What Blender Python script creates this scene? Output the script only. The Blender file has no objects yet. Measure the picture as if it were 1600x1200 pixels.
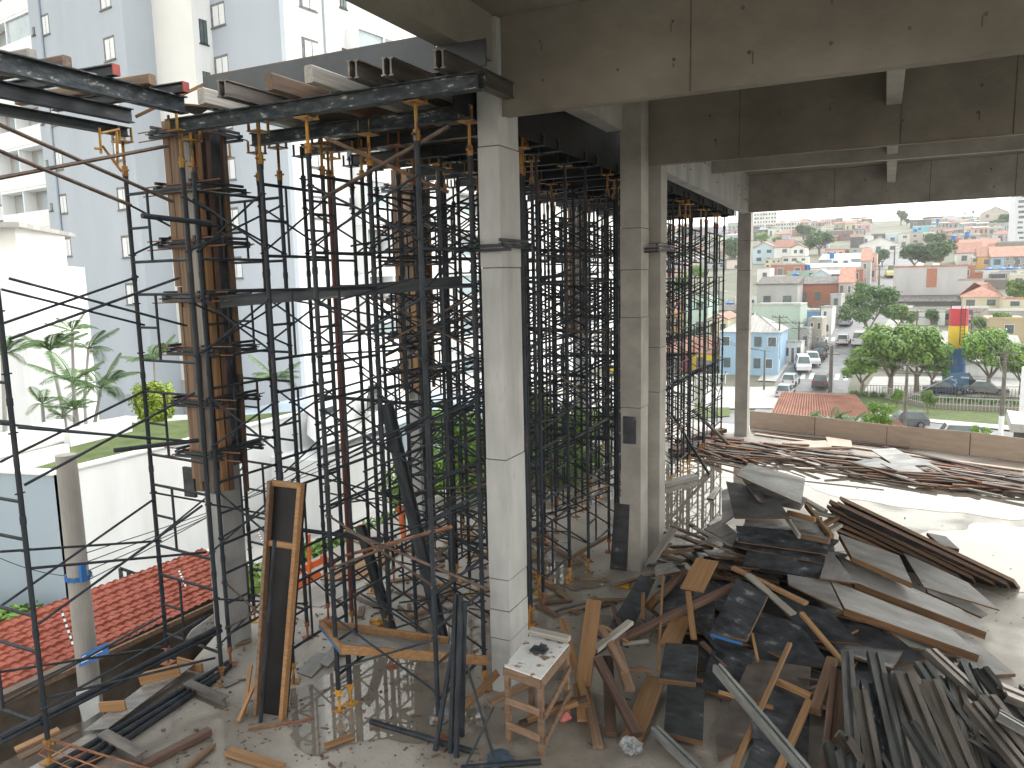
import bpy, bmesh, math, random
from mathutils import Vector, Matrix
R = random.Random(11)
sc = bpy.context.scene
rad = math.radians

# ---------------------------------------------------------------- camera
CAMZ = 4.5
FPX = 1194.0
yaw, pit, rol = rad(-25.9), rad(7.8), rad(-1.25)
fwd = Vector((math.sin(yaw)*math.cos(pit), math.cos(yaw)*math.cos(pit), -math.sin(pit)))
rt0 = Vector((math.cos(yaw), -math.sin(yaw), 0))
up0 = rt0.cross(fwd)
rgt = rt0*math.cos(rol) + up0*math.sin(rol)
upv = -rt0*math.sin(rol) + up0*math.cos(rol)
cam_d = bpy.data.cameras.new('camera')
cam = bpy.data.objects.new('camera', cam_d)
sc.collection.objects.link(cam)
cam_d.sensor_width = 36
cam_d.lens = FPX/1600*36
cam_d.clip_start = 0.05
cam_d.clip_end = 6000
M = Matrix((rgt, upv, -fwd)).transposed().to_4x4()
M.translation = Vector((0, 0, CAMZ))
cam.matrix_world = M
sc.camera = cam

# ---------------------------------------------------------------- world, sun, exposure
w = bpy.data.worlds.new('World')
sc.world = w
w.use_nodes = True
nt = w.node_tree
bg = nt.nodes['Background']
sky = nt.nodes.new('ShaderNodeTexSky')
sky.sky_type = 'NISHITA'
sky.sun_disc = False
SUN_EL, SUN_AZ = rad(48), rad(35)
sky.sun_elevation = SUN_EL
sky.sun_rotation = SUN_AZ
sky.dust_density = 1
sky.air_density = 4.0
hs = nt.nodes.new('ShaderNodeHueSaturation')
hs.inputs['Saturation'].default_value = 0.22
nt.links.new(sky.outputs[0], hs.inputs['Color'])
nt.links.new(hs.outputs[0], bg.inputs[0])
bg.inputs[1].default_value = 0.15
sl = bpy.data.lights.new('sun', 'SUN')
so = bpy.data.objects.new('sun', sl)
sc.collection.objects.link(so)
sl.energy = 0.8
sl.angle = rad(40)
sl.color = (1, .98, .95)
sd = Vector((math.sin(SUN_AZ)*math.cos(SUN_EL), math.cos(SUN_AZ)*math.cos(SUN_EL), math.sin(SUN_EL)))
so.rotation_euler = sd.to_track_quat('Z', 'Y').to_euler()
sc.view_settings.view_transform = 'Standard'
sc.view_settings.look = 'None'
sc.view_settings.gamma = 1
sc.view_settings.exposure = 1.6

# ---------------------------------------------------------------- pixel -> world measuring helpers
def ray(px, py):
    return (rgt*(px-800) + upv*(600-py) + fwd*FPX)/FPX
def PZ(px, py, z=0.0):
    d = ray(px, py); return d*((z-CAMZ)/d.z) + Vector((0, 0, CAMZ))
def PY(px, py, y):
    d = ray(px, py); return d*(y/d.y) + Vector((0, 0, CAMZ))
def PX(px, py, x):
    d = ray(px, py); return d*(x/d.x) + Vector((0, 0, CAMZ))
def PD(px, py, dist):
    return ray(px, py)*dist + Vector((0, 0, CAMZ))
TP = [(-60, -10), (96, -10), (165, -1.6), (300, 13), (500, 33), (650, 42), (6000, 42)]
def TZ(y):
    for (a, b), (c, d) in zip(TP, TP[1:]):
        if a <= y <= c: return b + (d-b)*(y-a)/(c-a)
    return TP[-1][1]
def G(px, py):
    d = ray(px, py); t = 10.0
    while t < 1600:
        q = d*t
        if q.z+CAMZ < TZ(q.y): return Vector((q.x, q.y, TZ(q.y)))
        t += .4
    return Vector((d.x*1000, d.y*1000, TZ(d.y*1000)))

# ---------------------------------------------------------------- materials
def mat(name, c1, c2=None, scale=3.0, stretch=(1, 1, 1), rough=.7, r2=None, bump=.0, bscale=None, metal=0.0,
        c3=None, detail=6, vary=.0, spec=.5, lo=.35, hi=.65):
    m = bpy.data.materials.new(name); m.use_nodes = True
    t = m.node_tree; N = t.nodes; L = t.links
    b = N['Principled BSDF']
    tc = N.new('ShaderNodeTexCoord'); mp = N.new('ShaderNodeMapping')
    mp.inputs['Scale'].default_value = stretch
    L.new(tc.outputs['Object'], mp.inputs[0])
    oi = N.new('ShaderNodeObjectInfo')
    ad = N.new('ShaderNodeVectorMath'); ad.operation = 'ADD'
    sc3 = N.new('ShaderNodeVectorMath'); sc3.operation = 'SCALE'
    cx = N.new('ShaderNodeCombineXYZ')
    for k in range(3): L.new(oi.outputs['Random'], cx.inputs[k])
    L.new(cx.outputs[0], sc3.inputs[0]); sc3.inputs['Scale'].default_value = 40
    L.new(mp.outputs[0], ad.inputs[0]); L.new(sc3.outputs[0], ad.inputs[1])
    n = N.new('ShaderNodeTexNoise'); n.inputs['Scale'].default_value = scale; n.inputs['Detail'].default_value = detail
    n.inputs['Roughness'].default_value = .62
    L.new(ad.outputs[0], n.inputs['Vector'])
    cr = N.new('ShaderNodeValToRGB')
    cr.color_ramp.elements[0].position = lo; cr.color_ramp.elements[1].position = hi
    cr.color_ramp.elements[0].color = (*c1, 1); cr.color_ramp.elements[1].color = (*(c2 or c1), 1)
    if c3:
        e = cr.color_ramp.elements.new(hi+.06); e.color = (*c3, 1)
    L.new(n.outputs[0], cr.inputs[0])
    out = cr.outputs[0]
    if vary:
        h = N.new('ShaderNodeHueSaturation'); mr = N.new('ShaderNodeMapRange')
        mr.inputs['To Min'].default_value = 1-vary; mr.inputs['To Max'].default_value = 1+vary
        L.new(oi.outputs['Random'], mr.inputs[0]); L.new(mr.outputs[0], h.inputs['Value'])
        L.new(out, h.inputs['Color']); out = h.outputs[0]
    L.new(out, b.inputs['Base Color'])
    b.inputs['Metallic'].default_value = metal
    b.inputs['Specular IOR Level'].default_value = spec
    if r2 is not None:
        mr = N.new('ShaderNodeMapRange'); mr.inputs['From Min'].default_value = .35; mr.inputs['From Max'].default_value = .65
        mr.inputs['To Min'].default_value = rough; mr.inputs['To Max'].default_value = r2
        n2 = N.new('ShaderNodeTexNoise'); n2.inputs['Scale'].default_value = scale*.6; n2.inputs['Detail'].default_value = 4
        L.new(ad.outputs[0], n2.inputs['Vector']); L.new(n2.outputs[0], mr.inputs[0]); L.new(mr.outputs[0], b.inputs['Roughness'])
    else: b.inputs['Roughness'].default_value = rough
    if bump:
        bp = N.new('ShaderNodeBump'); bp.inputs['Strength'].default_value = bump; bp.inputs['Distance'].default_value = .02
        n3 = N.new('ShaderNodeTexNoise'); n3.inputs['Scale'].default_value = bscale or scale*6; n3.inputs['Detail'].default_value = 5
        L.new(ad.outputs[0], n3.inputs['Vector']); L.new(n3.outputs[0], bp.inputs['Height']); L.new(bp.outputs[0], b.inputs['Normal'])
    return m

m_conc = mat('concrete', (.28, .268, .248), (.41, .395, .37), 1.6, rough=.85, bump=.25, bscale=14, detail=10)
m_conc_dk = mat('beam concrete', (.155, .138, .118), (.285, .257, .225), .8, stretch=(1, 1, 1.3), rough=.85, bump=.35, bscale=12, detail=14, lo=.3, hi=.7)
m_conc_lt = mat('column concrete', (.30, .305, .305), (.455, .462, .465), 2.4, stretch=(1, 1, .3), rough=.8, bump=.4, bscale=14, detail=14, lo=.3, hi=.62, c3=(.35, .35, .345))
m_conc_gr = mat('grey column concrete', (.22, .225, .23), (.36, .365, .37), 2.2, stretch=(1, 1, .4), rough=.8, bump=.25, bscale=14, detail=9)
m_joint = mat('joint', (.08, .065, .05), (.16, .135, .11), 8, rough=.9)
m_rust = mat('rusty steel', (.13, .05, .025), (.28, .12, .06), 8, rough=.75, bump=.2)
m_pipe = mat('scaffold paint', (.009, .012, .017), (.03, .037, .048), 7, stretch=(1, 1, .5), rough=.5, r2=.7, spec=.3, c3=(.10, .065, .045), metal=.0, vary=.25, lo=.3, hi=.66)
m_pipe_br = mat('rusty brace', (.055, .04, .035), (.15, .10, .075), 6, rough=.6, metal=.3, vary=.2)
m_yel = mat('yellow paint', (.42, .23, .02), (.28, .13, .03), 9, rough=.55, c3=(.10, .05, .03), vary=.35, lo=.35, hi=.55)
m_steel = mat('dark steel', (.016, .020, .025), (.05, .058, .068), 3, stretch=(.5, 3, 3), rough=.45, r2=.7, spec=.35, c3=(.15, .14, .13), metal=.1, vary=.3, bump=.1)
m_steel_w = mat('splashed steel', (.022, .028, .035), (.06, .07, .08), 9, stretch=(.8, 2, 2), rough=.55, r2=.75, spec=.3, c3=(.33, .335, .33), metal=.0, bump=.15, lo=.42, hi=.60, detail=12)
m_chan = mat('channel steel', (.04, .045, .047), (.13, .135, .135), 3.5, stretch=(.4, 3, 3), rough=.28, r2=.55, c3=(.22, .19, .16), metal=.45, vary=.35, bump=.15, detail=10)
m_steel_rb = mat('brown steel', (.075, .065, .058), (.18, .16, .145), 3, stretch=(.5, 3, 3), rough=.45, c3=(.30, .28, .26), metal=.35, vary=.3, bump=.1)
m_ply = mat('black ply', (.010, .012, .016), (.048, .054, .064), 4.5, stretch=(1, 1.8, 1), rough=.34, r2=.6, c3=(.17, .175, .18), vary=.35, bump=.1, lo=.36, hi=.62, detail=13)
m_ply_g = mat('grey wet ply', (.13, .128, .128), (.23, .225, .22), 3.5, stretch=(.6, 2, 1), rough=.18, r2=.5, c3=(.34, .33, .32), vary=.2, bump=.1, detail=13)
m_ply_s = mat('side form ply', (.028, .033, .042), (.055, .062, .075), 1.5, rough=.5, c3=(.2, .21, .22), bump=.08, detail=9)
m_ply_b = mat('worn brown ply', (.05, .042, .038), (.12, .10, .09), 3, stretch=(1, 1.6, 1), rough=.5, c3=(.24, .21, .19), bump=.1, detail=10)
m_blk = mat('black film ply', (.006, .006, .007), (.016, .016, .018), 2, spec=.25, rough=.4, r2=.6, c3=(.06, .06, .06), detail=9)
m_edge = mat('ply edge', (.20, .105, .045), (.09, .05, .03), 6, stretch=(.4, 1, 6), rough=.8, vary=.2)
m_wood = mat('fresh timber', (.31, .17, .075), (.19, .10, .045), 5, stretch=(.3, 9, 9), rough=.7, vary=.25, bump=.15, detail=8, c3=(.22, .11, .05))
m_wood_o = mat('weathered timber', (.115, .07, .045), (.22, .14, .09), 5, stretch=(.25, 5, 5), rough=.75, vary=.35, bump=.2, detail=8, c3=(.09, .055, .04))
m_wood_d = mat('dark timber', (.065, .038, .028), (.13, .075, .055), 5, stretch=(.25, 5, 5), rough=.65, vary=.3, bump=.2, detail=8, c3=(.2, .15, .12))
m_wood_g = mat('grey timber', (.20, .19, .175), (.33, .31, .28), 5, stretch=(.25, 5, 5), rough=.6, vary=.25, bump=.15, detail=8)
m_hoard = mat('hoarding ply', (.46, .35, .28), (.57, .45, .37), 2.5, stretch=(1, 1, 4), rough=.7, vary=.12, c3=(.24, .12, .08), lo=.3, hi=.68)
m_maroon = mat('maroon paint', (.07, .015, .015), (.12, .03, .025), 8, rough=.6)
m_red = mat('red end paint', (.32, .04, .03), (.2, .03, .025), 10, rough=.6)
m_white = mat('white render', (.66, .665, .67), (.79, .80, .81), .7, rough=.8, stretch=(1, 1, .22), lo=.28, hi=.55, detail=12)
m_cream = mat('cream render', (.70, .69, .66), (.76, .75, .72), .3, rough=.8)
m_grey = mat('grey render', (.36, .40, .455), (.41, .45, .505), .3, rough=.8, stretch=(1, 1, .3))
m_greyd = mat('blue grey render', (.30, .36, .44), (.35, .41, .48), .4, rough=.8, stretch=(1, 1, .3))
m_glass = mat('window glass', (.06, .085, .09), (.12, .155, .16), .8, rough=.08)
m_glass_b = mat('balcony glass', (.26, .34, .38), (.40, .47, .5), .5, rough=.08)
m_shut = mat('window shutter', (.72, .73, .74), (.62, .63, .65), 3, stretch=(.2, .2, 12), rough=.6)
m_shade_frame = mat('reveal shade and dark frames', (.10, .10, .105), (.2, .2, .2), 4, rough=.8)  # painted shade of the apartment window reveals; also dark frames and doors
m_open_shade = mat('painted opening shade', (.30, .29, .28), (.42, .40, .385), .7, rough=.9)  # grey that stands in for shade inside the balconies and the garage
m_tile = mat('terracotta roof', (.24, .055, .034), (.33, .09, .055), 3, rough=.75, vary=.12, c3=(.14, .05, .035), detail=12)
m_tile2 = mat('orange roof tile', (.27, .13, .095), (.40, .215, .155), 1.6, rough=.8, vary=.3, c3=(.22, .13, .10), detail=12)
m_dirt = mat('dirt', (.075, .058, .045), (.17, .14, .115), 1.8, rough=.95, bump=.8, bscale=6, detail=12, c3=(.3, .28, .25))
m_grass = mat('lawn', (.055, .085, .02), (.11, .14, .04), 2.0, rough=.9, bump=.5, bscale=30, detail=10)
m_leaf = mat('leaf', (.11, .22, .03), (.21, .34, .06), .9, rough=.55, vary=.25, c3=(.24, .36, .08), detail=3)
m_leaf_y = mat('yellow green leaf', (.22, .33, .03), (.36, .44, .05), 2, rough=.5, vary=.1, detail=3)
m_leaf_d = mat('dark leaf', (.05, .11, .03), (.10, .18, .05), .9, rough=.6, vary=.2, detail=3)
m_frond = mat('palm frond', (.04, .10, .02), (.09, .17, .035), 2, rough=.5, vary=.2, detail=3)
m_bark = mat('bark', (.14, .11, .085), (.25, .21, .17), 6, rough=.9, bump=.4)
m_asph = mat('asphalt', (.17, .17, .175), (.24, .24, .245), .6, rough=.8, bump=.2, bscale=8, detail=9)
m_pave = mat('pavement', (.36, .35, .33), (.46, .45, .43), 1, rough=.85)
m_mark = mat('road paint', (.75, .75, .74), (.6, .6, .6), 5, rough=.7)
m_earth = mat('hillside ground', (.11, .12, .08), (.20, .19, .15), .08, rough=.95, c3=(.14, .19, .08))
m_galv = mat('pale channel steel', (.13, .135, .135), (.25, .255, .25), 5, stretch=(.6, 3, 3), rough=.4, r2=.6, c3=(.36, .36, .35), metal=.2, bump=.15, detail=10)
m_pole = mat('concrete pole', (.25, .24, .225), (.34, .325, .305), 3, stretch=(1, 1, .4), rough=.85, bump=.15)
m_pole_d = mat('dark utility pole', (.10, .085, .075), (.17, .15, .13), 3, rough=.85)
m_blue = mat('blue sign', (.02, .12, .36), (.03, .15, .42), 4, rough=.4)
m_wsign = mat('white sheet sign', (.7, .71, .72), (.6, .61, .63), 5, rough=.5)
m_plaster = mat('plaster splatter', (.50, .50, .51), (.62, .62, .62), 6, rough=.8, c3=(.2, .12, .09), lo=.3, hi=.56, bump=.3)
m_orange = mat('orange plastic', (.75, .15, .03), (.6, .12, .03), 5, rough=.5)
m_pink = mat('pink foam', (.48, .13, .12), (.55, .2, .18), 20, rough=.9, bump=.4)
m_bag = mat('plastic bag', (.28, .29, .30), (.12, .12, .13), 14, rough=.25, bump=.6, bscale=30)
m_tyre = mat('tyre', (.02, .02, .02), (.03, .03, .03), 5, rough=.8)
m_hub = mat('hub', (.35, .35, .36), (.2, .2, .2), 5, rough=.35, metal=.7)
m_lamp = mat('headlamp', (.7, .7, .7), (.8, .8, .8), 5, rough=.1)
m_tail = mat('tail lamp', (.4, .02, .02), (.5, .03, .03), 5, rough=.2)
m_cable = mat('black cable', (.03, .03, .03), (.05, .05, .05), 5, rough=.6)
m_brick = mat('brick wall', (.33, .13, .08), (.42, .2, .13), 3, rough=.9, stretch=(.5, .5, 3), c3=(.25, .12, .09))
m_corr = mat('fibre cement roof', (.33, .32, .30), (.46, .45, .43), 1.2, stretch=(2, .4, .4), rough=.85, c3=(.24, .22, .2))
m_metalroof = mat('pale metal roof', (.60, .60, .59), (.70, .70, .69), .6, rough=.6)
PAINT = {}
def paint(c, rough=.8, sc_=.5):
    k = (c, rough)
    if k not in PAINT:
        d = tuple(x*.82 for x in c)
        PAINT[k] = mat('paint', c, d, sc_, rough=rough, stretch=(1, 1, .4), c3=tuple(x*.65 for x in c), lo=.3, hi=.7)
    return PAINT[k]

# floor: dried cement with wet patches; the wetness is a property of the floor
def floor_mat():
    m = bpy.data.materials.new('wet concrete floor'); m.use_nodes = True
    t = m.node_tree; N = t.nodes; L = t.links; b = N['Principled BSDF']
    tc = N.new('ShaderNodeTexCoord')
    def noise(s, d=8, r=.6):
        n = N.new('ShaderNodeTexNoise'); n.inputs['Scale'].default_value = s; n.inputs['Detail'].default_value = d
        n.inputs['Roughness'].default_value = r; L.new(tc.outputs['Object'], n.inputs['Vector']); return n
    a = noise(.9, 10); r = N.new('ShaderNodeValToRGB')
    r.color_ramp.elements[0].position = .35; r.color_ramp.elements[1].position = .68
    r.color_ramp.elements[0].color = (.25, .226, .198, 1); r.color_ramp.elements[1].color = (.41, .378, .34, 1)
    L.new(a.outputs[0], r.inputs[0])
    f = noise(22, 8, .7); fr = N.new('ShaderNodeValToRGB')
    fr.color_ramp.elements[0].position = .30; fr.color_ramp.elements[1].position = .42
    fr.color_ramp.elements[0].color = (.35, .35, .35, 1); fr.color_ramp.elements[1].color = (1, 1, 1, 1)
    L.new(f.outputs[0], fr.inputs[0])
    mx = N.new('ShaderNodeMix'); mx.data_type = 'RGBA'; mx.blend_type = 'MULTIPLY'; mx.inputs[0].default_value = .8
    L.new(r.outputs[0], mx.inputs[6]); L.new(fr.outputs[0], mx.inputs[7])
    wet = noise(.42, 5, .5); wr = N.new('ShaderNodeMapRange')
    wr.inputs['From Min'].default_value = .47; wr.inputs['From Max'].default_value = .56
    L.new(wet.outputs[0], wr.inputs[0])
    dk = N.new('ShaderNodeMix'); dk.data_type = 'RGBA'; dk.blend_type = 'MULTIPLY'
    L.new(wr.outputs[0], dk.inputs[0]); L.new(mx.outputs[2], dk.inputs[6]); dk.inputs[7].default_value = (.66, .64, .62, 1)
    L.new(dk.outputs[2], b.inputs['Base Color'])
    rr = N.new('ShaderNodeMapRange'); rr.inputs['To Min'].default_value = .55; rr.inputs['To Max'].default_value = .10
    L.new(wr.outputs[0], rr.inputs[0]); L.new(rr.outputs[0], b.inputs['Roughness'])
    bp = N.new('ShaderNodeBump'); bp.inputs['Distance'].default_value = .012
    bs = N.new('ShaderNodeMapRange'); bs.inputs['To Min'].default_value = .45; bs.inputs['To Max'].default_value = .03
    L.new(wr.outputs[0], bs.inputs[0]); L.new(bs.outputs[0], bp.inputs['Strength'])
    n3 = noise(9, 8, .65); L.new(n3.outputs[0], bp.inputs['Height']); L.new(bp.outputs[0], b.inputs['Normal'])
    return m
m_floor = floor_mat()
m_pud = mat('standing water', (.17, .15, .125), (.23, .20, .17), 1.2, rough=.02, r2=.04, spec=1.0)

# ---------------------------------------------------------------- mesh building
COL = sc.collection
class MB:
    def __init__(s): s.v = []; s.f = []; s.mi = []
    def poly(s, pts, faces, mi=0):
        o = len(s.v); s.v += [Vector(p) for p in pts]
        s.f += [tuple(i+o for i in f) for f in faces]; s.mi += [mi]*len(faces); return s
    def box(s, c, d, Rm=None, mi=0):
        c = Vector(c); h = Vector(d)/2
        P = [Vector((x*h.x, y*h.y, z*h.z)) for x in (-1, 1) for y in (-1, 1) for z in (-1, 1)]
        if Rm: P = [Rm @ p for p in P]
        return s.poly([p+c for p in P], [(0, 1, 3, 2), (4, 6, 7, 5), (0, 4, 5, 1), (2, 3, 7, 6), (0, 2, 6, 4), (1, 5, 7, 3)], mi)
    def bb(s, a, b, mi=0):
        a = Vector(a); b = Vector(b); return s.box((a+b)/2, b-a, None, mi)
    def beam(s, a, b, wd, h, mi=0, up=Vector((0, 0, 1))):
        a = Vector(a); b = Vector(b); x = (b-a); l = x.length; x.normalize()
        y = up.cross(x)
        if y.length < 1e-4: y = Vector((0, 1, 0))
        y.normalize(); z = x.cross(y)
        return s.box((a+b)/2, (l, wd, h), Matrix((x, y, z)).transposed(), mi)
    def tube(s, a, b, r, n=6, mi=0, r2=None, caps=True):
        a = Vector(a); b = Vector(b); d = (b-a).normalized()
        u = d.orthogonal().normalized(); v = d.cross(u); r2 = r if r2 is None else r2
        pts = [a+(u*math.cos(2*math.pi*i/n)+v*math.sin(2*math.pi*i/n))*r for i in range(n)]
        pts += [b+(u*math.cos(2*math.pi*i/n)+v*math.sin(2*math.pi*i/n))*r2 for i in range(n)]
        fs = [(i, (i+1) % n, n+(i+1) % n, n+i) for i in range(n)]
        if caps: fs += [tuple(range(n-1, -1, -1)), tuple(range(n, 2*n))]
        return s.poly(pts, fs, mi)
    def path(s, pts, r, n=6, mi=0, r2=None):
        for i, (a, b) in enumerate(zip(pts, pts[1:])):
            ra = r if r2 is None else r+(r2-r)*i/(len(pts)-1); rb = r if r2 is None else r+(r2-r)*(i+1)/(len(pts)-1)
            s.tube(a, b, ra, n, mi, rb)
        return s
    def prism(s, poly, z0, z1, mi=0):
        n = len(poly)
        pts = [(p[0], p[1], z0) for p in poly]+[(p[0], p[1], z1) for p in poly]
        return s.poly(pts, [tuple(range(n-1, -1, -1)), tuple(range(n, 2*n))]+[(i, (i+1) % n, n+(i+1) % n, n+i) for i in range(n)], mi)
    def slab(s, top, thick, mi=0, mi2=None):
        top = [Vector(p) for p in top]; n = len(top)
        nr = (top[1]-top[0]).cross(top[2]-top[1]).normalized()
        if nr.z < 0: top = top[::-1]; nr = -nr
        bot = [p-nr*thick for p in top]
        s.poly(top+bot, [tuple(range(n)), tuple(range(2*n-1, n-1, -1))], mi)
        o = len(s.v)-2*n
        s.f += [(o+i, o+n+i, o+n+(i+1) % n, o+(i+1) % n) for i in range(n)]
        s.mi += [mi if mi2 is None else mi2]*n
        return s
    def mesh(s, name, mats, origin=Vector((0, 0, 0)), basis=None, smooth=False):
        me = bpy.data.meshes.new(name)
        inv = basis.inverted() if basis else None
        vs = [(inv @ v) if inv else (v-origin) for v in s.v]
        me.from_pydata([tuple(v) for v in vs], [], s.f)
        for m in (mats if isinstance(mats, (list, tuple)) else [mats]): me.materials.append(m)
        if len(me.materials) > 1: me.polygons.foreach_set('material_index', s.mi)
        if smooth: me.polygons.foreach_set('use_smooth', [True]*len(me.polygons))
        me.update(); return me
    def build(s, name, mats, parent=None, basis=None, smooth=False, center=True):
        if basis:
            me = s.mesh(name, mats, basis=basis, smooth=smooth)
            o = bpy.data.objects.new(name, me); COL.objects.link(o)
            if parent:
                o.parent = parent; o.matrix_local = ABS[parent.name].inverted() @ basis
            else: o.matrix_world = basis
            ABS[o.name] = basis.copy()
            return o
        org = Vector((0, 0, 0))
        if parent is None and center and s.v:
            org = Vector((sum(v.x for v in s.v)/len(s.v), sum(v.y for v in s.v)/len(s.v), min(v.z for v in s.v)))
        if parent is not None:
            pm = ABS[parent.name]; me = s.mesh(name, mats, basis=pm, smooth=smooth)
            o = bpy.data.objects.new(name, me); COL.objects.link(o); o.parent = parent
            ABS[o.name] = pm.copy(); return o
        me = s.mesh(name, mats, org, smooth=smooth)
        o = bpy.data.objects.new(name, me); COL.objects.link(o); o.location = org
        ABS[o.name] = Matrix.Translation(org); return o
ABS = {}
def tone(m): return {'fresh timber': 'tan', 'weathered timber': 'brown', 'dark timber': 'dark brown', 'grey timber': 'grey', 'hoarding ply': 'pinkish', 'rusty steel': 'rusty', 'grey wet ply': 'wet grey', 'black ply': 'black'}.get(m.name, 'dark')
def size(l, a=.6, b=1.3): return 'short' if l < a else 'long' if l > b else 'middling'
def tag(o, label=None, cat=None, group=None, kind=None):
    if label: o['label'] = label
    if cat: o['category'] = cat
    if group: o['group'] = group
    if kind: o['kind'] = kind
    return o
def thing(name, label, cat, loc=(0, 0, 0), rz=0, group=None, basis=None):
    o = bpy.data.objects.new(name, None); COL.objects.link(o); o.empty_display_size = .1
    Mx = basis or (Matrix.Translation(Vector(loc)) @ Matrix.Rotation(rz, 4, 'Z'))
    o.matrix_world = Mx; ABS[o.name] = Mx.copy()
    return tag(o, label, cat, group)
def inst(name, me, parent=None, Mx=Matrix.Identity(4)):
    o = bpy.data.objects.new(name, me); COL.objects.link(o)
    if parent: o.parent = parent; o.matrix_local = Mx
    else: o.matrix_world = Mx; ABS[o.name] = Mx.copy()
    return o
def copy_tree(o, parent=None):
    c = o.copy(); COL.objects.link(c)
    if parent: c.parent = parent
    for ch in list(o.children): copy_tree(ch, c)
    return c
def frame_of(a, b, up=Vector((0, 0, 1)), mid=True):
    a = Vector(a); b = Vector(b); x = (b-a).normalized(); y = up.cross(x)
    if y.length < 1e-3: y = Vector((0, 1, 0)).cross(x)
    y.normalize(); z = x.cross(y)
    Mx = Matrix((x, y, z)).transposed().to_4x4(); Mx.translation = (a+b)/2 if mid else a
    return Mx
def chamf_box(l, wd, h, c=None):
    # board with lightly worn arrises, along X
    c = c if c is not None else min(wd, h)*.12
    prof = [(-wd/2+c, -h/2), (wd/2-c, -h/2), (wd/2, -h/2+c), (wd/2, h/2-c), (wd/2-c, h/2), (-wd/2+c, h/2), (-wd/2, h/2-c), (-wd/2, -h/2+c)]
    return extr(prof, l)
def extr(prof, l, mb=None, mi=0):
    mb = mb or MB(); n = len(prof)
    pts = [(-l/2, y, z) for y, z in prof]+[(l/2, y, z) for y, z in prof]
    mb.poly(pts, [tuple(range(n-1, -1, -1)), tuple(range(n, 2*n))]+[(i, (i+1) % n, n+(i+1) % n, n+i) for i in range(n)], mi)
    return mb
def plank(name, a, b, wd, h, m, label=None, cat=None, group=None, parent=None, up=Vector((0, 0, 1)), roll=0):
    Mx = frame_of(a, b, up)
    if roll: Mx = Mx @ Matrix.Rotation(roll, 4, 'X')
    l = (Vector(b)-Vector(a)).length
    mb = chamf_box(l, wd, h)
    me = mb.mesh(name, m)
    o = bpy.data.objects.new(name, me); COL.objects.link(o)
    if parent: o.parent = parent; o.matrix_local = ABS[parent.name].inverted() @ Mx
    else: o.matrix_world = Mx
    ABS[o.name] = Mx.copy()
    return tag(o, label, cat, group)
def hprof(wd, h, t=.012):
    a, b = wd/2, h/2; w_ = .009
    return [(-a, -b), (a, -b), (a, -b+t), (w_, -b+t), (w_, b-t), (a, b-t), (a, b), (-a, b), (-a, b-t), (-w_, b-t), (-w_, -b+t), (-a, -b+t)]
def steelbeam(name, a, b, wd, h, m, label=None, cat=None, group=None, parent=None, up=Vector((0, 0, 1)), roll=0, endm=None, prof=None):
    Mx = frame_of(a, b, up) @ Matrix.Rotation(roll, 4, 'X')
    l = (Vector(b)-Vector(a)).length
    mb = extr(prof or hprof(wd, h), l)
    me = mb.mesh(name, m); o = bpy.data.objects.new(name, me); COL.objects.link(o)
    if parent: o.parent = parent; o.matrix_local = ABS[parent.name].inverted() @ Mx
    else: o.matrix_world = Mx
    ABS[o.name] = Mx.copy()
    if endm:
        e = MB().box((l/2+.004, 0, 0), (.012, wd, h)).mesh('painted_end', endm); eo = bpy.data.objects.new('painted_end', e); COL.objects.link(eo); eo.parent = o
    return tag(o, label, cat, group)
# ---------------------------------------------------------------- ground and site
gx = [-700, -400, -250, -150, -100, -60, -30, -10, 0, 10, 30, 60, 100, 150, 250, 400, 700]
gy = [-60, -20, 0, 20, 40, 50, 60, 70, 80, 85, 90, 95, 100, 105, 115, 130, 150, 165, 185, 210, 240, 270, 300, 340, 380, 420, 460, 500, 550, 600, 650, 800, 1200, 2500]
mb = MB(); nx = len(gx)
mb.poly([(x, y, TZ(y)-.02) for y in gy for x in gx],
        [(j*nx+i, j*nx+i+1, (j+1)*nx+i+1, (j+1)*nx+i) for j in range(len(gy)-1) for i in range(nx-1)])
tag(mb.build('hillside_ground', m_earth, center=False), kind='structure')

floor_poly = [(-7.15, 1), (-7.12, 5.6), (-7.75, 7.0), (-8.3, 8.6), (-8.35, 24.2), (-3.2, 23.3), (9.0, 18.9), (14, 17.3), (14, 1)]
mb = MB().prism(floor_poly, -.3, 0)
tag(mb.build('floor', m_floor, center=False), kind='structure')
mb = MB().prism([(-7.0, 1.2), (-6.95, 5.7), (-7.55, 7.1), (-8.1, 8.7), (-8.15, 23.9), (-3.2, 23.1), (13.8, 17.1), (13.8, 1.2)], -11, -.3)
tag(mb.build('basement_wall', m_conc, center=False), kind='structure')

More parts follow.
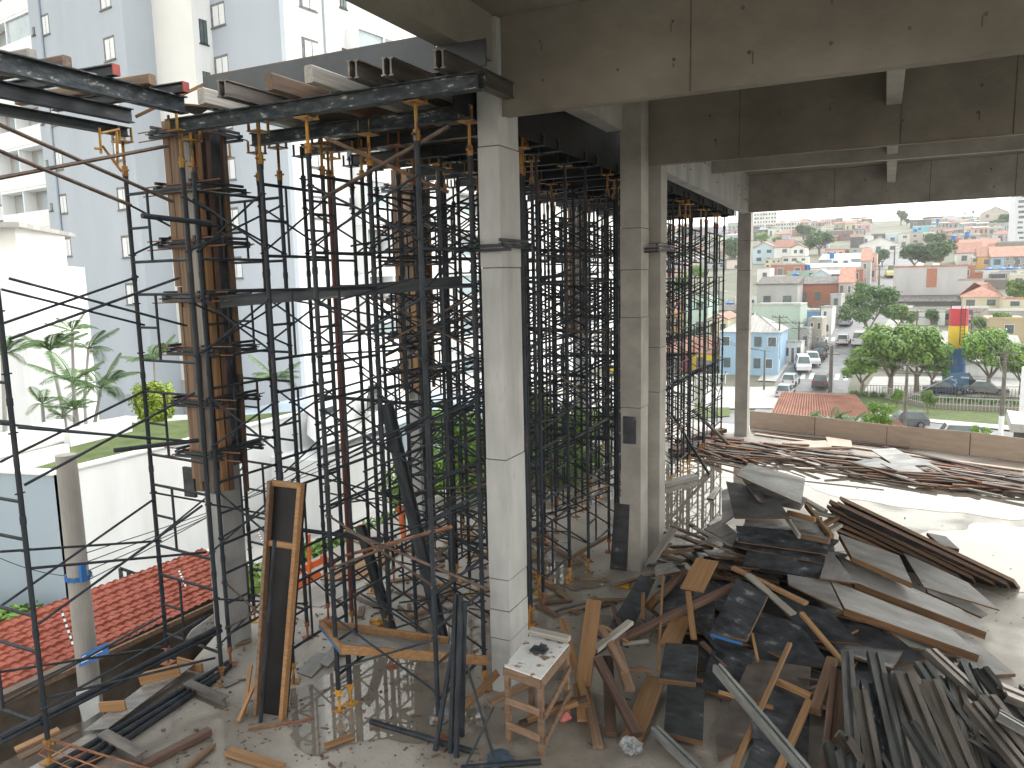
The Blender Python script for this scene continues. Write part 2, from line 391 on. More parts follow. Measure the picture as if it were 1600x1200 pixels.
def puddle(cx, cy, rx, ry, seed, rot=0):
    q = random.Random(seed); n = 56; ph = [q.uniform(0, 6.28) for _ in range(6)]
    pts = []
    for i in range(n):
        a = 2*math.pi*i/n
        k = 1+.16*math.sin(2*a+ph[0])+.13*math.sin(3*a+ph[1])+.08*math.sin(5*a+ph[2])+.05*math.sin(9*a+ph[3])+.03*math.sin(17*a+ph[4])
        x, y = rx*k*math.cos(a), ry*k*math.sin(a)
        pts.append((cx+x*math.cos(rot)-y*math.sin(rot), cy+x*math.sin(rot)+y*math.cos(rot)))
    o = MB().poly([(x, y, .003+.0009*seed) for x, y in pts], [tuple(range(n))]).build('puddle', m_pud)
    return tag(o, kind='structure')
for px, py, rx, ry, sd_, ro in [(1420, 768, 2.6, 1.3, 1, -.25), (1575, 865, 1.4, 1.5, 2, .2), (1290, 738, 1.5, .8, 3, -.2), (1090, 770, 1.2, 2.6, 4, .1),
                                (600, 1090, 1.05, .75, 5, .5), (520, 1130, .55, .4, 6, .1), (1130, 725, 1.0, 1.4, 8, .1), (890, 900, .5, .5, 9, 0), (680, 1010, .4, .6, 10, .4)]:
    c = PZ(px, py); puddle(c.x, c.y, rx, ry, sd_, ro)

# ---------------------------------------------------------------- the unfinished concrete frame
cf = thing('concrete_building', 'unfinished storey of bare concrete columns, deep beams and slab over the wet floor', 'building', (-3.6, 7.2, 0))
def column(x0, x1, y0, y1, z1, m, lifts, parent=cf, label=None, name='column', z0=0):
    mb = MB(); zz = [z0]+lifts+[z1]
    for i, (a, b) in enumerate(zip(zz, zz[1:])):
        e = .004 if i % 2 else 0
        mb.bb((x0-e, y0-e, a+(.006 if i else 0)), (x1+e, y1+e, b-.006))
    mb.bb((x0+.008, y0+.008, z0), (x1-.008, y1-.008, z1), 1)
    o = mb.build(name, [m, m_joint], parent)
    if label: o['label'] = label
    return o
column(-3.72, -3.49, 7.0, 7.46, 7.04, m_conc_lt, [.62, .95, 1.30, 2.62, 4.62, 5.82], label='pale front column')
column(-3.50, -3.19, 10.95, 11.34, 7.045, m_conc, [2.55, 3.9, 4.6, 5.2], label='rear column nearer face')
column(-3.34, -3.08, 11.62, 11.98, 7.045, m_conc, [2.7, 3.4, 5.0])
column(-3.62, -3.28, 21.7, 22.1, 7.04, m_conc, [3.0, 4.6, 5.4], label='far slender column at the edge')
# dark formwork sheet left against the second column and a dark patch of old release sheet
def holes(mb, x0, x1, y, zs, step, q, r=.014):
    x = x0
    while x < x1:
        for z in zs: mb.tube((x+q.uniform(-.05, .05), y-.001, z+q.uniform(-.04, .04)), (x, y-.004, z), r, 6, 1)
        x += step*q.uniform(.85, 1.15)
def xbeam(x0, x1, ya, yb, zb, zt, m, joints, seed, slope=0):
    mb = MB(); q = random.Random(seed)
    pts = [(x0, ya, zb), (x1, ya+slope, zb), (x1, yb+slope, zb), (x0, yb, zb), (x0, ya, zt), (x1, ya+slope, zt), (x1, yb+slope, zt), (x0, yb, zt)]
    mb.poly(pts, [(0, 3, 2, 1), (4, 5, 6, 7), (0, 1, 5, 4), (2, 3, 7, 6), (1, 2, 6, 5), (0, 4, 7, 3)])
    for xj in joints:
        yy = ya+slope*(xj-x0)/(x1-x0)
        mb.box((xj, yy-.002, (zb+zt)/2), (.012, .006, zt-zb-.01), None, 1)
    x = x0+.4
    while x < x1-.3:
        yy = ya+slope*(x-x0)/(x1-x0)
        for z in (zb+.26, zb+.62):
            if q.random() < .85:
                a = Vector((x+q.uniform(-.06, .06), yy-.003, z+q.uniform(-.04, .04))); mb.tube(a+Vector((0, .02, 0)), a, q.uniform(.012, .022), 7, 1)
                if q.random() < .4: mb.box(a+Vector((q.uniform(-.03, .03), 0, -.05)), (.012, .004, q.uniform(.03, .12)), None, 1)
        x += q.uniform(.5, .9)
    # grout lip along the lower arris
    x = x0
    while x < x1:
        l = q.uniform(.05, .22); yy = ya+slope*(x-x0)/(x1-x0)
        if q.random() < .6: mb.box((x+l/2, yy+.004, zb-.002), (l, .03, q.uniform(.006, .018)))
        x += l
    return mb.build('beam', [m, m_joint], cf)
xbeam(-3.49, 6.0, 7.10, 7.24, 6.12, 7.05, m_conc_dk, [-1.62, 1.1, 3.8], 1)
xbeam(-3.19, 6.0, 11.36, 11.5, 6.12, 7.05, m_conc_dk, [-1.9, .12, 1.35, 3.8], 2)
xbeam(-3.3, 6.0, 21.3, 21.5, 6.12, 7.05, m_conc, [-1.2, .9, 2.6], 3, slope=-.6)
# small beams crossing between them
def ybeam(x0, x1, ya, yb, zb, zt, m, x0b=None):
    d = 0 if x0b is None else x0b-x0
    mb = MB(); pts = [(x0, ya, zb), (x1, ya, zb), (x1+d, yb, zb), (x0+d, yb, zb), (x0, ya, zt), (x1, ya, zt), (x1+d, yb, zt), (x0+d, yb, zt)]
    mb.poly(pts, [(0, 3, 2, 1), (4, 5, 6, 7), (0, 1, 5, 4), (2, 3, 7, 6), (1, 2, 6, 5), (0, 4, 7, 3)])
    return mb.build('beam', m, cf)
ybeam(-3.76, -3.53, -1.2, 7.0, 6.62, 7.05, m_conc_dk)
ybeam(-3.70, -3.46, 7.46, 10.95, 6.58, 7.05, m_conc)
b = ybeam(-3.36, -3.14, 12.0, 21.7, 6.12, 7.05, m_conc_lt, x0b=-3.52)
b['label'] = 'pale long edge beam with a row of tie holes'
mb = MB(); q = random.Random(5)
for k in range(34):
    y = q.uniform(12.6, 21.2); x = -3.14+(y-12)/9.7*(-.16)
    mb.box((x+.004, y, 6.4+q.choice([0, .25, .42])+q.uniform(-.04, .04)), (.008, q.uniform(.03, .14), .02))
mb.build('tie_slots', m_joint, cf)
ybeam(-.06, .12, 7.24, 11.36, 6.62, 7.05, m_conc)
ybeam(-.06, .12, 11.5, 21.1, 6.62, 7.05, m_conc, x0b=-.02)
xb2 = MB().bb((-3.3, 16.0, 6.52), (6.0, 16.16, 7.05)).build('beam', m_conc, cf)
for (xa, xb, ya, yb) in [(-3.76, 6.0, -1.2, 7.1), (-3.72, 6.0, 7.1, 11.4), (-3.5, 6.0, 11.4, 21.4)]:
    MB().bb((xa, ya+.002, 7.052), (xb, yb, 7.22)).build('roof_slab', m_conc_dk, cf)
# steel yokes still clamped round the columns
def yoke(c, wx, wy, z, rz=0, parent=None, label=None, long=.35):
    t = MB()
    for s in (-1, 1):
        for dz in (-.022, .022):
            t.box((0, s*(wy/2+.03), dz), (wx+long*2, .035, .03))
            t.box((s*(wx/2+.03), 0, dz+.052), (.035, wy+long*1.4, .03))
        t.tube((s*(wx/2+long*.7), -wy/2-.12, 0), (s*(wx/2+long*.7), wy/2+.12, 0), .008, 5)
    for v in t.v: v.rotate(Matrix.Rotation(rz, 3, 'Z'))
    t.v = [v+Vector((c[0], c[1], z)) for v in t.v]
    o = t.build('clamp', m_steel, parent)
    if label: o['label'] = label
    return o
o = yoke((-3.6, 7.23), .23, .46, 4.82, long=.12); tag(o, 'dark steel clamp gripping the pale front column', 'clamp', 'steel yokes left on bare columns')
o = yoke((-3.25, 11.6), .45, .9, 4.88, long=.06); tag(o, 'dark steel clamp round the pair of rear columns', 'clamp', 'steel yokes left on bare columns')

def panel(name, quad, thick, mats, label=None, cat='panel', group=None, parent=None, jit=0):
    q4 = [Vector(p) for p in quad]
    n = (q4[1]-q4[0]).cross(q4[-1]-q4[0]).normalized()
    if n.z < 0: n = -n
    # keep the outline planar: drop every corner onto the plane of the first three
    q4 = [p - n*((p-q4[0]).dot(n)) for p in q4]
    Mx = frame_of(q4[0], q4[1], n, mid=True)
    mb = MB().slab(q4, thick, 0, 1)
    o = mb.build(name, mats, parent, basis=Mx)
    return tag(o, label, cat if not parent else None, group)
PLY = [m_ply, m_edge]; PLYG = [m_ply_g, m_edge]
# sheets by the second column
z0 = Vector((-3.62, 10.82, 0))
panel('leaning_sheet', [(-3.66, 10.88, .0), (-3.40, 10.90, .0), (-3.36, 10.93, 1.05), (-3.60, 10.93, 1.05)], .018, PLY, 'black ply sheet standing on end against the foot of the rear column', 'panel')
o = MB().bb((-3.46, 10.932, 2.0), (-3.26, 10.942, 2.42)).build('release_sheet', m_ply); tag(o, 'small black square of ply stuck high on the rear column', 'panel')

# left row of separate columns, still partly in their forms
def lcol(cx, cy, z_bare, z_top, label, rz=0, wx=.27, wy=.39):
    t = thing('concrete_column', label, 'column', (cx, cy, 0), rz, 'columns of the left row still in their timber forms')
    mb = MB()
    mb.bb((-wx/2+.03, -wy/2, 0), (wx/2-.03, wy/2, z_top)); mb.bb((-wx/2, -wy/2+.03, 0), (wx/2, wy/2-.03, z_top))
    for p in mb.v: p.rotate(Matrix.Rotation(rz, 3, 'Z')); p += Vector((cx, cy, 0))
    mb.build('shaft', m_conc_gr, t)
    return t
def colform(cx, cy, zb, zt, label, wx=.28, wy=.40, seed=3):
    t = thing('column_formwork', label, 'formwork', (cx, cy, zb), 0, 'timber column forms clamped with steel yokes')
    q = random.Random(seed)
    x0, x1, y0, y1 = cx-wx/2, cx+wx/2, cy-wy/2, cy+wy/2
    MB().bb((x0-.02, y0-.02, zb), (x1+.02, y0, zt)).build('ply_face', [m_ply], t)
    MB().bb((x1, y0-.018, zb+.05), (x1+.02, y1+.02, zt)).build('ply_face', [m_ply], t)
    MB().bb((x0-.02, y0, zb+.02), (x0, y1+.02, zt)).build('ply_face', [m_ply], t)
    # upright boards with lapped splices
    for k in range(4):
        x = x0-.02+k*(wx+.02)/3
        z = zb-q.uniform(.0, .25)
        while z < zt-.1:
            l = min(q.uniform(1.6, 2.9), zt-z+.02)
            off = q.uniform(0, .02)
            plank('board', (x+q.uniform(-.02, .02), y0-.062-off, z), (x+q.uniform(-.02, .02), y0-.062-off, z+l), q.uniform(.05, .12), .045, q.choice([m_wood_o, m_wood_d, m_wood, m_wood_g, m_wood_o, m_ply_b]), parent=t, up=Vector((0, 1, 0)))
            z += l+.004
    for k in (0, 1.1, 3):
        y = y0+.02+k*(wy)/3.2
        z = zb-q.uniform(0, .35)
        while z < zt-.1:
            l = min(q.uniform(1.4, 3.1), zt-z+.02)
            off = q.uniform(0, .02)
            plank('board', (x1+.06+off, y+q.uniform(-.02, .02), z), (x1+.06+off, y+q.uniform(-.02, .02), z+l), q.uniform(.05, .09), .045, q.choice([m_wood_o, m_wood, m_wood_d, m_wood_d, m_ply_b]), parent=t, up=Vector((1, 0, 0)))
            z += l+.004
    for s in (-1, 1):
        plank('board', (x0-.06, cy+s*.12, zb-.1), (x0-.06, cy+s*.12, zt), .075, .06, m_wood_o, parent=t, up=Vector((1, 0, 0)))
    z = zb+.25; k = 0
    while z < zt-.1:
        yoke((cx, cy), wx+.2, wy+.2, z, 0, t, long=.14)
        rb = MB()
        for s in (-1, 1): rb.tube((x0-.45, y0-.11+.0*s, z-.05*s), (x1+.5, y0-.10, z-.05*s+.02), .008, 5)
        rb.tube((x1+.11, y0-.3, z+.02), (x1+.11, y1+.35, z+.02), .008, 5)
        for s in (-.2, .16): rb.box((cx+s, y0-.115, z), (.05, .03, .05))
        rb.build('tie_rod', m_rust, t)
        z += .62; k += 1
    return t
lcol(-7.28, 6.72, 0, 6.1, 'bare grey concrete foot of the nearest left column, timber form above it')
colform(-7.28, 6.72, 2.25, 6.35, 'tall timber and black ply form clamped on the nearest left column', seed=3)
MB().bb((-7.62, 6.43, 1.95), (-7.44, 6.47, 2.32)).build('ply_offcut', m_ply)
tag(bpy.data.objects['ply_offcut'], 'black ply offcut hanging at the lower left corner of the nearest column form', 'panel')
lcol(-7.35, 11.35, 0, 6.1, 'grey column of the left row in the middle, behind the first towers')
colform(-7.35, 11.35, 2.7, 6.35, 'brown timber form on the middle column of the left row', seed=8)
lcol(-7.2, 19.0, 0, 6.1, 'farthest grey column of the left row, deep in the scaffolding')
colform(-7.2, 19.0, 3.1, 6.35, 'dark timber form on the farthest column of the left row', seed=12)

# ---------------------------------------------------------------- slab and beam formwork on top of the shoring
sf = thing('slab_formwork', 'black ply deck with a tall side board on steel beams, carried by the scaffold towers', 'formwork', (-5.2, 6.3, 6.1))
MB().bb((-6.62, 6.36, 6.385), (-3.78, 22.3, 6.405)).build('deck', m_ply, sf)
MB().bb((-6.66, 6.30, 6.385), (-3.77, 6.325, 6.72)).build('side_board', m_ply_s, sf)
MB().bb((-3.768, 6.30, 6.385), (-3.25, 6.325, 6.61)).build('side_board', m_ply_s, sf)
MB().bb((-6.66, 6.326, 6.386), (-6.64, 22.3, 6.74)).build('side_board', m_ply_s, sf)
MB().bb((-3.775, 6.62, 6.10), (-3.762, 22.3, 7.2)).build('side_board', m_blk, sf)
MB().bb((-6.62, 22.3, 6.30), (-3.78, 22.32, 7.0)).build('side_board', m_ply_s, sf)
mb = MB()
for x in (-6.3, -5.7, -5.1, -4.5, -3.9): mb.beam((x, 6.33, 6.68), (x, 6.75, 6.41), .05, .06)
mb.build('strut', m_wood_o, sf)
MB().beam((-6.66, 6.355, 6.715), (-3.80, 6.355, 6.715), .05, .05).build('top_rail', m_wood_o, sf)
for k, y in enumerate([5.9, 6.9, 7.75, 8.73, 9.2, 10.18, 10.65, 11.63, 12.1, 13.08, 13.55, 14.5, 15.0, 16.0, 16.45, 17.4, 17.9, 18.9, 19.35, 20.3, 20.8, 21.75]):
    steelbeam('primary_beam', (-6.78 if k < 1 else -6.6, y, 6.15), (-3.12 if k == 0 else -3.74, y, 6.15), .09, .14, m_steel_w if k < 2 else m_steel, parent=sf)
if True:
    steelbeam('primary_beam', (-5.5, 5.99, 6.165), (-3.10, 5.99, 6.165), .09, .14, m_steel_w, parent=sf)
for i, (px, py, mm) in enumerate([(314, 150, m_wood_g), (345, 138, m_steel_rb), (420, 128, m_wood_o), (482, 116, m_wood_g), (549, 108, m_steel_rb), (603, 104, m_steel_rb), (684, 92, m_steel_rb)]):
    a = PZ(px, py, 6.30)
    x = a.x; ye = 22.0 if x < -3.9 else 6.95
    if i in (0, 2, 3): plank('joist', (x, a.y, 6.303), (x+.02, ye, 6.303), .09, .15, mm, parent=sf)
    else:
        g = hprof(.05, .15, .01)
        ml = steelbeam('joist', (x-.028, a.y, 6.303), (x-.008, ye, 6.303), .05, .15, mm, parent=sf)
        steelbeam('joist', (x+.034, a.y+.02, 6.303), (x+.054, ye, 6.303), .05, .15, mm, parent=sf)

# beams without deck, left of the form
BG = 'long steel beams without a deck at the upper left'
steelbeam('steel_beam', (-6.60, 0.5, 6.36), (-6.62, 5.98, 6.36), .12, .17, m_steel_w, 'steel beam splashed with dried cement, nearest of the three at the upper left', 'steel beam', BG)
steelbeam('steel_beam', (-7.5, 0.5, 6.36), (-7.5, 6.04, 6.36), .10, .15, m_steel, 'clean dark steel beam behind the splashed one at the upper left', 'steel beam', BG)
steelbeam('steel_beam', (-7.62, 0.5, 6.20), (-7.60, 6.05, 6.20), .09, .10, m_steel, 'thin dark steel beam, lowest of the three at the upper left', 'steel beam', BG)
for i, (px, py, mm, lb) in enumerate([(50, 86, m_wood_g, 'grey cross timber, leftmost on the splashed beam'), (105, 96, m_wood_d, 'brown cross timber, second from the left on the splashed beam'),
        (181, 109, 'S', 'dark cross member with a red end, over the middle of the splashed beam'), (238, 124, m_wood_o, 'faded brown cross timber between the two red-ended members'), (290, 136, 'S', 'dark cross member with a red end, at the right tip of the splashed beam')]):
    a = PZ(px, py, 6.50); e = a+Vector((-1.9, -.12, 0))
    if mm == 'S': steelbeam('cross_member', e, a, .08, .10, m_steel, lb, 'cross member', 'members laid across the steel beams', endm=m_red)
    else: plank('cross_timber', e, a, .09, .10, mm, lb, 'timber', 'members laid across the steel beams')
plank('timber_batten', PX(213, 182, -7.0), PX(318, 132, -6.7), .07, .03, m_wood, 'pale fresh batten tilted under the red-ended member at the slab corner', 'timber')
panel('ply_strip', [PZ(280, 161, 6.42), PZ(330, 165, 6.42), PZ(310, 178, 6.42), PZ(284, 170, 6.42)], .02, [m_ply_s, m_edge], 'grey ply strip bridging the corner above the nearest column form', 'panel')

# ---------------------------------------------------------------- shoring towers
LH = 1.1
def frame_mesh(W):
    mb = MB()
    for x in (0, W): mb.tube((x, 0, 0), (x, 0, LH-.004), .0245, 8); mb.tube((x, 0, LH-.05), (x, 0, LH+.02), .029, 8)
    for z in (.16, .90): mb.tube((.02, 0, z), (W-.02, 0, z), .017, 6)
    mb.tube((0, 0, .53), (W*.36, 0, .53), .015, 6)
    mb.tube((W*.36, 0, .16), (W*.36, 0, .90), .015, 6)
    for x in (0, W):
        for z in (.24, .80): mb.tube((x, -.045, z), (x, .045, z), .008, 5)
    return mb.mesh('ladder_frame', m_pipe, smooth=False)
def brace_mesh(D):
    mb = MB()
    mb.tube((0, 0, .24), (0, D, .80), .0125, 5); mb.tube((.022, 0, .80), (.022, D, .24), .0125, 5)
    for y, z in ((0, .24), (0, .8), (D, .24), (D, .8)): mb.tube((-.02, y, z), (.05, y, z), .013, 5)
    return [mb.mesh('cross_brace', [m_pipe]), mb.mesh('cross_brace', [m_pipe_br])]
def head_mesh(h, m=m_yel):
    mb = MB(); mb.tube((0, 0, 0), (0, 0, h), .017, 7); mb.box((0, 0, h+.005), (.18, .16, .012))
    for s in (-1, 1):
        for t in (-1, 1): mb.box((s*.065, t*.07, h+.07), (.03, .012, .13))
    mb.tube((-.07, 0, .05), (.07, 0, .05), .01, 5); mb.tube((0, 0, .0), (0, 0, .09), .033, 7)
    return mb.mesh('fork_head', m)
def base_mesh(h):
    mb = MB(); mb.tube((0, 0, .01), (0, 0, h+.02), .016, 7); mb.box((0, 0, .006), (.13, .13, .012))
    mb.tube((0, 0, h-.07), (0, 0, h), .031, 7); mb.tube((-.08, .0, h-.05), (.06, .02, h-.05), .009, 5)
    return mb.mesh('base_jack', m_yel)
HM = head_mesh(.30); BM_ = base_mesh(.24)
HM2 = head_mesh(.30, m_rust); HM3 = head_mesh(.30, m_pipe)
BM2 = BM_.copy(); BM2.materials.clear(); BM2.materials.append(m_rust)
FM = {}; BRM = {}
def tower(ox, oy, W, D, along='y', levels=5, zb=.24, label='', ztop=6.08, group='scaffold towers under the deck', rz=0, q=None, heads=True, missing=0, zbase=0):
    """ladder frames W wide; two of them D apart. along='y': frames run in y and the braces in x."""
    if along == 'y': ang = math.pi/2; Mb = Matrix.Translation((ox, oy, zbase)) @ Matrix.Rotation(rz, 4, 'Z') @ Matrix(((0, -1, 0, 0), (1, 0, 0, 0), (0, 0, 1, 0), (0, 0, 0, 1))) @ Matrix.Scale(1, 4)
    else: Mb = Matrix.Translation((ox, oy, zbase)) @ Matrix.Rotation(rz, 4, 'Z')
    sgn = -1 if along == 'y' else 1
    t = thing('scaffold_tower', label, 'scaffold', basis=Mb, group=group)
    W = round(W, 2); D = round(D, 2)*sgn
    if W not in FM: FM[W] = frame_mesh(W)
    if D not in BRM: BRM[D] = brace_mesh(D)
    q = q or R
    for k in range(levels):
        z = zb+k*LH
        for y in (0, D): inst('ladder_frame', FM[W], t, Matrix.Translation((0, y, z)))
        for x in (0, W):
            if q.random() < missing: continue
            inst('cross_brace', BRM[D][int(q.random() < .12)], t, Matrix.Translation((x-.02, 0, z)) if q.random() < .6 else Matrix.Translation((x-.02, 0, z)))
    for x in (0, W):
        for y in (0, D):
            inst('base_jack', BM_ if q.random() < .4 else BM2, t, Matrix.Translation((x, y, 0)) @ Matrix.Rotation(q.uniform(0, 3), 4, 'Z') @ Matrix.Scale(zb/.24, 4, (0, 0, 1)))
            zt_ = zb+levels*LH
            if heads: inst('fork_head', HM if oy < 6.5 or q.random() < .22 else q.choice([HM2, HM3, HM3]), t, Matrix.Translation((x, y, zt_)) @ Matrix.Scale(max(.15, (ztop-zt_-zbase-.012)/.305), 4, (0, 0, 1)))
    return t
# leftmost towers, standing on the slab edge and beyond it
tower(-7.60, 5.98, 1.0, 1.3, 'x', 5, .22, 'black scaffold tower straddling the nearest timber-formed column', rz=-.10, ztop=6.10, missing=.5)
t = thing('scaffold_tower', 'leftmost ladder scaffold, its post crossing the picture edge, braced to the column tower', 'scaffold', (-8.07, 4.14, 0))
FM[1.04] = frame_mesh(1.04)
for k in range(5): inst('ladder_frame', FM[1.04], t, Matrix.Translation((0, 0, .22+k*LH)))
for x in (0, 1.04): inst('base_jack', BM_, t, Matrix.Translation((x, 0, 0))); inst('fork_head', HM, t, Matrix.Translation((x, 0, .22+5*LH)))
for i, (a, b, far) in enumerate([((14, 435), (292, 509), 0), ((14, 530), (280, 434), 0), ((2, 452), (226, 508), 1), ((0, 507), (216, 432), 1), ((0, 662), (236, 686), 1), ((28, 668), (305, 690), 0),
                            ((0, 722), (233, 607), 1), ((38, 758), (304, 614), 0), ((0, 862), (252, 845), 1), ((48, 888), (322, 863), 0), ((0, 948), (243, 778), 1), ((60, 975), (316, 790), 0), ((0, 1050), (262, 1010), 1), ((74, 1090), (336, 1028), 0), ((62, 1110), (328, 960), 0), ((4, 1100), (258, 960), 1)]):
    A = PX(a[0], a[1], -7.95 if far else -7.02); B = PX(b[0], b[1], -7.58 if far else -6.62)
    MB().tube(A, B, .0135, 6).build('long_brace', m_pipe, t)
for (a, b, lb) in [((0, 195), (270, 315), 'rusty long brace, upper of two falling right from the picture edge'), ((0, 236), (203, 320), 'rusty long brace, lower of two falling right from the picture edge'), ((0, 278), (262, 228), 'rusty tube rising right across the falling braces')]:
    A = PX(a[0], a[1], -6.9); B = PX(b[0], b[1], -6.7)
    A = A+(A-B)*.5
    tag(MB().tube(A, B, .019, 7).build('long_brace', m_pipe_br), lb, 'brace')
tag(MB().tube(PX(222, 337, -6.5), PX(329, 349, -6.45), .027, 8).build('short_tube', m_pipe), 'short dark tube clamped across the nearest column form, high up', 'tube')
tag(MB().tube(PX(178, 704, -6.9), PX(310, 688, -6.6), .024, 8).build('short_tube', m_pipe), 'dark tube reaching left from the nearest column at garden height', 'tube')

ROWS = [6.25, 7.75, 9.2, 10.65, 12.1, 13.55, 15.0, 16.45, 17.9, 19.35, 20.8]
ordn = ['front', 'second', 'third', 'fourth', 'fifth', 'sixth', 'seventh', 'eighth', 'ninth', 'tenth', 'last']
for k, y in enumerate(ROWS):
    q = random.Random(40+k); W = .98
    if k == 0: cols = [(-6.85, .97, 'left'), (-5.03, 1.23, 'right')]
    else: cols = [(-6.55+q.uniform(-.12, .12), 1.0, 'left'), (-5.1+q.uniform(-.1, .1), 1.15, 'right')]
    for (x, D, sd2) in cols:
        tower(x, 5.99 if k == 0 and sd2 == 'right' else y+q.uniform(-.06, .06), W, D, 'y', 5, .24, f'black scaffold tower, {sd2} one in the {ordn[k]} row under the ply deck', q=q, missing=.03)
# single loose props between the towers
def prop(x, y, h, label, m=m_pipe, head=True, group='single steel props between the towers'):
    t = thing('steel_prop', label, 'prop', (x, y, 0), 0, group)
    MB().tube((x, y, .3), (x, y, h-.3), .026, 8).build('tube', m, t)
    inst('base_jack', BM_, t, Matrix.Scale(1.25, 4, (0, 0, 1)))
    if head: inst('fork_head', HM, t, Matrix.Translation((0, 0, h-.305)))
    return t
for i, (x, y, mm) in enumerate([(-6.05, 7.55, m_maroon), (-6.35, 8.0, m_pipe), (-5.6, 9.5, m_pipe), (-4.3, 9.6, m_pipe), (-4.0, 8.6, m_pipe), (-4.1, 10.3, m_pipe), (-5.3, 11.3, m_pipe), (-4.3, 13.3, m_pipe), (-5.75, 7.8, m_pipe), (-5.7, 8.9, m_pipe), (-4.0, 12.2, m_pipe), (-4.2, 15.2, m_pipe), (-4.0, 17.2, m_pipe), (-3.95, 19.1, m_pipe), (-4.05, 21.0, m_pipe)]):
    prop(x, y, 6.06, ['dark red painted prop behind the front left tower', 'black prop just left of the front left tower frames', 'black prop between the second and third rows', 'black prop behind the pale front column', 'black prop right behind the pale front column', 'black prop left of the rear column foot', 'black prop in the gap before the fourth row', 'black prop close left of the rear column, farther back', 'twin black prop beside the red one', 'slender prop in the second row gap', 'black prop beside the rear column pair', 'black prop seen past the rear columns, nearest', 'black prop seen past the rear columns, second', 'black prop seen past the rear columns, third', 'black prop seen past the rear columns, farthest'][i], mm)
# loose and clamped tubes woven through the towers
q = random.Random(77)
for i in range(60):
    y = q.uniform(6.6, 21); z = q.choice([.6, 1.7, 2.3, 2.9, 3.6, 4.4, 4.9])+q.uniform(-.1, .1)
    k = q.random()
    if y < 8: y += 1.5
    if k < .5: a = Vector((q.uniform(-7.0, -6.2), y, z)); b = Vector((q.uniform(-4.8, -3.95), y+q.uniform(-.5, .5), z+q.uniform(-.25, .25)))
    else: a = Vector((q.uniform(-6.6, -4.0), y, z)); b = a+Vector((q.uniform(-.3, .3), q.uniform(1.8, 3), q.uniform(-.6, .6)))
    tag(MB().tube(a, b, .024, 7).build('tie_tube', m_pipe if q.random() < .8 else m_pipe_br), f'{size((b-a).length, 1.5, 2.2)} tie tube clamped {"low" if z < 1.5 else "at mid height" if z < 3.2 else "high"} through the {ordn[min(10, max(0, int((y-6)/1.45)))]} row of towers', 'tube', 'tie tubes clamped through the towers')
q = random.Random(177)
for i in range(170):
    y = q.uniform(6.5, 10.5) if i < 75 else q.uniform(6.8, 21.5); z = q.uniform(.4, 5.2); k = q.random(); m_ = m_pipe if q.random() < .88 else m_pipe_br
    if k < .35: a = Vector((q.choice([-6.55, -5.1, -5.6])+q.uniform(-.1, .1), y, z)); b = a+Vector((q.uniform(1, 2.4), q.uniform(-.2, .2), q.uniform(-.6, .6)))
    elif k < .75: a = Vector((q.choice([-6.55, -5.55, -5.1, -3.95]), y, z)); b = a+Vector((0.02, q.uniform(.9, 1.6), q.choice([-.58, .58])))
    else: a = Vector((q.choice([-6.5, -5.5, -5.05]), y, z)); b = a+Vector((q.uniform(.8, 1.6), q.uniform(.5, 1.2), q.uniform(-.7, .7)))
    if b.x > -3.95: b.x = -3.95
    if a.y < 8.2 and b.x > -4.3: b.x = -4.3; a.x = min(a.x, -4.3)
    tag(MB().tube(a, b, .0125, 5).build('diagonal_brace', m_), f'{size((b-a).length, 1.2, 1.6)} thin {"rusty" if m_ is m_pipe_br else "black"} brace {"low" if z < 1.9 else "at mid height" if z < 3.6 else "high"} by the {ordn[min(10, max(0, int((y-6)/1.45)))]} row of towers', 'brace', 'thin braces linking the towers')
def tube_px(a, ya, b, yb, r, m, label, ext=0):
    A = PY(a[0], a[1], ya); B = PY(b[0], b[1], yb); d = B-A
    return tag(MB().tube(A, B+d*ext, r, 8).build('loose_tube', m), label, 'tube')
tube_px((426, 822), 6.2, (599, 845), 6.9, .024, m_pipe, 'dark tube clamped across the front left tower at mid height')
tube_px((508, 215+0), 6.0, (700, 300), 7.2, .02, m_wood_o, 'brown batten tied diagonally under the deck, falling right')
tube_px((505, 310), 6.1, (702, 197), 6.0, .02, m_pipe_br, 'rusty tube rising to the fork head by the pale column')
tube_px((540, 828), 6.1, (760, 920), 6.2, .016, m_pipe_br, 'rusty brace falling right in front of the leaning beams')
tube_px((540, 868), 6.5, (705, 823), 6.2, .018, m_rust, 'rust orange tube crossing low behind the tall black form')
steelbeam('steel_beam', PY(344, 472, 6.4), PY(720, 440, 7.6), .08, .13, m_steel, 'black steel beam lashed level across the towers at half height', 'steel beam')
# dangling wall-tie chains and brackets at the corner fork
mb = MB()
for (a, b) in [((148, 232), (148+10, 232)), ((155, 200), (158, 240)), ((158, 208), (186, 202)), ((182, 205), (184, 262)), ((160, 228), (190, 268))]:
    mb.tube(PX(a[0], a[1], -7.5), PX(b[0], b[1], -7.5), .014, 6)
tag(mb.build('yellow_bracket', m_yel), 'yellow triangular bracket hanging under the end of the dark beam', 'bracket')
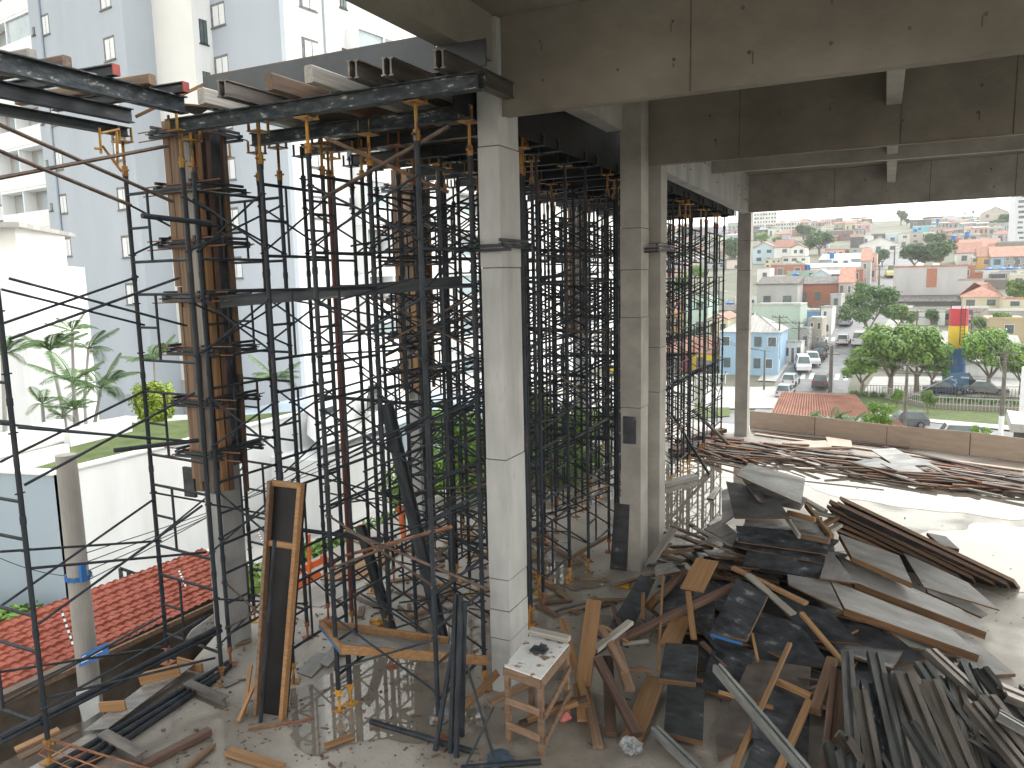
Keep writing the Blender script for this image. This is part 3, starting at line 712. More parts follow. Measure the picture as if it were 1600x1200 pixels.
# ---------------------------------------------------------------- foliage helpers
def leaf_mesh(name, n, blobs, size, m, seed, flat=.6):
    """many small leaf faces spread through the volume of several uneven clumps"""
    q = random.Random(seed); vs = []; fs = []
    tot = sum(b[3]**2 for b in blobs)
    for (bx, by, bz, br) in blobs:
        k = int(n*br*br/tot)
        for _ in range(k):
            while True:
                p = Vector((q.uniform(-1, 1), q.uniform(-1, 1), q.uniform(-1, 1)))
                if .35 < p.length < 1: break
            rr = br*(.82+.3*math.sin(p.x*7+bx*3)*math.sin(p.y*6+by)*math.cos(p.z*5))
            c = Vector((bx, by, bz))+Vector((p.x*rr, p.y*rr, p.z*rr*flat))
            s = size*q.uniform(.5, 1.3)
            nrm = (p+Vector((q.uniform(-1, 1), q.uniform(-1, 1), q.uniform(-.2, 1.4)))).normalized()
            u = nrm.orthogonal().normalized(); u.rotate(Matrix.Rotation(q.uniform(0, 6.28), 3, nrm)); v = nrm.cross(u)
            o = len(vs)
            vs += [c-u*s, c-v*s*.45+nrm*s*.15, c+u*s, c+v*s*.45+nrm*s*.15]; fs.append((o, o+1, o+2, o+3))
    me = bpy.data.meshes.new(name); me.from_pydata([tuple(v) for v in vs], [], fs)
    me.materials.append(m); me.update(); return me
def crown_blobs(seed, r, h, n=13):
    q = random.Random(seed); out = [(0, 0, h, r*.5)]
    for i in range(n):
        a = i*2.4+q.uniform(-.5, .5); e = q.uniform(-.55, 1.2); d = q.uniform(.45, .72)*r
        out.append((d*math.cos(a)*math.cos(e*.9), d*math.sin(a)*math.cos(e*.9), h+d*math.sin(e)*1.0, r*q.uniform(.24, .42)))
    return out
def trunk_mb(h, r, seed, spread=1.4, n=5):
    q = random.Random(seed); mb = MB(); z = h*.42
    mb.path([(0, 0, -.2), (q.uniform(-.1, .1), q.uniform(-.1, .1), z*.5), (q.uniform(-.15, .15), q.uniform(-.15, .15), z)], r, 8, r2=r*.75)
    for i in range(n):
        a = 2*math.pi*i/n+q.uniform(-.4, .4); s = spread*q.uniform(.6, 1)
        mid = (math.cos(a)*s*.4, math.sin(a)*s*.4, z+(h-z)*.45); e = (math.cos(a)*s, math.sin(a)*s, h*q.uniform(.9, 1.15))
        mb.path([(0, 0, z-.05), mid, e], r*.55, 6, r2=r*.15)
        a2 = a+.6; mb.path([mid, (mid[0]+math.cos(a2)*s*.4, mid[1]+math.sin(a2)*s*.4, h)], r*.3, 5, r2=r*.1)
    return mb
TREES = {}
for key, r_, h_, n_, sz, m_, fl in [('broad', 3.0, 3.4, 7000, .17, m_leaf, .85), ('round', 2.6, 3.2, 6000, .17, m_leaf, .9), ('dark', 2.6, 2.9, 3600, .22, m_leaf_d, .9), ('umbrella', 3.4, 4.3, 5600, .16, m_leaf_d, .6)]:
    TREES[key] = (leaf_mesh('crown', n_, crown_blobs(len(key)*7, r_, h_, 17), sz, m_, len(key), fl), trunk_mb(h_, .2, len(key), r_*.75).mesh('trunk', m_bark))
def tree(key, loc, s, label, group=None, rz=0, name='tree', sz=None):
    t = thing(name, label, 'tree', loc, rz, group)
    S = Matrix.Diagonal((s, s, sz or s, 1))
    inst('crown', TREES[key][0], t, S); inst('trunk', TREES[key][1], t, S)
    return t
def frond_mesh(L, droop, seed, pairs=22, wd=.34):
    q = random.Random(seed); vs = []; fs = []
    def pt(u): return Vector((L*u*(1-.12*u*droop), 0, L*(.42*u-droop*.62*u*u)))
    mb = MB(); pp = [pt(i/9) for i in range(10)]; mb.path(pp, .018, 4, r2=.004)
    for i in range(pairs):
        u = .12+.88*i/pairs; p = pt(u); tng = (pt(min(1, u+.03))-pt(u-.03)).normalized()
        l = wd*L*math.sin(math.pi*(.12+.8*u))*q.uniform(.85, 1.1)
        for s in (-1, 1):
            dirv = (Vector((0, s, -.25))+tng*.75).normalized(); w2 = tng*.018*L
            e = p+dirv*l+Vector((0, 0, -.18*l))
            mid = p+dirv*l*.5
            mb.poly([p-w2*.6, mid-w2, e, mid+w2], [(0, 1, 2, 3)])
    return mb.mesh('frond', m_frond)
FR = [frond_mesh(1.0, d, i) for i, d in enumerate((.7, 1.05, 1.4, .3))]
def palm(base, top, label, L=1.5, n=11, r=.07, seed=0, group='garden palms'):
    q = random.Random(seed); base = Vector(base); top = Vector(top)
    t = thing('palm_tree', label, 'palm', base, 0, group)
    mid = (base+top)/2+Vector((q.uniform(-.15, .15), q.uniform(-.1, .1), 0))
    MB().path([base-Vector((0, 0, .3)), mid, top], r, 7, r2=r*.7).build('trunk', m_pole, t)
    for i in range(n):
        a = 2.4*i+q.uniform(-.3, .3)
        Mx = Matrix.Translation(top-base) @ Matrix.Rotation(a, 4, 'Z') @ Matrix.Rotation(-q.uniform(-.1, 1.0), 4, 'Y') @ Matrix.Scale(L*.78*q.uniform(.8, 1.1), 4)
        inst('frond', FR[i % 4], t, Mx)
    return t

# ---------------------------------------------------------------- left: ditch, wall, tiled roof, pole
mb = MB(); n1, n2 = 16, 40; q = random.Random(9)
pts = []
for j in range(n2+1):
    for i in range(n1+1):
        u = i/n1; x = -9.75+u*2.75; y = -1+j*.33
        z = -1.25+.75*u**3+.12*math.sin(x*5+y*2)+q.uniform(-.05, .05)
        pts.append((x, y, min(z, -.32)))
mb.poly(pts, [(j*(n1+1)+i, j*(n1+1)+i+1, (j+1)*(n1+1)+i+1, (j+1)*(n1+1)+i) for j in range(n2) for i in range(n1)])
tag(mb.build('ditch_soil', m_dirt, center=False), kind='structure')
MB().prism([(-9.65, -2), (-9.45, -2), (-9.30, 11.0), (-9.50, 11.0)], -1.5, -.34).build('retaining_wall', m_dirt)
tag(bpy.data.objects['retaining_wall'], 'dirt-stained dark retaining wall below the red tiled roof', 'wall')
# plastered patch of the wall by the column
panel('rubble_patch', [PX(345, 952, -9.2), PX(300, 985, -9.2), PX(290, 1000, -9.2), PX(340, 990, -9.2)], .02, [m_plaster, m_plaster], 'pale rubble patch on the retaining wall beside the grey column', 'wall')
rf = thing('tiled_roof', 'long narrow red clay tile roof along the ditch at the left', 'roof', (-10, 5, -.3))
xa, xb, za, zb_ = -9.42, -10.55, -.36, .06
mb = MB(); ny = 420; us = []
for k in range(11): us += [(k/11, .0), ((k+.97)/11, -.028)]
us.append((1, 0)); pts = []; ya, yb_ = -3.0, 9.0; nxr = len(us)-1
for j in range(ny+1):
    y = ya+(yb_-ya)*j/ny
    for i, (u, dzz) in enumerate(us):
        x = xa+(xb-xa)*u+.055*(y-5); z = za+(zb_-za)*u+.02*abs(math.cos(math.pi*j/4+.0))+dzz+.008*math.sin(y*1.7+u*9)+.006*math.sin(j*.8+i*2.3)+.012*math.sin(y*.9+i)
        pts.append((x, y, z))
mb.poly(pts, [(j*(nxr+1)+i, j*(nxr+1)+i+1, (j+1)*(nxr+1)+i+1, (j+1)*(nxr+1)+i) for j in range(ny) for i in range(nxr)])
mb.build('tiles', m_tile, rf)
mb = MB()
for k in range(13): mb.beam((-9.5+.055*(k-8), -3+k, -.42), (-10.5+.055*(k-8), -3+k, -.03), .05, .08)
mb.beam((-9.80, -3, -.43), (-9.10, 10.6, -.43), .05, .07)
mb.build('rafter', m_wood_o, rf)
MB().bb((-10.6, -3, -1.3), (-10.4, 9.5, -.12)).build('back_wall', m_white, rf)

pl = thing('concrete_pole', 'cut-off round concrete pole standing in the ditch at the left, blue sign tied on', 'pole', (-9.05, 5.98, -1.2))
pb = PD(146, 1130, 9.9); pt_ = PD(137, 697, 9.9)
MB().tube((pb.x, pb.y, -1.35), (pb.x, pb.y, pt_.z), .135, 20, r2=.118).build('shaft', m_pole, pl)
mb = MB()
for i in range(14):
    a = i*2*math.pi/14; b = a+2*math.pi/14; mb.beam((pb.x+.15*math.cos(a), pb.y+.15*math.sin(a), .92), (pb.x+.15*math.cos(b), pb.y+.15*math.sin(b), .90), .012, .05)
mb.box((pb.x+.17, pb.y-.05, 1.0), (.05, .07, .22)); mb.build('band', m_blue, pl)
panel('blue_sign', [PD(124, 1041, 9.65), PD(169, 1017, 9.5), PD(171, 1008, 9.5), PD(169, 1006, 9.5)], .01, [m_blue, m_blue], 'x', 'sign')
bpy.data.objects.remove(bpy.data.objects['blue_sign'])
def vpanel(name, pts, thick, mats, label, cat, parent=None):
    mb = MB(); P4 = [Vector(p) for p in pts]; nrm = (P4[1]-P4[0]).cross(P4[2]-P4[0]).normalized(); n = len(P4)
    back = [p-nrm*thick for p in P4]
    mb.poly(P4+back, [tuple(range(n)), tuple(range(2*n-1, n-1, -1))]+[(i, n+i, n+(i+1) % n, (i+1) % n) for i in range(n)])
    return tag(mb.build(name, mats, parent), label, cat if not parent else None)
vpanel('blue_sign', [PD(124, 1043, 9.6), PD(127, 1024, 9.6), PD(168, 1003, 9.6), PD(171, 1022, 9.6)], .01, m_blue, 'blue rectangular sign with faint white lines fixed across the concrete pole', 'sign')
mb = MB()
for (x0, y0, x1, y1) in [(128, 1027, 134, 1024), (127, 1033, 150, 1022), (127, 1036, 138, 1031), (151, 1021, 160, 1017), (141, 1030, 152, 1025)]:
    mb.tube(PD(x0, y0, 9.585), PD(x1, y1, 9.585), .008, 4)
mb.build('lettering', m_wsign, bpy.data.objects['blue_sign'])
vpanel('white_sheet', [PD(119, 1076, 9.5), PD(155, 1079, 9.5), PD(156, 1112, 9.6), PD(131, 1128, 9.65), PD(120, 1090, 9.55)], .008, m_wsign, 'white printed sheet wrapped on the foot of the concrete pole', 'sign')

# metal sheet and tubes lying along the slab edge
panel('zinc_sheet', [PZ(130, 1142, .02), PZ(168, 1138, .08), PZ(318, 1030, .10), PZ(262, 1042, .04)], .006, [m_ply_g, m_ply_g], 'bent grey metal sheet lying along the slab edge', 'sheet')
for i, (a, b, lb) in enumerate([((92, 1192), (358, 1034), 'black tube lying on the slab edge, outermost of the three'), ((110, 1197), (360, 1040), 'black tube lying on the slab edge, middle of the three'), ((130, 1200), (350, 1052), 'black tube lying on the slab edge, innermost of the three')]):
    A = PZ(*a, .03); B = PZ(*b, .03); tag(MB().tube(A+(A-B)*.2, B, .03, 8).build('loose_tube', m_pipe), lb, 'tube')
for i, (a, b, lb) in enumerate([((0, 1152), (345, 978), 'upper of two parallel tubes tied low across the leftmost tower'), ((0, 1160), (346, 985), 'lower of two parallel tubes tied low across the leftmost tower')]):
    A = PX(*a, -7.12); B = PX(*b, -6.9); tag(MB().tube(A, B, .027, 8).build('loose_tube', m_pipe), lb, 'tube')
steelbeam('steel_block', PZ(292, 1072, .06), PZ(352, 1098, .06), .11, .11, m_steel_rb, 'short brown steel box beam on the floor under the slab-edge tubes', 'steel beam')
steelbeam('steel_block', PZ(160, 1152, .06), PZ(222, 1186, .06), .12, .12, m_steel_rb, 'short brown steel box beam on the floor near the bottom left', 'steel beam')
plank('plank', PZ(218, 1062, .12), PZ(280, 1046, .2), .03, .14, m_wood, 'fresh pine board on edge upon the metal sheet', 'plank')
plank('plank', PZ(278, 1034, .08), PZ(316, 1044, .08), .03, .12, m_wood, 'fresh pine board standing behind the metal sheet', 'plank')
plank('plank', PZ(156, 1105, .1), PZ(196, 1102, .12), .03, .11, m_wood, 'short fresh board on edge at the left end of the metal sheet', 'plank')
plank('plank', PZ(24, 1172, .02), PZ(92, 1140, .05), .09, .03, m_wood, 'fresh batten pointing at the foot of the leftmost tower', 'plank')
plank('plank', PZ(30, 1185, .02), PZ(120, 1140, .05), .10, .03, m_wood_o, 'worn plank beside the fresh batten at the lower left', 'plank')
plank('plank', PZ(222, 1197, .03), PZ(328, 1142, .05), .09, .07, m_wood_d, 'long dark wet timber lying on the floor at the bottom left', 'plank')
plank('plank', PZ(286, 1205, .03), PZ(332, 1164, .03), .07, .03, m_wood_o, 'split brown batten at the bottom edge left of centre', 'plank')
plank('plank', PZ(356, 1174, .03), PZ(440, 1200, .03), .12, .03, m_wood, 'broken orange board at the bottom edge', 'plank')
# rusty rebar cage, bottom left corner
mb = MB()
A, B = PZ(60, 1150, .45), PZ(190, 1215, .08)
d = (B-A).normalized(); sdv = Vector((-d.y, d.x, 0)).normalized()
A2 = PZ(80, 1150, .42); B2 = PZ(250, 1212, .05)
ln = [(PZ(86, 1156, .35), PZ(300, 1222, .1)), (PZ(70, 1168, .30), PZ(250, 1235, .1)), (PZ(86, 1160, .1), PZ(300, 1222, -.0)+Vector((0, 0, .02))), (PZ(60, 1178, .1), PZ(210, 1245, .02))]
for a, b in ln: mb.tube(a, b, .008, 5)
for k in range(9):
    u = k/8; c = [a.lerp(b, u) for a, b in ln]
    for i, j in ((0, 1), (1, 3), (3, 2), (2, 0)): mb.tube(c[i], c[j], .006, 4)
tag(mb.build('rebar_cage', m_rust), 'rusty reinforcement cage lying in the bottom left corner', 'rebar')

# white boundary wall with garden behind
bw = thing('boundary_wall', 'tall smooth white garden wall with a blue-grey side, beyond the red roof', 'wall', (-13, 8.25, -1.3))
WZ = 1.27
mb = MB().bb((-13.18, 8.26, -11), (-13.0, 18.2, WZ)); mb.build('wall_face', m_white, bw)
c0 = Vector((-13.0, 8.26, 0)); e0 = PZ(-60, 695, WZ)
mb = MB().prism([(-13.0, 8.25), (-13.0, 8.43), (-24, 6.2), (-24, 6.0)], -11, WZ); mb.build('wall_face', m_greyd, bw)
mb = MB().bb((-13.22, 8.20, WZ), (-12.97, 18.2, WZ+.04)).prism([(-12.97, 8.2), (-13, 8.5), (-24, 6.25), (-24, 5.95)], WZ+.001, WZ+.042); mb.build('coping', m_white, bw)
mb = MB(); pts = []; q = random.Random(3)
gpoly = [(-13.18, 8.3), (-13.18, 17.5)]+[tuple(PZ(*p, 1.02).xy) for p in ((335, 652), (215, 662), (160, 686), (105, 698), (-60, 735))]
tag(MB().prism([(-13.3, 15)]+[tuple(PZ(*p, .2).xy) for p in ((420, 645), (200, 650), (60, 668), (-80, 700))], -11, .2).build('garden_path', m_pave, center=False), kind='structure')
tag(MB().prism(gpoly, -11, 1.02).build('garden_ground', m_grass, center=False), kind='structure')
tag(MB().prism([(-9.7, -4), (-9.5, 9.5), (-9.3, 30), (-13.0, 30), (-13.0, -4)], -11, -1.32).build('yard_ground', m_pave, center=False), kind='structure')
tag(MB().prism([(-13.0, -4), (-13.0, 8.2), (-40, 3), (-40, -4)], -11, -1.30).build('yard_lawn', m_grass, center=False), kind='structure')
# courtyard paving before the apartment towers
tag(MB().prism([(-60, 0), (-24.5, 6), (-27.5, 17.2), (-20.4, 21.2), (-13.1, 18.4), (-13.1, 60), (-100, 60)], -11, -3.82).build('courtyard', m_pave, center=False), kind='structure')
# low white planter walls in the garden
mb = MB()
def wall_line(a, b, h, z, m, label, th=.18, name='garden_wall'):
    d = (Vector(b)-Vector(a)); d.z = 0; nn = Vector((-d.y, d.x, 0)).normalized()*th
    return tag(MB().prism([(a[0], a[1]), (b[0], b[1]), (b[0]+nn.x, b[1]+nn.y), (a[0]+nn.x, a[1]+nn.y)], z-h, z).build(name, m), label, 'wall')
wall_line(PZ(-40, 733, 1.3), PZ(108, 694, 1.3), .4, 1.3, m_white, 'low white ramp wall left of the thin palms')
wall_line(PZ(108, 672, 1.4), PZ(205, 650, 1.4), .5, 1.4, m_white, 'white planter wall behind the palm trunks')
wall_line(PZ(-40, 690, 1.5), PZ(100, 655, 1.5), .5, 1.5, m_white, 'higher white ramp wall at the left edge')
tag(MB().prism([tuple(PZ(-40, 728, 1.1).xy), tuple(PZ(104, 690, 1.1).xy), tuple(PZ(108, 668, 1.1).xy), tuple(PZ(-40, 690, 1.1).xy)], .9, 1.12).build('ramp', m_pave, center=False), kind='structure')
# small details on the big wall
o = MB().box((-12.96, 11.36, .55), (.05, .14, .16)).build('wall_lamp', m_steel); tag(o, 'small dark floodlight box on the white garden wall', 'lamp')
mb = MB()
for (a, b) in [((188, 888), (191, 920)), ((188, 888), (222, 900)), ((222, 900), (224, 912)), ((201, 893), (202, 915)), ((213, 907), (214, 922)), ((213, 907), (228, 907))]:
    mb.beam(PX(*a, -12.2), PX(*b, -12.2), .05, .05)
tag(mb.build('gate_frame', m_steel), 'small black gate frame between the red roof and the white wall', 'gate')
# overhead wires sagging from the pole
def cable(a, b, sag, r, label, m=m_cable, n=14, group=None):
    a = Vector(a); b = Vector(b)
    pts = [a.lerp(b, i/n)-Vector((0, 0, sag*4*(i/n)*(1-i/n))) for i in range(n+1)]
    return tag(MB().path(pts, r, 4).build('cable', m), label, 'cable', group)
pc = Vector((pb.x+.1, pb.y, .85))
for i in range(4): cable(pc+Vector((0, 0, .12*i)), (-8.6+.1*i, 16+i, 3.4-.35*i), .35, .007, ['lowest', 'second lowest', 'second highest', 'highest'][i]+' thin black service cable sagging from the concrete pole', group='cables from the concrete pole')
cable(PX(0, 872, -12), PX(146, 900, -11), .1, .008, 'cable crossing the blue-grey side of the garden wall')
# black and white tape on the roof
for i, (a, b) in enumerate([((96, 954), (114, 1007)), ((279, 890), (290, 916)), ((401, 827), (412, 850))]):
    A, B = PX(*a, -9.75), PX(*b, -9.45)
    t = thing('marker_tape', ['black and white striped cord hanging on the red roof left of the pole', 'striped cord on the red roof by the short inner posts', 'striped cord beyond the grey column, above the scrap'][i], 'tape', A)
    w_ = MB(); k_ = MB()
    for k in range(12):
        (w_ if k % 2 else k_).tube(A.lerp(B, k/12), A.lerp(B, (k+1)/12), .014, 5)
    w_.build('white_band', m_white, t); k_.build('black_band', m_cable, t)

# palms and shrub
def gp(px, py, d): v = PD(px, py, d); return v
for i, (b, t_, d, L, n, lb) in enumerate([
    ((108, 738), (78, 548), 20, 1.25, 11, 'thin leaning palm, its crown against the white house'),
    ((118, 735), (113, 517), 21, .95, 9, 'tallest thin palm in front of the apartment corner'),
    ((112, 738), (113, 598), 19, 1.25, 9, 'palm with big arching fronds, in the middle of the clump'),
    ((143, 690), (158, 607), 21, 1.5, 10, 'palm with long upright fronds right of the clump'),
    ((90, 740), (66, 632), 19, .75, 8, 'small slender palm leaning left at the front of the garden'),
    ((106, 742), (97, 652), 19, .7, 8, 'short palm with a drooping crown low in the clump'),
    ((118, 740), (118, 640), 18.6, .9, 9, 'short bright palm with a fan of new leaves'),
    ((135, 690), (138, 545), 23, 1.3, 9, 'feathery palm behind the clump, near the grey facade'),
    ((3, 740), (4, 555), 17, 1.0, 10, 'palm cut by the left edge of the picture'),
    ((246, 640), (241, 565), 25, 1.5, 10, 'palm behind the round yellow-green shrub')]):
    B = gp(*b, d); B.z = max(B.z, 1.0) if False else B.z
    palm(B-Vector((0, 0, .3)), gp(*t_, d), lb, L, n, .055, i)
palm(PD(432, 700, 24), PD(431, 592, 24), 'palm glimpsed through the front left tower', 1.3, 10, .09, 44)
sh = thing('round_shrub', 'round clipped yellow-green shrub in front of the garage', 'shrub', PD(236, 668, 22))
c = PD(240, 627, 22)
inst('leaves', leaf_mesh('leaves', 11000, [(0, 0, 0, .66), (.1, 0, .08, .64), (-.12, .1, -.1, .6), (.15, -.1, -.2, .55), (-.2, 0, .15, .5)], .06, m_leaf_y, 4, .95), sh, Matrix.Translation(c-PD(236, 668, 22)))
MB().path([PD(236, 672, 22), PD(238, 655, 22), PD(240, 630, 22)], .05, 6, r2=.03).build('trunk', m_bark, sh)
hb = leaf_mesh('hedge_leaves', 7000, [(x*.55, math.sin(x*1.3)*.3, 0, .5) for x in range(-5, 6)], .06, m_leaf_y, 14, .5)
o = inst('low_hedge', hb, None, Matrix.Translation(PD(235, 690, 19)) @ Matrix.Rotation(.9, 4, 'Z') @ Matrix.Scale(.62, 4)); tag(o, 'low clipped yellow-green hedge along the top of the white wall', 'hedge')
o = inst('low_hedge', hb, None, Matrix.Translation(PD(270, 668, 22)) @ Matrix.Rotation(.5, 4, 'Z') @ Matrix.Scale(.7, 4)); tag(o, 'second strip of hedge below the round shrub', 'hedge')
o = inst('grass_tufts', leaf_mesh('tufts', 2600, [(x*.8, 0, 0, .6) for x in range(-3, 4)], .10, m_leaf, 24, .45), None, Matrix.Translation(PD(560, 842, 14.5)) @ Matrix.Rotation(1.4, 4, 'Z')); tag(o, 'tall grass growing along the foot of the white wall', 'grass', kind='stuff')
o = inst('grass_tufts', leaf_mesh('tufts2', 2600, [(x*.7, 0, 0, .5) for x in range(-3, 4)], .08, m_leaf, 25, .4), None, Matrix.Translation(PD(20, 965, 13)) @ Matrix.Rotation(.4, 4, 'Z')); tag(o, 'rough grass beyond the red roof', 'grass', kind='stuff')
# bushes beside the slab behind the towers
for i, (px, py, d, s, lb) in enumerate([(715, 735, 17, 1.15, 'bright green bush seen left of the pale front column'), (760, 720, 19, 1.0, 'green bush directly behind the pale front column'), (845, 700, 19, 1.2, 'leafy bush seen between the pale and rear columns'), (880, 720, 20, 1.0, 'lower bush right beside the farthest left column'), (950, 690, 23, 1.0, 'bush left of the rear column pair'), (860, 770, 17.5, .8, 'weedy bush at the slab edge behind the towers')]):
    v = PD(px, py, d)
    if i < 1: BU = leaf_mesh('bush_leaves', 4200, crown_blobs(5, 1.5, 0, 12), .085, m_leaf, 31, .9)
    t = thing('bush', lb, 'bush', v, i*1.1, 'bushes along the slab edge')
    inst('leaves', BU, t, Matrix.Scale(s, 4)); MB().tube(v-Vector((0, 0, 1.9)), v, .07, 6).build('stem', m_bark, t)
# orange site barrier and planks outside the slab
for nm_, seg in (('bent orange plastic safety barrier beyond the tall black form', [((440, 905), (512, 872)), ((440, 930), (500, 895)), ((442, 898), (444, 935)), ((505, 815), (508, 900)), ((500, 872), (525, 880)), ((482, 835), (484, 905))]),
                 ('small orange barrier piece at the slab edge behind the leaning beams', [((620, 795), (640, 800)), ((625, 795), (632, 845))])):
    mb = MB()
    for a, b in seg: mb.beam(PD(*a, 11.3), PD(*b, 11.3), .04, .09)
    tag(mb.build('safety_barrier', m_orange), nm_, 'barrier')
panel('timber_sheet', [PZ(500, 905, .05), PZ(590, 855, .05), PZ(640, 850, .05), PZ(560, 905, .05)], .02, [m_wood, m_edge], 'pale plywood sheet on the far left slab edge', 'panel')
panel('timber_sheet', [PZ(440, 940, .02), PZ(520, 905, .02), PZ(590, 905, .02), PZ(500, 948, .02)], .02, [m_conc, m_conc], 'pale dusty sheet lying behind the tall black form', 'panel')

# ---------------------------------------------------------------- apartment towers
AA = rad(8.2)
AX = Vector((math.cos(AA), -math.sin(AA), 0)); AY = Vector((math.sin(AA), math.cos(AA), 0))
AC = PD(462, 447, 42); AC.z = 0
def sv(s, v, z): return AC+AX*s+AY*v+Vector((0, 0, z))
def hit_front(px, py, v):
    d = ray(px, py); o = Vector((0, 0, CAMZ)); t = ((AC+AY*v-o).dot(AY))/d.dot(AY); p = o+d*t; return (p-AC).dot(AX), p.z
def hit_side(px, py, s):
    d = ray(px, py); o = Vector((0, 0, CAMZ)); t = ((AC+AX*s-o).dot(AX))/d.dot(AX); p = o+d*t; return (p-AC).dot(AY), p.z
RotA = Matrix.Rotation(-AA, 3, 'Z')
def abox(mb, s0, s1, v0, v1, z0, z1, mi=0):
    return mb.box(sv((s0+s1)/2, (v0+v1)/2, (z0+z1)/2), (abs(s1-s0), abs(v1-v0), z1-z0), RotA, mi)
def fwin(parent, s, z, wd, h, v, kind='shutter', side=False):
    """window on a front (v plane) or side (s plane) wall: flat plate coloured as reveal shade, sill and pane"""
    fm_ = MB(); pn = MB(); e = .05
    def bx(mb, a0, a1, d0, d1, z0, z1):
        if side: abox(mb, v+d0, v+d1, a0, a1, z0, z1)
        else: abox(mb, a0, a1, v-d1, v-d0, z0, z1)
    bx(fm_, s-wd/2, s+wd/2, -.02, .012, z-h/2, z+h/2)
    bx(fm_, s-wd/2-.06, s+wd/2+.06, .0, .07, z-h/2-.07, z-h/2-.005)
    f = fm_.build('window', m_shade_frame if kind != 'glass' else m_steel, parent)
    if kind == 'shutter':
        o_ = .10*wd  # offset bares the shade colour left of the shutters
        bx(pn, s-wd/2+o_+.09, s+o_*.4+wd*.02, .014, .034, z-h/2+.05, z+h/2-.15); bx(pn, s+o_*.4+wd*.08, s+wd/2-.03, .014, .034, z-h/2+.05, z+h/2-.15)
        pn.build('shutter', m_shut, f)
    else:
        bx(pn, s-wd/2+.05, s-.02, .014, .03, z-h/2+.05, z+h/2-.05); bx(pn, s+.03, s+wd/2-.05, .014, .03, z-h/2+.05, z+h/2-.05)
        pn.build('pane', m_glass if kind == 'glass' else m_glass_b, f)
T1 = thing('apartment_tower', 'tall pale apartment block with a grey front and white right side, directly behind the formwork', 'building', sv(0, 0, -4))
mb = MB(); abox(mb, -6.7, -.003, 0, .3, -4, 34); mb.build('wall', m_grey, T1)
mb = MB(); abox(mb, -6.7, 0, .3, 40, -4, 34); mb.build('wall', m_white, T1)
zc = hit_front(352, 103, 0)[1]; s1 = hit_front(346, 103, 0)[0]
for k in range(-4, 5): fwin(T1, s1, zc+2.8*k, 1.25, 1.25, 0)
zc2 = hit_side(487, 80, 0)[1]
for k in range(-3, 4):
    fwin(T1, hit_side(485, 80, 0)[0], zc2+2.8*k, 1.2, 1.25, 0, 'shutter', True)
    fwin(T1, hit_side(537, 22, 0)[0], zc2+.4+2.8*k, .55, .6, 0, 'glass', True)
mb = MB(); vv = hit_side(527, 447, 0)[0]; mb.tube(sv(.06, vv, -3), sv(.06, vv, 34), .06, 6); mb.build('drain_pipe', m_grey, T1)
b0 = hit_side(560, 447, 0)[0]; b1 = hit_side(600, 447, 0)[0]; b2 = hit_side(650, 447, 0)[0]
zb0 = hit_side(610, 398, 0)[1]
def balcony(parent, a0, a1, am, z, v, side, glass=(False, False), depth=1.5, ph=1.15, oh=1.45):
    """white parapet, two bays with shade painted on the back and a slab edge; z = top of the parapet"""
    mb = MB(); dk = MB(); gl = MB(); gr = MB()
    def bx(mb, a, b, d0, d1, z0, z1):
        if side: abox(mb, v+d0, v+d1, a, b, z0, z1)
        else: abox(mb, a, b, v-d1, v-d0, z0, z1)
    bx(mb, a0, a1, 0, .9, z-ph, z); bx(mb, a0, a1, 0, .9, z+oh, z+oh+.18)
    bx(mb, a0, a0+.1, 0, .88, z-.02, z+oh+.02); bx(mb, a1-.1, a1, 0, .88, z-.02, z+oh+.02); bx(mb, am-.06, am+.06, 0, .88, z-.02, z+oh+.02)
    p = mb.build('balcony', m_white, parent)
    bx(dk, a0+.1, a1-.1, .0, .03, z, z+oh); dk.build('recess_shade', m_open_shade, p)
    for (x0, x1, g) in ((a0+.12, am-.08, glass[0]), (am+.08, a1-.12, glass[1])):
        gr = MB(); bx(gr, x0+.25*(x1-x0), x1-.1*(x1-x0), .035, .06, z, z+oh-.2); gr.build('balcony_door', m_glass_b, p)
        if g: bx(gl, x0, x1, .74, .77, z, z+oh)
    if gl.v: gl.build('glazing', m_glass_b, p)
q = random.Random(21)
for k in range(-3, 5):
    balcony(T1, b0, b2, b1, zb0+2.8*k, 0, True, (q.random() < .3, q.random() < .5))
    balcony(T1, hit_side(705, 447, 0)[0], hit_side(800, 447, 0)[0], hit_side(750, 447, 0)[0], zb0+2.8*k, 0, True, (q.random() < .4, q.random() < .4))
# stair core and recessed strips
T2 = thing('apartment_core', 'smooth cream stair core with narrow windows, between the two grey fronts', 'building', sv(-10, -1.2, -4))
s_a, s_b = hit_front(271, 447, -1.2)[0], hit_front(331, 447, -1.2)[0]
mb = MB(); abox(mb, s_a, s_b, -1.2, 14, -4, 34); mb.build('wall', m_cream, T2)
mb = MB(); abox(mb, s_b, s_b+.012, -1.15, 0, -3.9, 33.9); mb.build('wall', m_white, T2)
for k in range(-4, 5): fwin(T2, -.55, hit_side(308, 47, s_b)[1]+2.8*k, .5, 1.3, s_b+.012, 'glass', True)
s_c = hit_front(243, 447, -1.9)[0]
mb = MB(); abox(mb, s_c-.5, s_a, -1.0, 12, -4, 34); mb.build('wall', m_white, T2)
zg = hit_front(228, 71, -1.0)[1]
for k in range(-5, 5): fwin(T2, hit_front(228, 71, -1.0)[0], zg+2.8*k, 1.0, 1.25, -1.0, 'glass')
T3 = thing('apartment_wing', 'wide grey apartment front with shuttered windows, left of the cream stair core', 'building', sv(-13, -3, -4))
s_d, s_e = hit_front(138, 447, -3)[0], hit_front(228, 447, -3)[0]
mb = MB(); abox(mb, s_d, s_e, -3, 12, -4, 34); mb.build('wall', m_grey, T3)
zw = hit_front(170, 76, -3)[1]; sw = hit_front(171, 76, -3)[0]
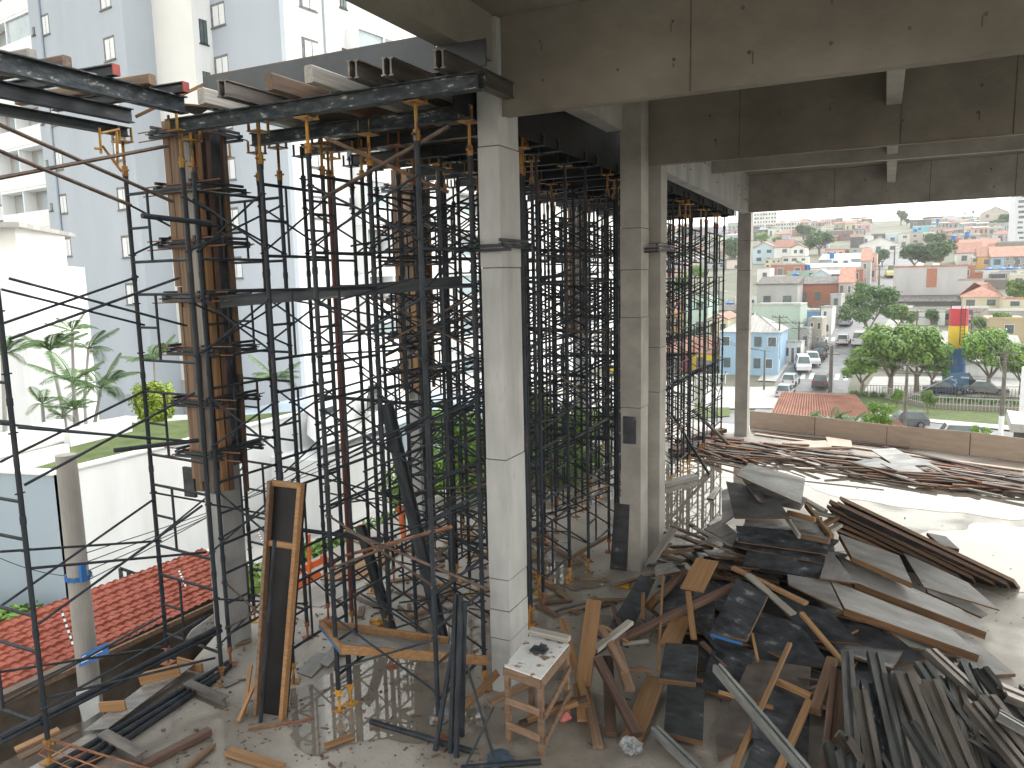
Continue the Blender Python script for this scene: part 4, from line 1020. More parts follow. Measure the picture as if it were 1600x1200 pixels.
for k in range(-5, 5): fwin(T3, sw, zw+2.8*k, 1.15, 1.3, -3)
T4 = thing('apartment_balconies', 'far apartment block with stacked white balconies at the upper left edge', 'building', sv(-25, -1, -4))
s_f, s_g = hit_front(88, 447, -2.2)[0], s_d
mb = MB(); abox(mb, s_f, s_g, -2.2, 12, -4, 34); mb.build('wall', m_grey, T4)
zw2 = hit_front(72, 38, -2.2)[1]
for k in range(-5, 5):
    fwin(T4, hit_front(71, 38, -2.2)[0], zw2+2.8*k, .95, 1.25, -2.2)
    fwin(T4, hit_front(52, 42, -2.2)[0], zw2+2.8*k-.1, .35, .5, -2.2, 'glass')
mb = MB(); s_p = hit_front(100, 400, -2.26)[0]; mb.tube(sv(s_p, -2.27, -3), sv(s_p, -2.27, 34), .07, 6); mb.build('drain_pipe', m_greyd, T4)
s_h = hit_front(34, 447, -1.2)[0]
mb = MB(); abox(mb, s_h-14, s_f, -1.2, 12, -4, 34); mb.build('wall', m_grey, T4)
zb = hit_front(60, 329, -2.1)[1]
for k in range(-5, 6):
    balcony(T4, s_h+.3, s_f-.05, (s_h+s_f)/2, zb+2.8*k, -1.2, False, (q.random() < .5, q.random() < .4))
    fwin(T4, hit_front(8, 391, -1.2)[0], zb+2.8*k+.4, .8, 1.2, -1.2)
    fwin(T4, hit_front(16, 335, -1.2)[0], zb+2.8*k+.6, .4, .5, -1.2, 'glass')
# flat plate painted as the dark of the garage at the grey wing foot
mb = MB(); gs, gz = hit_front(270, 600, -1.25); abox(mb, gs-2.5, gs+2.2, -1.26, -1.2, -4, -1.2); mb.build('garage_shade', m_open_shade, T2)

# white house at the left edge
H0 = thing('white_house', 'plain bright white house with a flat eave at the left edge', 'building', PD(20, 640, 30))
A, B = PD(-260, 440, 27.5), PD(48, 447, 29)
def wallbox(parent, a, b, depth, z0, z1, m, name='wall'):
    a = Vector(a); b = Vector(b); d = (b-a); d.z = 0; n = Vector((-d.y, d.x, 0)).normalized()*depth
    return MB().prism([(a.x, a.y), (b.x, b.y), (b.x+n.x, b.y+n.y), (a.x+n.x, a.y+n.y)], z0, z1).build(name, m, parent)
wallbox(H0, A, B, 7, -4, PD(48, 412, 29).z, m_white)
A2, B2 = PD(-260, 440, 28.6), PD(33, 447, 29.8)
wallbox(H0, A2, B2, 5, PD(48, 412, 29).z, PD(30, 357, 29.8).z, m_cream)
A3, B3 = PD(-280, 440, 27.6), PD(40, 447, 29.2)
wallbox(H0, A3, B3, 7, PD(30, 357, 29.8).z, PD(30, 350, 29.8).z, m_corr, 'eave')
A4, B4 = PD(40, 520, 26.5), PD(110, 520, 27.3)
wallbox(H0, A4, B4, 5, -4, PD(80, 521, 27).z, m_white)
# white low building behind the middle columns
L0 = thing('white_annex', 'low white building with an overhanging upper part, behind the scaffold at mid left', 'building', (-14, 22, -4))
wallbox(L0, PD(505, 700, 17.6), PD(615, 700, 20.5), 6, -4, PD(560, 700, 19).z, m_white)
a_ = PD(520, 600, 16.6); b_ = PD(655, 600, 22)
ob = MB(); up_ = [PD(505, 702, 17.3), PD(655, 650, 23), PD(668, 520, 25), PD(505, 560, 19)]
n_ = Vector((-1.5, 1.2, 0))
ob.poly(up_+[p+n_ for p in up_], [(0, 1, 2, 3), (7, 6, 5, 4), (0, 4, 5, 1), (1, 5, 6, 2), (2, 6, 7, 3), (3, 7, 4, 0)]); ob.build('overhang', m_white, L0)
wallbox(L0, PD(615, 700, 20.5), PD(760, 700, 26), 6, -4, PD(690, 640, 23).z, m_greyd)
vpanel('annex_window', [PD(575, 603, 19.3), PD(592, 597, 19.9), PD(592, 628, 19.9), PD(575, 634, 19.3)], .05, m_glass, None, None, L0)
vpanel('annex_window', [PD(573, 618, 19.2), PD(594, 612, 19.95), PD(594, 640, 19.95), PD(573, 643, 19.2)], .04, m_shade_frame, None, None, L0)
vpanel('annex_window', [PD(500, 640, 17.9), PD(520, 634, 18.0), PD(520, 645, 18.0), PD(500, 651, 17.9)], .04, m_glass, None, None, L0)
# ---------------------------------------------------------------- town: roads
def road(name, cl, wd, z, m):
    L_, R_ = [], []
    for i, p in enumerate(cl):
        d = Vector(cl[min(i+1, len(cl)-1)])-Vector(cl[max(i-1, 0)]); d.normalize(); n = Vector((-d.y, d.x))
        ww = wd[i] if isinstance(wd, list) else wd
        a = Vector(p)+n*ww/2; b = Vector(p)-n*ww/2
        L_.append((a.x, a.y, TZ(a.y)+z)); R_.append((b.x, b.y, TZ(b.y)+z))
    n = len(cl); return tag(MB().poly(L_+R_, [(i, n+i, n+i+1, i+1) for i in range(n-1)]).build(name, m, center=False), kind='structure')
def dens(cl, st=4):
    out = []
    for a, b in zip(cl, cl[1:]):
        a = Vector(a); b = Vector(b); k = max(1, int((b-a).length/st))
        out += [a.lerp(b, i/k) for i in range(k)]
    return out+[Vector(cl[-1])]
st_cl = dens([tuple(G(*p).xy) for p in ((1240, 655), (1268, 600), (1284, 570), (1306, 540), (1335, 510), (1378, 470), (1394, 430), (1408, 402), (1411, 385))])
road('street', st_cl, 8.6, .03, m_asph)
road('pavement', [p+Vector((-5.4, 0)) for p in st_cl if p.y > 98], 2.3, .12, m_pave)
road('pavement', [p+Vector((5.4, 0)) for p in st_cl if p.y > 108], 2.0, .12, m_pave)
cross = dens([tuple(G(*p).xy) for p in ((900, 690), (1060, 668), (1170, 662), (1260, 655), (1350, 662), (1450, 676), (1560, 692), (1700, 720))])
road('road', cross, 10, .04, m_asph)
def gpoly_(name, pts, dz, m): return tag(MB().poly([G(*p)+Vector((0, 0, dz)) for p in pts], [tuple(range(len(pts)))]).build(name, m, center=False), kind='structure')
gpoly_('pavement', [(1100, 640), (1215, 640), (1222, 625), (1240, 605), (1180, 606), (1100, 606)], .12, m_pave)
gpoly_('verge', [(1345, 634), (1362, 645), (1440, 655), (1590, 668), (1640, 670), (1640, 640), (1450, 628), (1345, 622)], .13, m_grass)
gpoly_('pavement', [(1352, 648), (1440, 661), (1600, 676), (1650, 682), (1650, 668), (1440, 655), (1362, 645)], .11, m_pave)
gpoly_('verge', [(900, 668), (1140, 652), (1140, 630), (900, 640)], .13, m_grass)
gpoly_('school_yard', [(1345, 620), (1600, 622), (1680, 625), (1680, 590), (1365, 590)], .06, m_pave)
# crossings painted on the street
mb = MB()
for yy in (104, 128):
    i = min(range(len(st_cl)), key=lambda k: abs(st_cl[k].y-yy)); c = st_cl[i]
    for k in range(8):
        x = c.x-3.6+k*1.02; mb.poly([(x, yy, TZ(yy)+.045), (x+.5, yy, TZ(yy)+.045), (x+.5, yy+3, TZ(yy+3)+.05), (x, yy+3, TZ(yy+3)+.05)], [(0, 1, 2, 3)])
tag(mb.build('crossing_stripes', m_mark, center=False), kind='structure')

# ---------------------------------------------------------------- houses
EXPL = []
def house(px0, px1, pyb, pyt, wall, roof, label, rkind='flat', depth=None, win=2, rows=1, cat='house', group=None, zx=0, name='house', rise=.28, party=None, gap=0):
    if not group: EXPL.append((px0, px1, pyb, pyt))
    g = G((px0+px1)/2, pyb); dd = (g-Vector((0, 0, CAMZ))).dot(fwd)
    W_ = (px1-px0)/FPX*dd; H_ = (pyb-pyt)/FPX*dd; D_ = depth or max(3.5, W_*.7)
    sx = 1.0
    t = thing(name, label, cat, g, -.02, group)
    def loc(mb, nm, m): 
        for v in mb.v: v.rotate(Matrix.Rotation(-.02, 3, 'Z')); v += g
        return mb.build(nm, m, t)
    mw = paint(wall) if isinstance(wall, tuple) else wall
    mb = MB().bb((-W_/2, 0, -6), (W_/2, D_, H_)); loc(mb, 'wall', mw)
    mr = paint(roof) if isinstance(roof, tuple) else roof
    o = .25 if W_ > 4 else .12
    if rkind == 'flat':
        mb = MB().bb((-W_/2-.06, -.06, H_+.002), (W_/2+.06, .14, H_+.35)).bb((-W_/2-.06, .14, H_+.002), (W_/2+.06, D_+.06, H_+.12)); loc(mb, 'roof', mr)
    elif rkind == 'gable':   # ridge runs left-right
        h = D_*rise; e = .12
        mb = MB().poly([(-W_/2-o, -o, H_), (W_/2+o, -o, H_), (W_/2+o, D_/2, H_+h), (-W_/2-o, D_/2, H_+h), (-W_/2-o, D_+o, H_), (W_/2+o, D_+o, H_),
                        (-W_/2-o, -o, H_-e), (W_/2+o, -o, H_-e), (W_/2+o, D_+o, H_-e), (-W_/2-o, D_+o, H_-e)],
                       [(0, 1, 2, 3), (3, 2, 5, 4), (6, 7, 1, 0), (4, 5, 8, 9), (1, 7, 8, 5, 2), (6, 0, 3, 4, 9)]); loc(mb, 'roof', mr)
    elif rkind == 'front':   # gable facing us
        h = W_*rise*.9; e = .12
        mb = MB().poly([(-W_/2, 0, H_), (W_/2, 0, H_), (0, 0, H_+h), (-W_/2, D_, H_), (W_/2, D_, H_), (0, D_, H_+h)], [(0, 1, 2), (5, 4, 3), (0, 2, 5, 3), (2, 1, 4, 5), (0, 3, 4, 1)]); loc(mb, 'gable_wall', mw)
        mb = MB().poly([(-W_/2-o, -o, H_-.1), (0, -o, H_+h), (0, D_, H_+h), (-W_/2-o, D_, H_-.1), (W_/2+o, -o, H_-.1), (W_/2+o, D_, H_-.1),
                        (-W_/2-o, -o, H_+.1), (0, -o, H_+h+.22), (0, D_, H_+h+.22), (-W_/2-o, D_, H_+.1), (W_/2+o, -o, H_+.1), (W_/2+o, D_, H_+.1)],
                       [(6, 7, 8, 9), (7, 10, 11, 8), (0, 1, 7, 6), (1, 4, 10, 7)]); loc(mb, 'roof', mr)
    elif rkind == 'hip':
        h = D_*rise
        mb = MB().poly([(-W_/2-o, -o, H_), (W_/2+o, -o, H_), (W_/2+o, D_+o, H_), (-W_/2-o, D_+o, H_), (-W_/2+D_*.45, D_/2, H_+h), (W_/2-D_*.45, D_/2, H_+h)], [(0, 1, 5, 4), (2, 3, 4, 5), (1, 2, 5), (3, 0, 4), (3, 2, 1, 0)]); loc(mb, 'roof', mr)
    elif rkind == 'shed':
        h = D_*.16
        mb = MB().poly([(-W_/2-o, -o, H_), (W_/2+o, -o, H_), (W_/2+o, D_, H_+h), (-W_/2-o, D_, H_+h), (-W_/2-o, -o, H_-.12), (W_/2+o, -o, H_-.12), (W_/2+o, D_, H_-.12), (-W_/2-o, D_, H_-.12)], [(0, 1, 2, 3), (4, 5, 1, 0), (5, 6, 2, 1), (7, 4, 0, 3), (6, 7, 3, 2)]); loc(mb, 'roof', mr)
    q = random.Random(int(px0*7+pyb))
    rows = max(rows, 1)
    for r_ in range(rows):
        for k in range(win):
            ww = min(1.2, W_/(win+1)*.6)*q.uniform(.8, 1.2); wh = min(1.3, H_/rows*.42)
            x = -W_/2+W_*(k+.5+q.uniform(-.12, .12))/win; z = H_/rows*(r_+.56)
            door = (r_ == 0 and q.random() < .3)
            mb = MB().bb((x-ww/2-.06, -.05, z-wh/2-.06 if not door else 0), (x+ww/2+.06, -.004, z+wh/2+.06)); f = loc(mb, 'window' if not door else 'door', m_white if q.random() < .5 else m_shade_frame)
            mb = MB().bb((x-ww/2, -.065, z-wh/2 if not door else .05), (x+ww/2, -.052, z+wh/2)); loc(mb, 'pane', m_glass if not door else m_shade_frame).parent = f
            pobj = list(f.children)[-1]; ABS[pobj.name] = ABS[f.name]
    return t, g, W_, H_, D_
cB = (.34, .50, .66); cLB = (.50, .63, .70); cG = (.42, .52, .45); cW = (.74, .74, .72); cC = (.66, .61, .46); cP = (.66, .42, .36); cO = (.62, .36, .12); cCy = (.16, .55, .66)
cGr = (.42, .42, .41); cDk = (.13, .125, .12); cT = (.46, .42, .36); cBk = (.35, .16, .11)
m_shed = mat('dark patched shed roof', (.07, .065, .06), (.17, .155, .14), 1.3, stretch=(2, .5, .5), rough=.85, c3=(.3, .27, .24))
# nearest row, left of the street
house(1125, 1213, 586, 519, cB, m_corr, 'light blue two-storey corner building with a grey hipped roof, left of the street', 'hip', depth=9, win=4, rows=2, rise=.26)
house(1198, 1214, 583, 531, (.05, .55, .58), (.05, .5, .53), 'bright turquoise end bay of the blue corner building', 'flat', depth=5, win=1)
house(1175, 1246, 556, 478, cG, m_corr, 'blank pale green gable wall behind the blue corner building', 'flat', depth=9, win=1)
house(1250, 1279, 520, 487, (.12, .3, .52), m_corr, 'small house with a strong blue upper wall beside the green wall', 'flat', depth=10, win=2)
house(1218, 1250, 567, 536, cW, m_corr, 'low white shopfronts at the kerb right of the blue corner building', 'flat', depth=5, win=4)
house(1240, 1262, 556, 515, cGr, m_corr, 'grey shopfront with shutters behind the white van', 'flat', depth=5, win=2)
house(1262, 1282, 545, 500, cT, m_corr, 'narrow beige street front up the hill from the shopfronts', 'flat', depth=8, win=2, rows=2)
house(1282, 1298, 525, 482, cW, m_corr, 'narrow white street front with a dark doorway', 'flat', depth=8, win=1, rows=2)
house(1297, 1312, 508, 462, cGr, m_corr, 'narrow grey street front before the large roadside tree', 'flat', depth=10, win=1, rows=2)
house(1310, 1330, 490, 442, cT, m_tile2, 'brownish street front with an orange roof above the roadside tree', 'gable', depth=10, win=2, rows=2)
house(1328, 1346, 470, 422, cBk, m_corr, 'brick street front halfway up the straight street', 'flat', depth=10, win=1, rows=2)
house(1344, 1358, 450, 408, cGr, m_tile2, 'small grey house high on the left kerb of the street', 'gable', depth=10, win=1, rows=2)
house(1356, 1368, 440, 398, cP, m_corr, 'pink street front on the left kerb near the yellow bus', 'flat', depth=10, win=1, rows=2)
house(1183, 1243, 500, 444, cGr, m_shed, 'long unpainted grey block building, left half of the long dark roof', 'shed', depth=8, win=2)
house(1243, 1312, 487, 444, m_brick, m_shed, 'bare brick building with laundry windows, right half of the long dark roof', 'shed', depth=8, win=3)
house(1150, 1250, 478, 466, cW, m_metalroof, 'long low white terrace ledge behind the green wall', 'flat', depth=6, win=6)
house(1183, 1202, 445, 420, cW, m_corr, 'thin white house end with a dark lean-to', 'flat', depth=7, win=1)
house(1205, 1255, 434, 414, cBk, m_corr, 'brick and grey yard buildings below the white terrace houses', 'flat', depth=7, win=2)
house(1268, 1296, 446, 431, cLB, m_metalroof, 'pale blue gabled shed facing us', 'front', depth=12, win=0, rise=.35)
house(1206, 1272, 442, 432, cW, m_metalroof, 'long white flat roof with a blue tank', 'flat', depth=7, win=0)
house(1177, 1210, 412, 388, cLB, m_tile2, 'pale blue and white terrace house with an orange roof, leftmost', 'front', depth=9, win=2, rows=2)
house(1210, 1236, 412, 387, cW, m_tile2, 'white terrace house with an orange roof, second from the left', 'gable', depth=9, win=1, rows=2)
house(1236, 1257, 413, 388, cW, m_tile2, 'white terrace house with an orange gable, nearest the big dark tree', 'front', depth=9, win=2, rows=2)
house(1283, 1364, 414, 405, (.34, .40, .44), (.42, .47, .5), 'long blue-grey warehouse roof below the white gabled house', 'shed', depth=12, win=0)
house(1256, 1356, 424, 417, cW, m_metalroof, 'long bright white shed roof in front of the blue-grey warehouse', 'shed', depth=7, win=0)
house(1345, 1402, 395, 383, cW, m_corr, 'wide white house with a low front gable and three windows', 'front', depth=10, win=3, rise=.22)
house(1318, 1346, 401, 390, m_brick, m_corr, 'dark brick house left of the wide white gabled house', 'flat', depth=8, win=0)
house(1290, 1318, 403, 391, cP, m_tile2, 'salmon pink low house below the dark brick one', 'flat', depth=7, win=3)
house(1294, 1331, 376, 361, (.24, .15, .14), m_corr, 'dark maroon building with two lit openings on the mid hill', 'flat', depth=9, win=2)
house(1329, 1348, 392, 371, cDk, m_corr, 'small black-walled house behind the wide white gable', 'flat', depth=8, win=0)
house(1342, 1362, 384, 370, cW, m_metalroof, 'white cube house above the wide white gable', 'flat', depth=8, win=1)
house(1362, 1384, 380, 366, cDk, m_corr, 'dark grey house above the wide white gable, near the street top', 'flat', depth=8, win=1)
house(1384, 1405, 384, 366, cLB, m_metalroof, 'pale blue-white house beside the top of the street', 'flat', depth=8, win=1)
house(1178, 1212, 362, 333, (.66, .67, .66), cW, 'tall pale apartment block on the skyline beside the far column', 'flat', depth=14, win=8, rows=5, cat='building')
house(1212, 1252, 366, 348, (.62, .60, .55), cW, 'long beige apartment block on the skyline', 'flat', depth=14, win=10, rows=3, cat='building')
house(1251, 1263, 368, 347, (.42, .3, .27), cW, 'brown end of the long beige skyline block', 'flat', depth=10, win=2, rows=3, cat='building')
house(1587, 1640, 400, 304, (.66, .69, .73), cW, 'tall white tower cut by the right picture edge', 'flat', depth=14, win=3, rows=12, cat='building')
# right of the street
hh = house(1400, 1501, 470, 418, (.50, .50, .50), m_tile2, 'big plain grey unfinished building with brick recesses, right of the street', 'flat', depth=18, win=0, rise=.1)
t_, g_, W_, H_, D_ = hh
for (x0, x1, z0, z1) in [(-.04, .10, .40, .96)]:
    mb = MB().bb((W_*x0, -.06, H_*z0), (W_*x1, -.01, H_*z1))
    for v in mb.v: v += g_
    mb.build('brick_recess', m_brick, t_)
mb = MB().bb((W_*.03, -.3, H_+.3), (W_*.13, .4, H_+.8))
for v in mb.v: v += g_
mb.build('water_tank', m_white, t_)
house(1500, 1519, 460, 417, m_brick, m_tile2, 'raw brick stair part at the right end of the big grey building', 'flat', depth=12, win=1, rows=2)
house(1518, 1533, 455, 427, m_brick, m_conc, 'raw brick wall stub above the grey ramp wall', 'flat', depth=8, win=0)
house(1499, 1533, 470, 439, (.52, .52, .52), m_conc, 'low grey ramp wall stepping down from the big grey building', 'flat', depth=8, win=0)
house(1497, 1530, 414, 395, cW, m_tile2, 'white house with an orange roof above the big grey building', 'gable', depth=10, win=2)
house(1528, 1552, 420, 401, cO, m_tile2, 'orange-walled left half of the terracotta-roofed double house', 'gable', depth=9, win=1)
house(1551, 1597, 420, 401, cB, m_tile2, 'sky blue right half of the terracotta-roofed double house', 'gable', depth=9, win=2)
house(1504, 1558, 396, 388, cP, m_tile2, 'long low house with a wide orange roof on the mid right hill', 'gable', depth=10, win=2)
house(1560, 1597, 402, 379, (.25, .23, .21), m_corr, 'mould-stained dark walled house near the right edge', 'flat', depth=9, win=0)
house(1536, 1566, 440, 425, cW, m_metalroof, 'white house with a small barred window under blue tanks', 'flat', depth=8, win=1)
house(1533, 1568, 452, 438, (.22, .2, .18), m_corr, 'blackened wall below the white house with the barred window', 'flat', depth=6, win=0)
house(1566, 1600, 442, 424, (.35, .33, .31), m_corr, 'grimy grey house with blue tanks on its roof', 'flat', depth=8, win=1)
house(1581, 1625, 450, 430, cC, m_metalroof, 'pale cream house at the right edge under the blue tanks', 'flat', depth=8, win=2)
house(1508, 1561, 484, 465, cC, m_tile2, 'yellow house with an orange hipped roof and dark window', 'hip', depth=9, win=2)
house(1575, 1640, 498, 468, cC, m_tile2, 'two-storey cream house with balconies at the right edge', 'flat', depth=9, win=3, rows=2)
house(1547, 1597, 534, 500, (.50, .40, .25), (.5, .4, .25), 'ochre block building with white shutters behind the right trees', 'flat', depth=9, win=1)
house(1400, 1500, 478, 471, cDk, m_shed, 'row of dark patched shed roofs below the big grey building', 'shed', depth=12, win=0)
house(1415, 1472, 508, 484, cW, m_corr, 'white yard wall with gates below the dark shed roofs', 'flat', depth=3, win=2)
house(1472, 1508, 506, 486, cT, m_corr, 'beige low house behind the striped water tower', 'flat', depth=6, win=2)
house(1535, 1572, 354, 333, (.52, .48, .42), m_corr, 'large beige house standing on the crest of the hill', 'front', depth=9, win=2, rows=2)
house(1424, 1457, 356, 344, cDk, m_corr, 'black flat-roofed building on the crest', 'flat', depth=8, win=2)
house(1456, 1476, 356, 344, (.35, .37, .38), m_corr, 'grey flat building on the crest beside the black one', 'flat', depth=8, win=1)
house(1476, 1500, 352, 340, (.60, .65, .68), m_metalroof, 'pale grey-blue warehouse on the crest left of the palms', 'flat', depth=8, win=0)
house(1428, 1460, 362, 354, cCy, m_metalroof, 'turquoise low house under the black crest building', 'flat', depth=7, win=2)
house(1476, 1503, 365, 357, cCy, m_corr, 'bright cyan house, left half of the cyan row', 'flat', depth=7, win=3)
house(1502, 1524, 362, 352, (.10, .42, .66), m_corr, 'bright blue house, right half of the cyan row', 'flat', depth=7, win=2)
house(1523, 1542, 358, 349, cDk, m_corr, 'dark shed right of the blue crest house', 'flat', depth=6, win=0)
house(1470, 1500, 384, 373, m_brick, m_corr, 'raw brick house in the middle of the right hillside', 'flat', depth=7, win=1)
house(1502, 1528, 380, 367, cGr, m_metalroof, 'grey house with two white awnings on the right hillside', 'flat', depth=7, win=2)
house(1532, 1556, 388, 376, cP, m_corr, 'pale pink house with a door and window on the right hillside', 'flat', depth=7, win=2)
house(1556, 1578, 372, 361, cGr, m_corr, 'grey house with a wide dark opening on the right hillside', 'flat', depth=7, win=2)
house(1420, 1440, 382, 365, cT, m_corr, 'beige house with a wide garage near the street top', 'flat', depth=7, win=1, rows=2)
house(1437, 1459, 374, 364, cC, m_metalroof, 'cream low house behind the mid-hill tree', 'flat', depth=7, win=2)
house(1404, 1420, 386, 366, (.6, .58, .52), m_corr, 'pale narrow house right at the street top', 'flat', depth=7, win=1, rows=2)
# generic fill of the dense hillside between the ones picked out above
adj = ['weathered', 'plain', 'low', 'narrow', 'patched', 'small', 'boxy', 'squat']
colsN = [(cW, 'white'), (cGr, 'grey'), (cT, 'beige'), (cBk, 'brick red'), (cLB, 'pale blue'), (cDk, 'blackened'), (cP, 'pink'), (cC, 'cream'), (cG, 'green')]
rfN = [(m_corr, 'grey sheet roof', 'shed'), (m_tile2, 'orange tile roof', 'gable'), (m_metalroof, 'white roof', 'flat'), (m_corr, 'flat grey roof', 'flat'), (m_tile2, 'orange hipped roof', 'hip')]
zoneN = lambda px, py: ('behind the scaffold' if px < 1150 else 'left of the far column' if px < 1180 else 'near the left skyline' if px < 1260 else 'left of the street' if px < 1400 else 'right of the street' if px < 1470 else 'on the right slope' if px < 1540 else 'at the right edge')
rowN = lambda py: 'crest' if py < 358 else 'near the crest' if py < 366 else 'mid hill' if py < 380 else 'lower hill' if py < 410 else 'hill foot'
q = random.Random(2024); used = set(); nfill = 0
rfN[1] = (m_tile2, 'orange tile roof', 'gable'); rfN += [(m_shed, 'dark patched roof', 'shed')]
for py in (347, 350, 353, 357, 362, 369, 377, 388, 402, 420, 445, 475, 510):
    px = 1030+q.uniform(0, 10)
    step = 9+max(0, (py-352))*.24
    while px < 1605:
        w_ = step*q.uniform(.9, 1.9)
        inner = px+w_ < 1176 or (py < 384) or (px > 1176 and py > 384 and (q.random() < .35 or not any(a_ < px+w_*.8 and b_ > px+w_*.2 and t0 < py-2 and b0_ > py-14 for a_, b_, b0_, t0 in EXPL)))
        onst = (G(px+w_/2, py)-Vector((0, 0, 0)))
        i_ = min(range(len(st_cl)), key=lambda k: abs(st_cl[k].y-onst.y)); tooclose = abs(onst.x-st_cl[i_].x) < 8+onst.y*.01
        if inner and not tooclose and nfill < 275 and not (1345 < px < 1600 and py > 515) and q.random() < .93:
            c_, cn = q.choice(colsN); r_, rn, rk = q.choice(rfN+[rfN[0], rfN[3], rfN[3]])
            hpx = q.uniform(.4, .8)*step*.95*(1.5 if py < 372 else 1)
            lb = None
            for _ in range(30):
                cand = f'{q.choice(adj)} {cn} house, {rn}, {rowN(py)}, {zoneN(px, py)}'
                if cand not in used: lb = cand; break
                c_, cn = q.choice(colsN)
            if lb:
                used.add(lb); nfill += 1
                gm = sum(c_)/3; cc = tuple(min(.8, (v*.72+gm*.28)*q.uniform(.75, 1.0)) for v in c_)
                house(px, px+w_, py, py-hpx, cc, r_, lb, rk, win=q.choice([1, 2, 2, 3]), rows=1 if py < 400 else 2, group='houses filling the hillside')
        px += w_*q.uniform(.95, 1.15)
q = random.Random(4)
for i in range(16):
    src = [(1210, 440), (1243, 432), (1262, 418), (1300, 399), (1355, 399), (1430, 361), (1465, 345), (1490, 372), (1511, 366), (1566, 424), (1577, 423), (1590, 424), (1545, 424), (1258, 486), (1190, 476), (1140, 478)][i]
    g = G(src[0], src[1]+14); dd = (g-Vector((0, 0, CAMZ))).dot(fwd); v = PD(src[0], src[1]-1, dd-1)
    t = thing('water_tank', ['blue water tank on the ' + n for n in ('yard roof left of the palm', 'long white flat roof', 'white shed roof end', 'salmon pink house', 'white gabled house', 'turquoise crest house', 'grey crest building', 'raw brick hillside house', 'grey awning house', 'grimy house, left', 'grimy house, middle', 'grimy house, right', 'barred-window house', 'small blue-walled house', 'terrace ledge', 'ledge beside the far column')][i], 'tank', v)
    MB().tube(v-Vector((0, 0, 1.2)), v+Vector((0, 0, .5)), .62, 12, r2=.72).build('barrel', m_blue, t); MB().tube(v+Vector((0, 0, .5)), v+Vector((0, 0, .72)), .74, 12, r2=.3).build('lid', m_blue, t)
# houses seen through the right-hand towers, across the road
house(1078, 1112, 580, 552, (.72, .52, .06), m_tile2, 'bright yellow house with an orange roof seen through the right-hand towers', 'gable', depth=7, win=1)
house(1035, 1078, 582, 550, (.22, .05, .05), m_tile2, 'dark red walled house seen through the right-hand towers', 'gable', depth=7, win=1)
house(1106, 1136, 560, 500, cC, m_tile2, 'cream gabled house seen left of the far column', 'front', depth=9, win=2, rows=2)
house(1072, 1106, 525, 465, (.45, .62, .53), m_corr, 'mint green tall wall seen through the right-hand towers', 'flat', depth=8, win=1, rows=2)
house(945, 962, 580, 560, (.8, .55, .02), (.8, .55, .02), 'yellow wall scrap seen left of the rear columns', 'flat', depth=4, win=1)
house(1035, 1068, 520, 490, cO, m_tile2, 'house with a wide orange roof seen high through the right-hand towers', 'hip', depth=9, win=2)

# school shed with the long pale roof
def poly_house(name, label, cat, pts, z0f, h, m, mr, over=.4, rise=0):
    t = thing(name, label, cat, (pts[0][0], pts[0][1], z0f))
    MB().prism(pts, z0f-2, z0f+h).build('wall', m, t)
    c = Vector((sum(p[0] for p in pts)/len(pts), sum(p[1] for p in pts)/len(pts)))
    P2 = [tuple(c+(Vector(p)-c)*(1+over/10)) for p in pts]
    if rise:
        n = len(P2); mb = MB().poly([(x, y, z0f+h) for x, y in P2]+[((P2[0][0]+P2[3][0])/2, (P2[0][1]+P2[3][1])/2, z0f+h+rise), ((P2[1][0]+P2[2][0])/2, (P2[1][1]+P2[2][1])/2, z0f+h+rise)], [(0, 1, 5, 4), (2, 3, 4, 5), (1, 2, 5), (3, 0, 4), (3, 2, 1, 0)])
        mb.build('roof', mr, t)
    else: MB().prism(P2, z0f+h, z0f+h+.15).build('roof', mr, t)
    return t
m_corr2 = mat('school roof', (.27, .26, .245), (.36, .35, .33), .8, stretch=(3, .3, .3), rough=.85, c3=(.19, .18, .17))
sb_ = thing('school_building', 'long low school building with a pale grey sheet roof behind the trees', 'building', (5, 103, -9.5))
c_ = [PZ(1346, 556, -6.6), PZ(1608, 568, -6.6), PZ(1590, 524, -4.6), PZ(1390, 512, -4.6)]
MB().slab(c_, .2).build('roof', m_corr2, sb_)
cc_ = sum(c_, Vector())/4; MB().prism([tuple((cc_+(p-cc_)*.95).xy) for p in c_], -11, -6.9).build('wall', m_white, sb_)
# water tower with coloured bands
wt = thing('water_tower', 'tall round water tank banded red, yellow and blue with a ladder', 'water tower', (0, 0, 0), basis=Matrix.Translation(G(1492, 603)))
g = G(1492, 603); dw = (g-Vector((0, 0, CAMZ))).dot(fwd); rw = 13.2/FPX*dw; zt_ = lambda py: PD(1492, py, dw).z
for (y0, y1, cc) in [(603, 592, (.62, .40, .03)), (592, 566, (.05, .16, .36)), (566, 542, (.72, .50, .03)), (542, 508, (.72, .46, .02)), (508, 481, (.55, .04, .06))]:
    if (y0, y1) == (566, 542): cc = (.05, .16, .38)
    if y0 == 542: cc = (.75, .50, .03)
    MB().tube((g.x, g.y, zt_(y0)), (g.x, g.y, zt_(y1)), rw, 24).build('band', paint(cc, .5), wt)
mb = MB()
for s in (-.22, .22): mb.tube((g.x+.35+s, g.y-rw-.1, zt_(536)), (g.x+.35+s, g.y-rw-.1, zt_(478)), .04, 5)
z = zt_(536)
while z < zt_(480): mb.tube((g.x+.13, g.y-rw-.1, z), (g.x+.57, g.y-rw-.1, z), .03, 4); z += .4
mb.build('ladder', m_steel, wt)
mb = MB()
for k in range(5): mb.tube((g.x+rw*math.cos(k*1.25), g.y+rw*math.sin(k*1.25), zt_(481)), (g.x+rw*math.cos(k*1.25), g.y+rw*math.sin(k*1.25), zt_(477)), .03, 4)
mb.build('guard_rail', m_steel, wt)
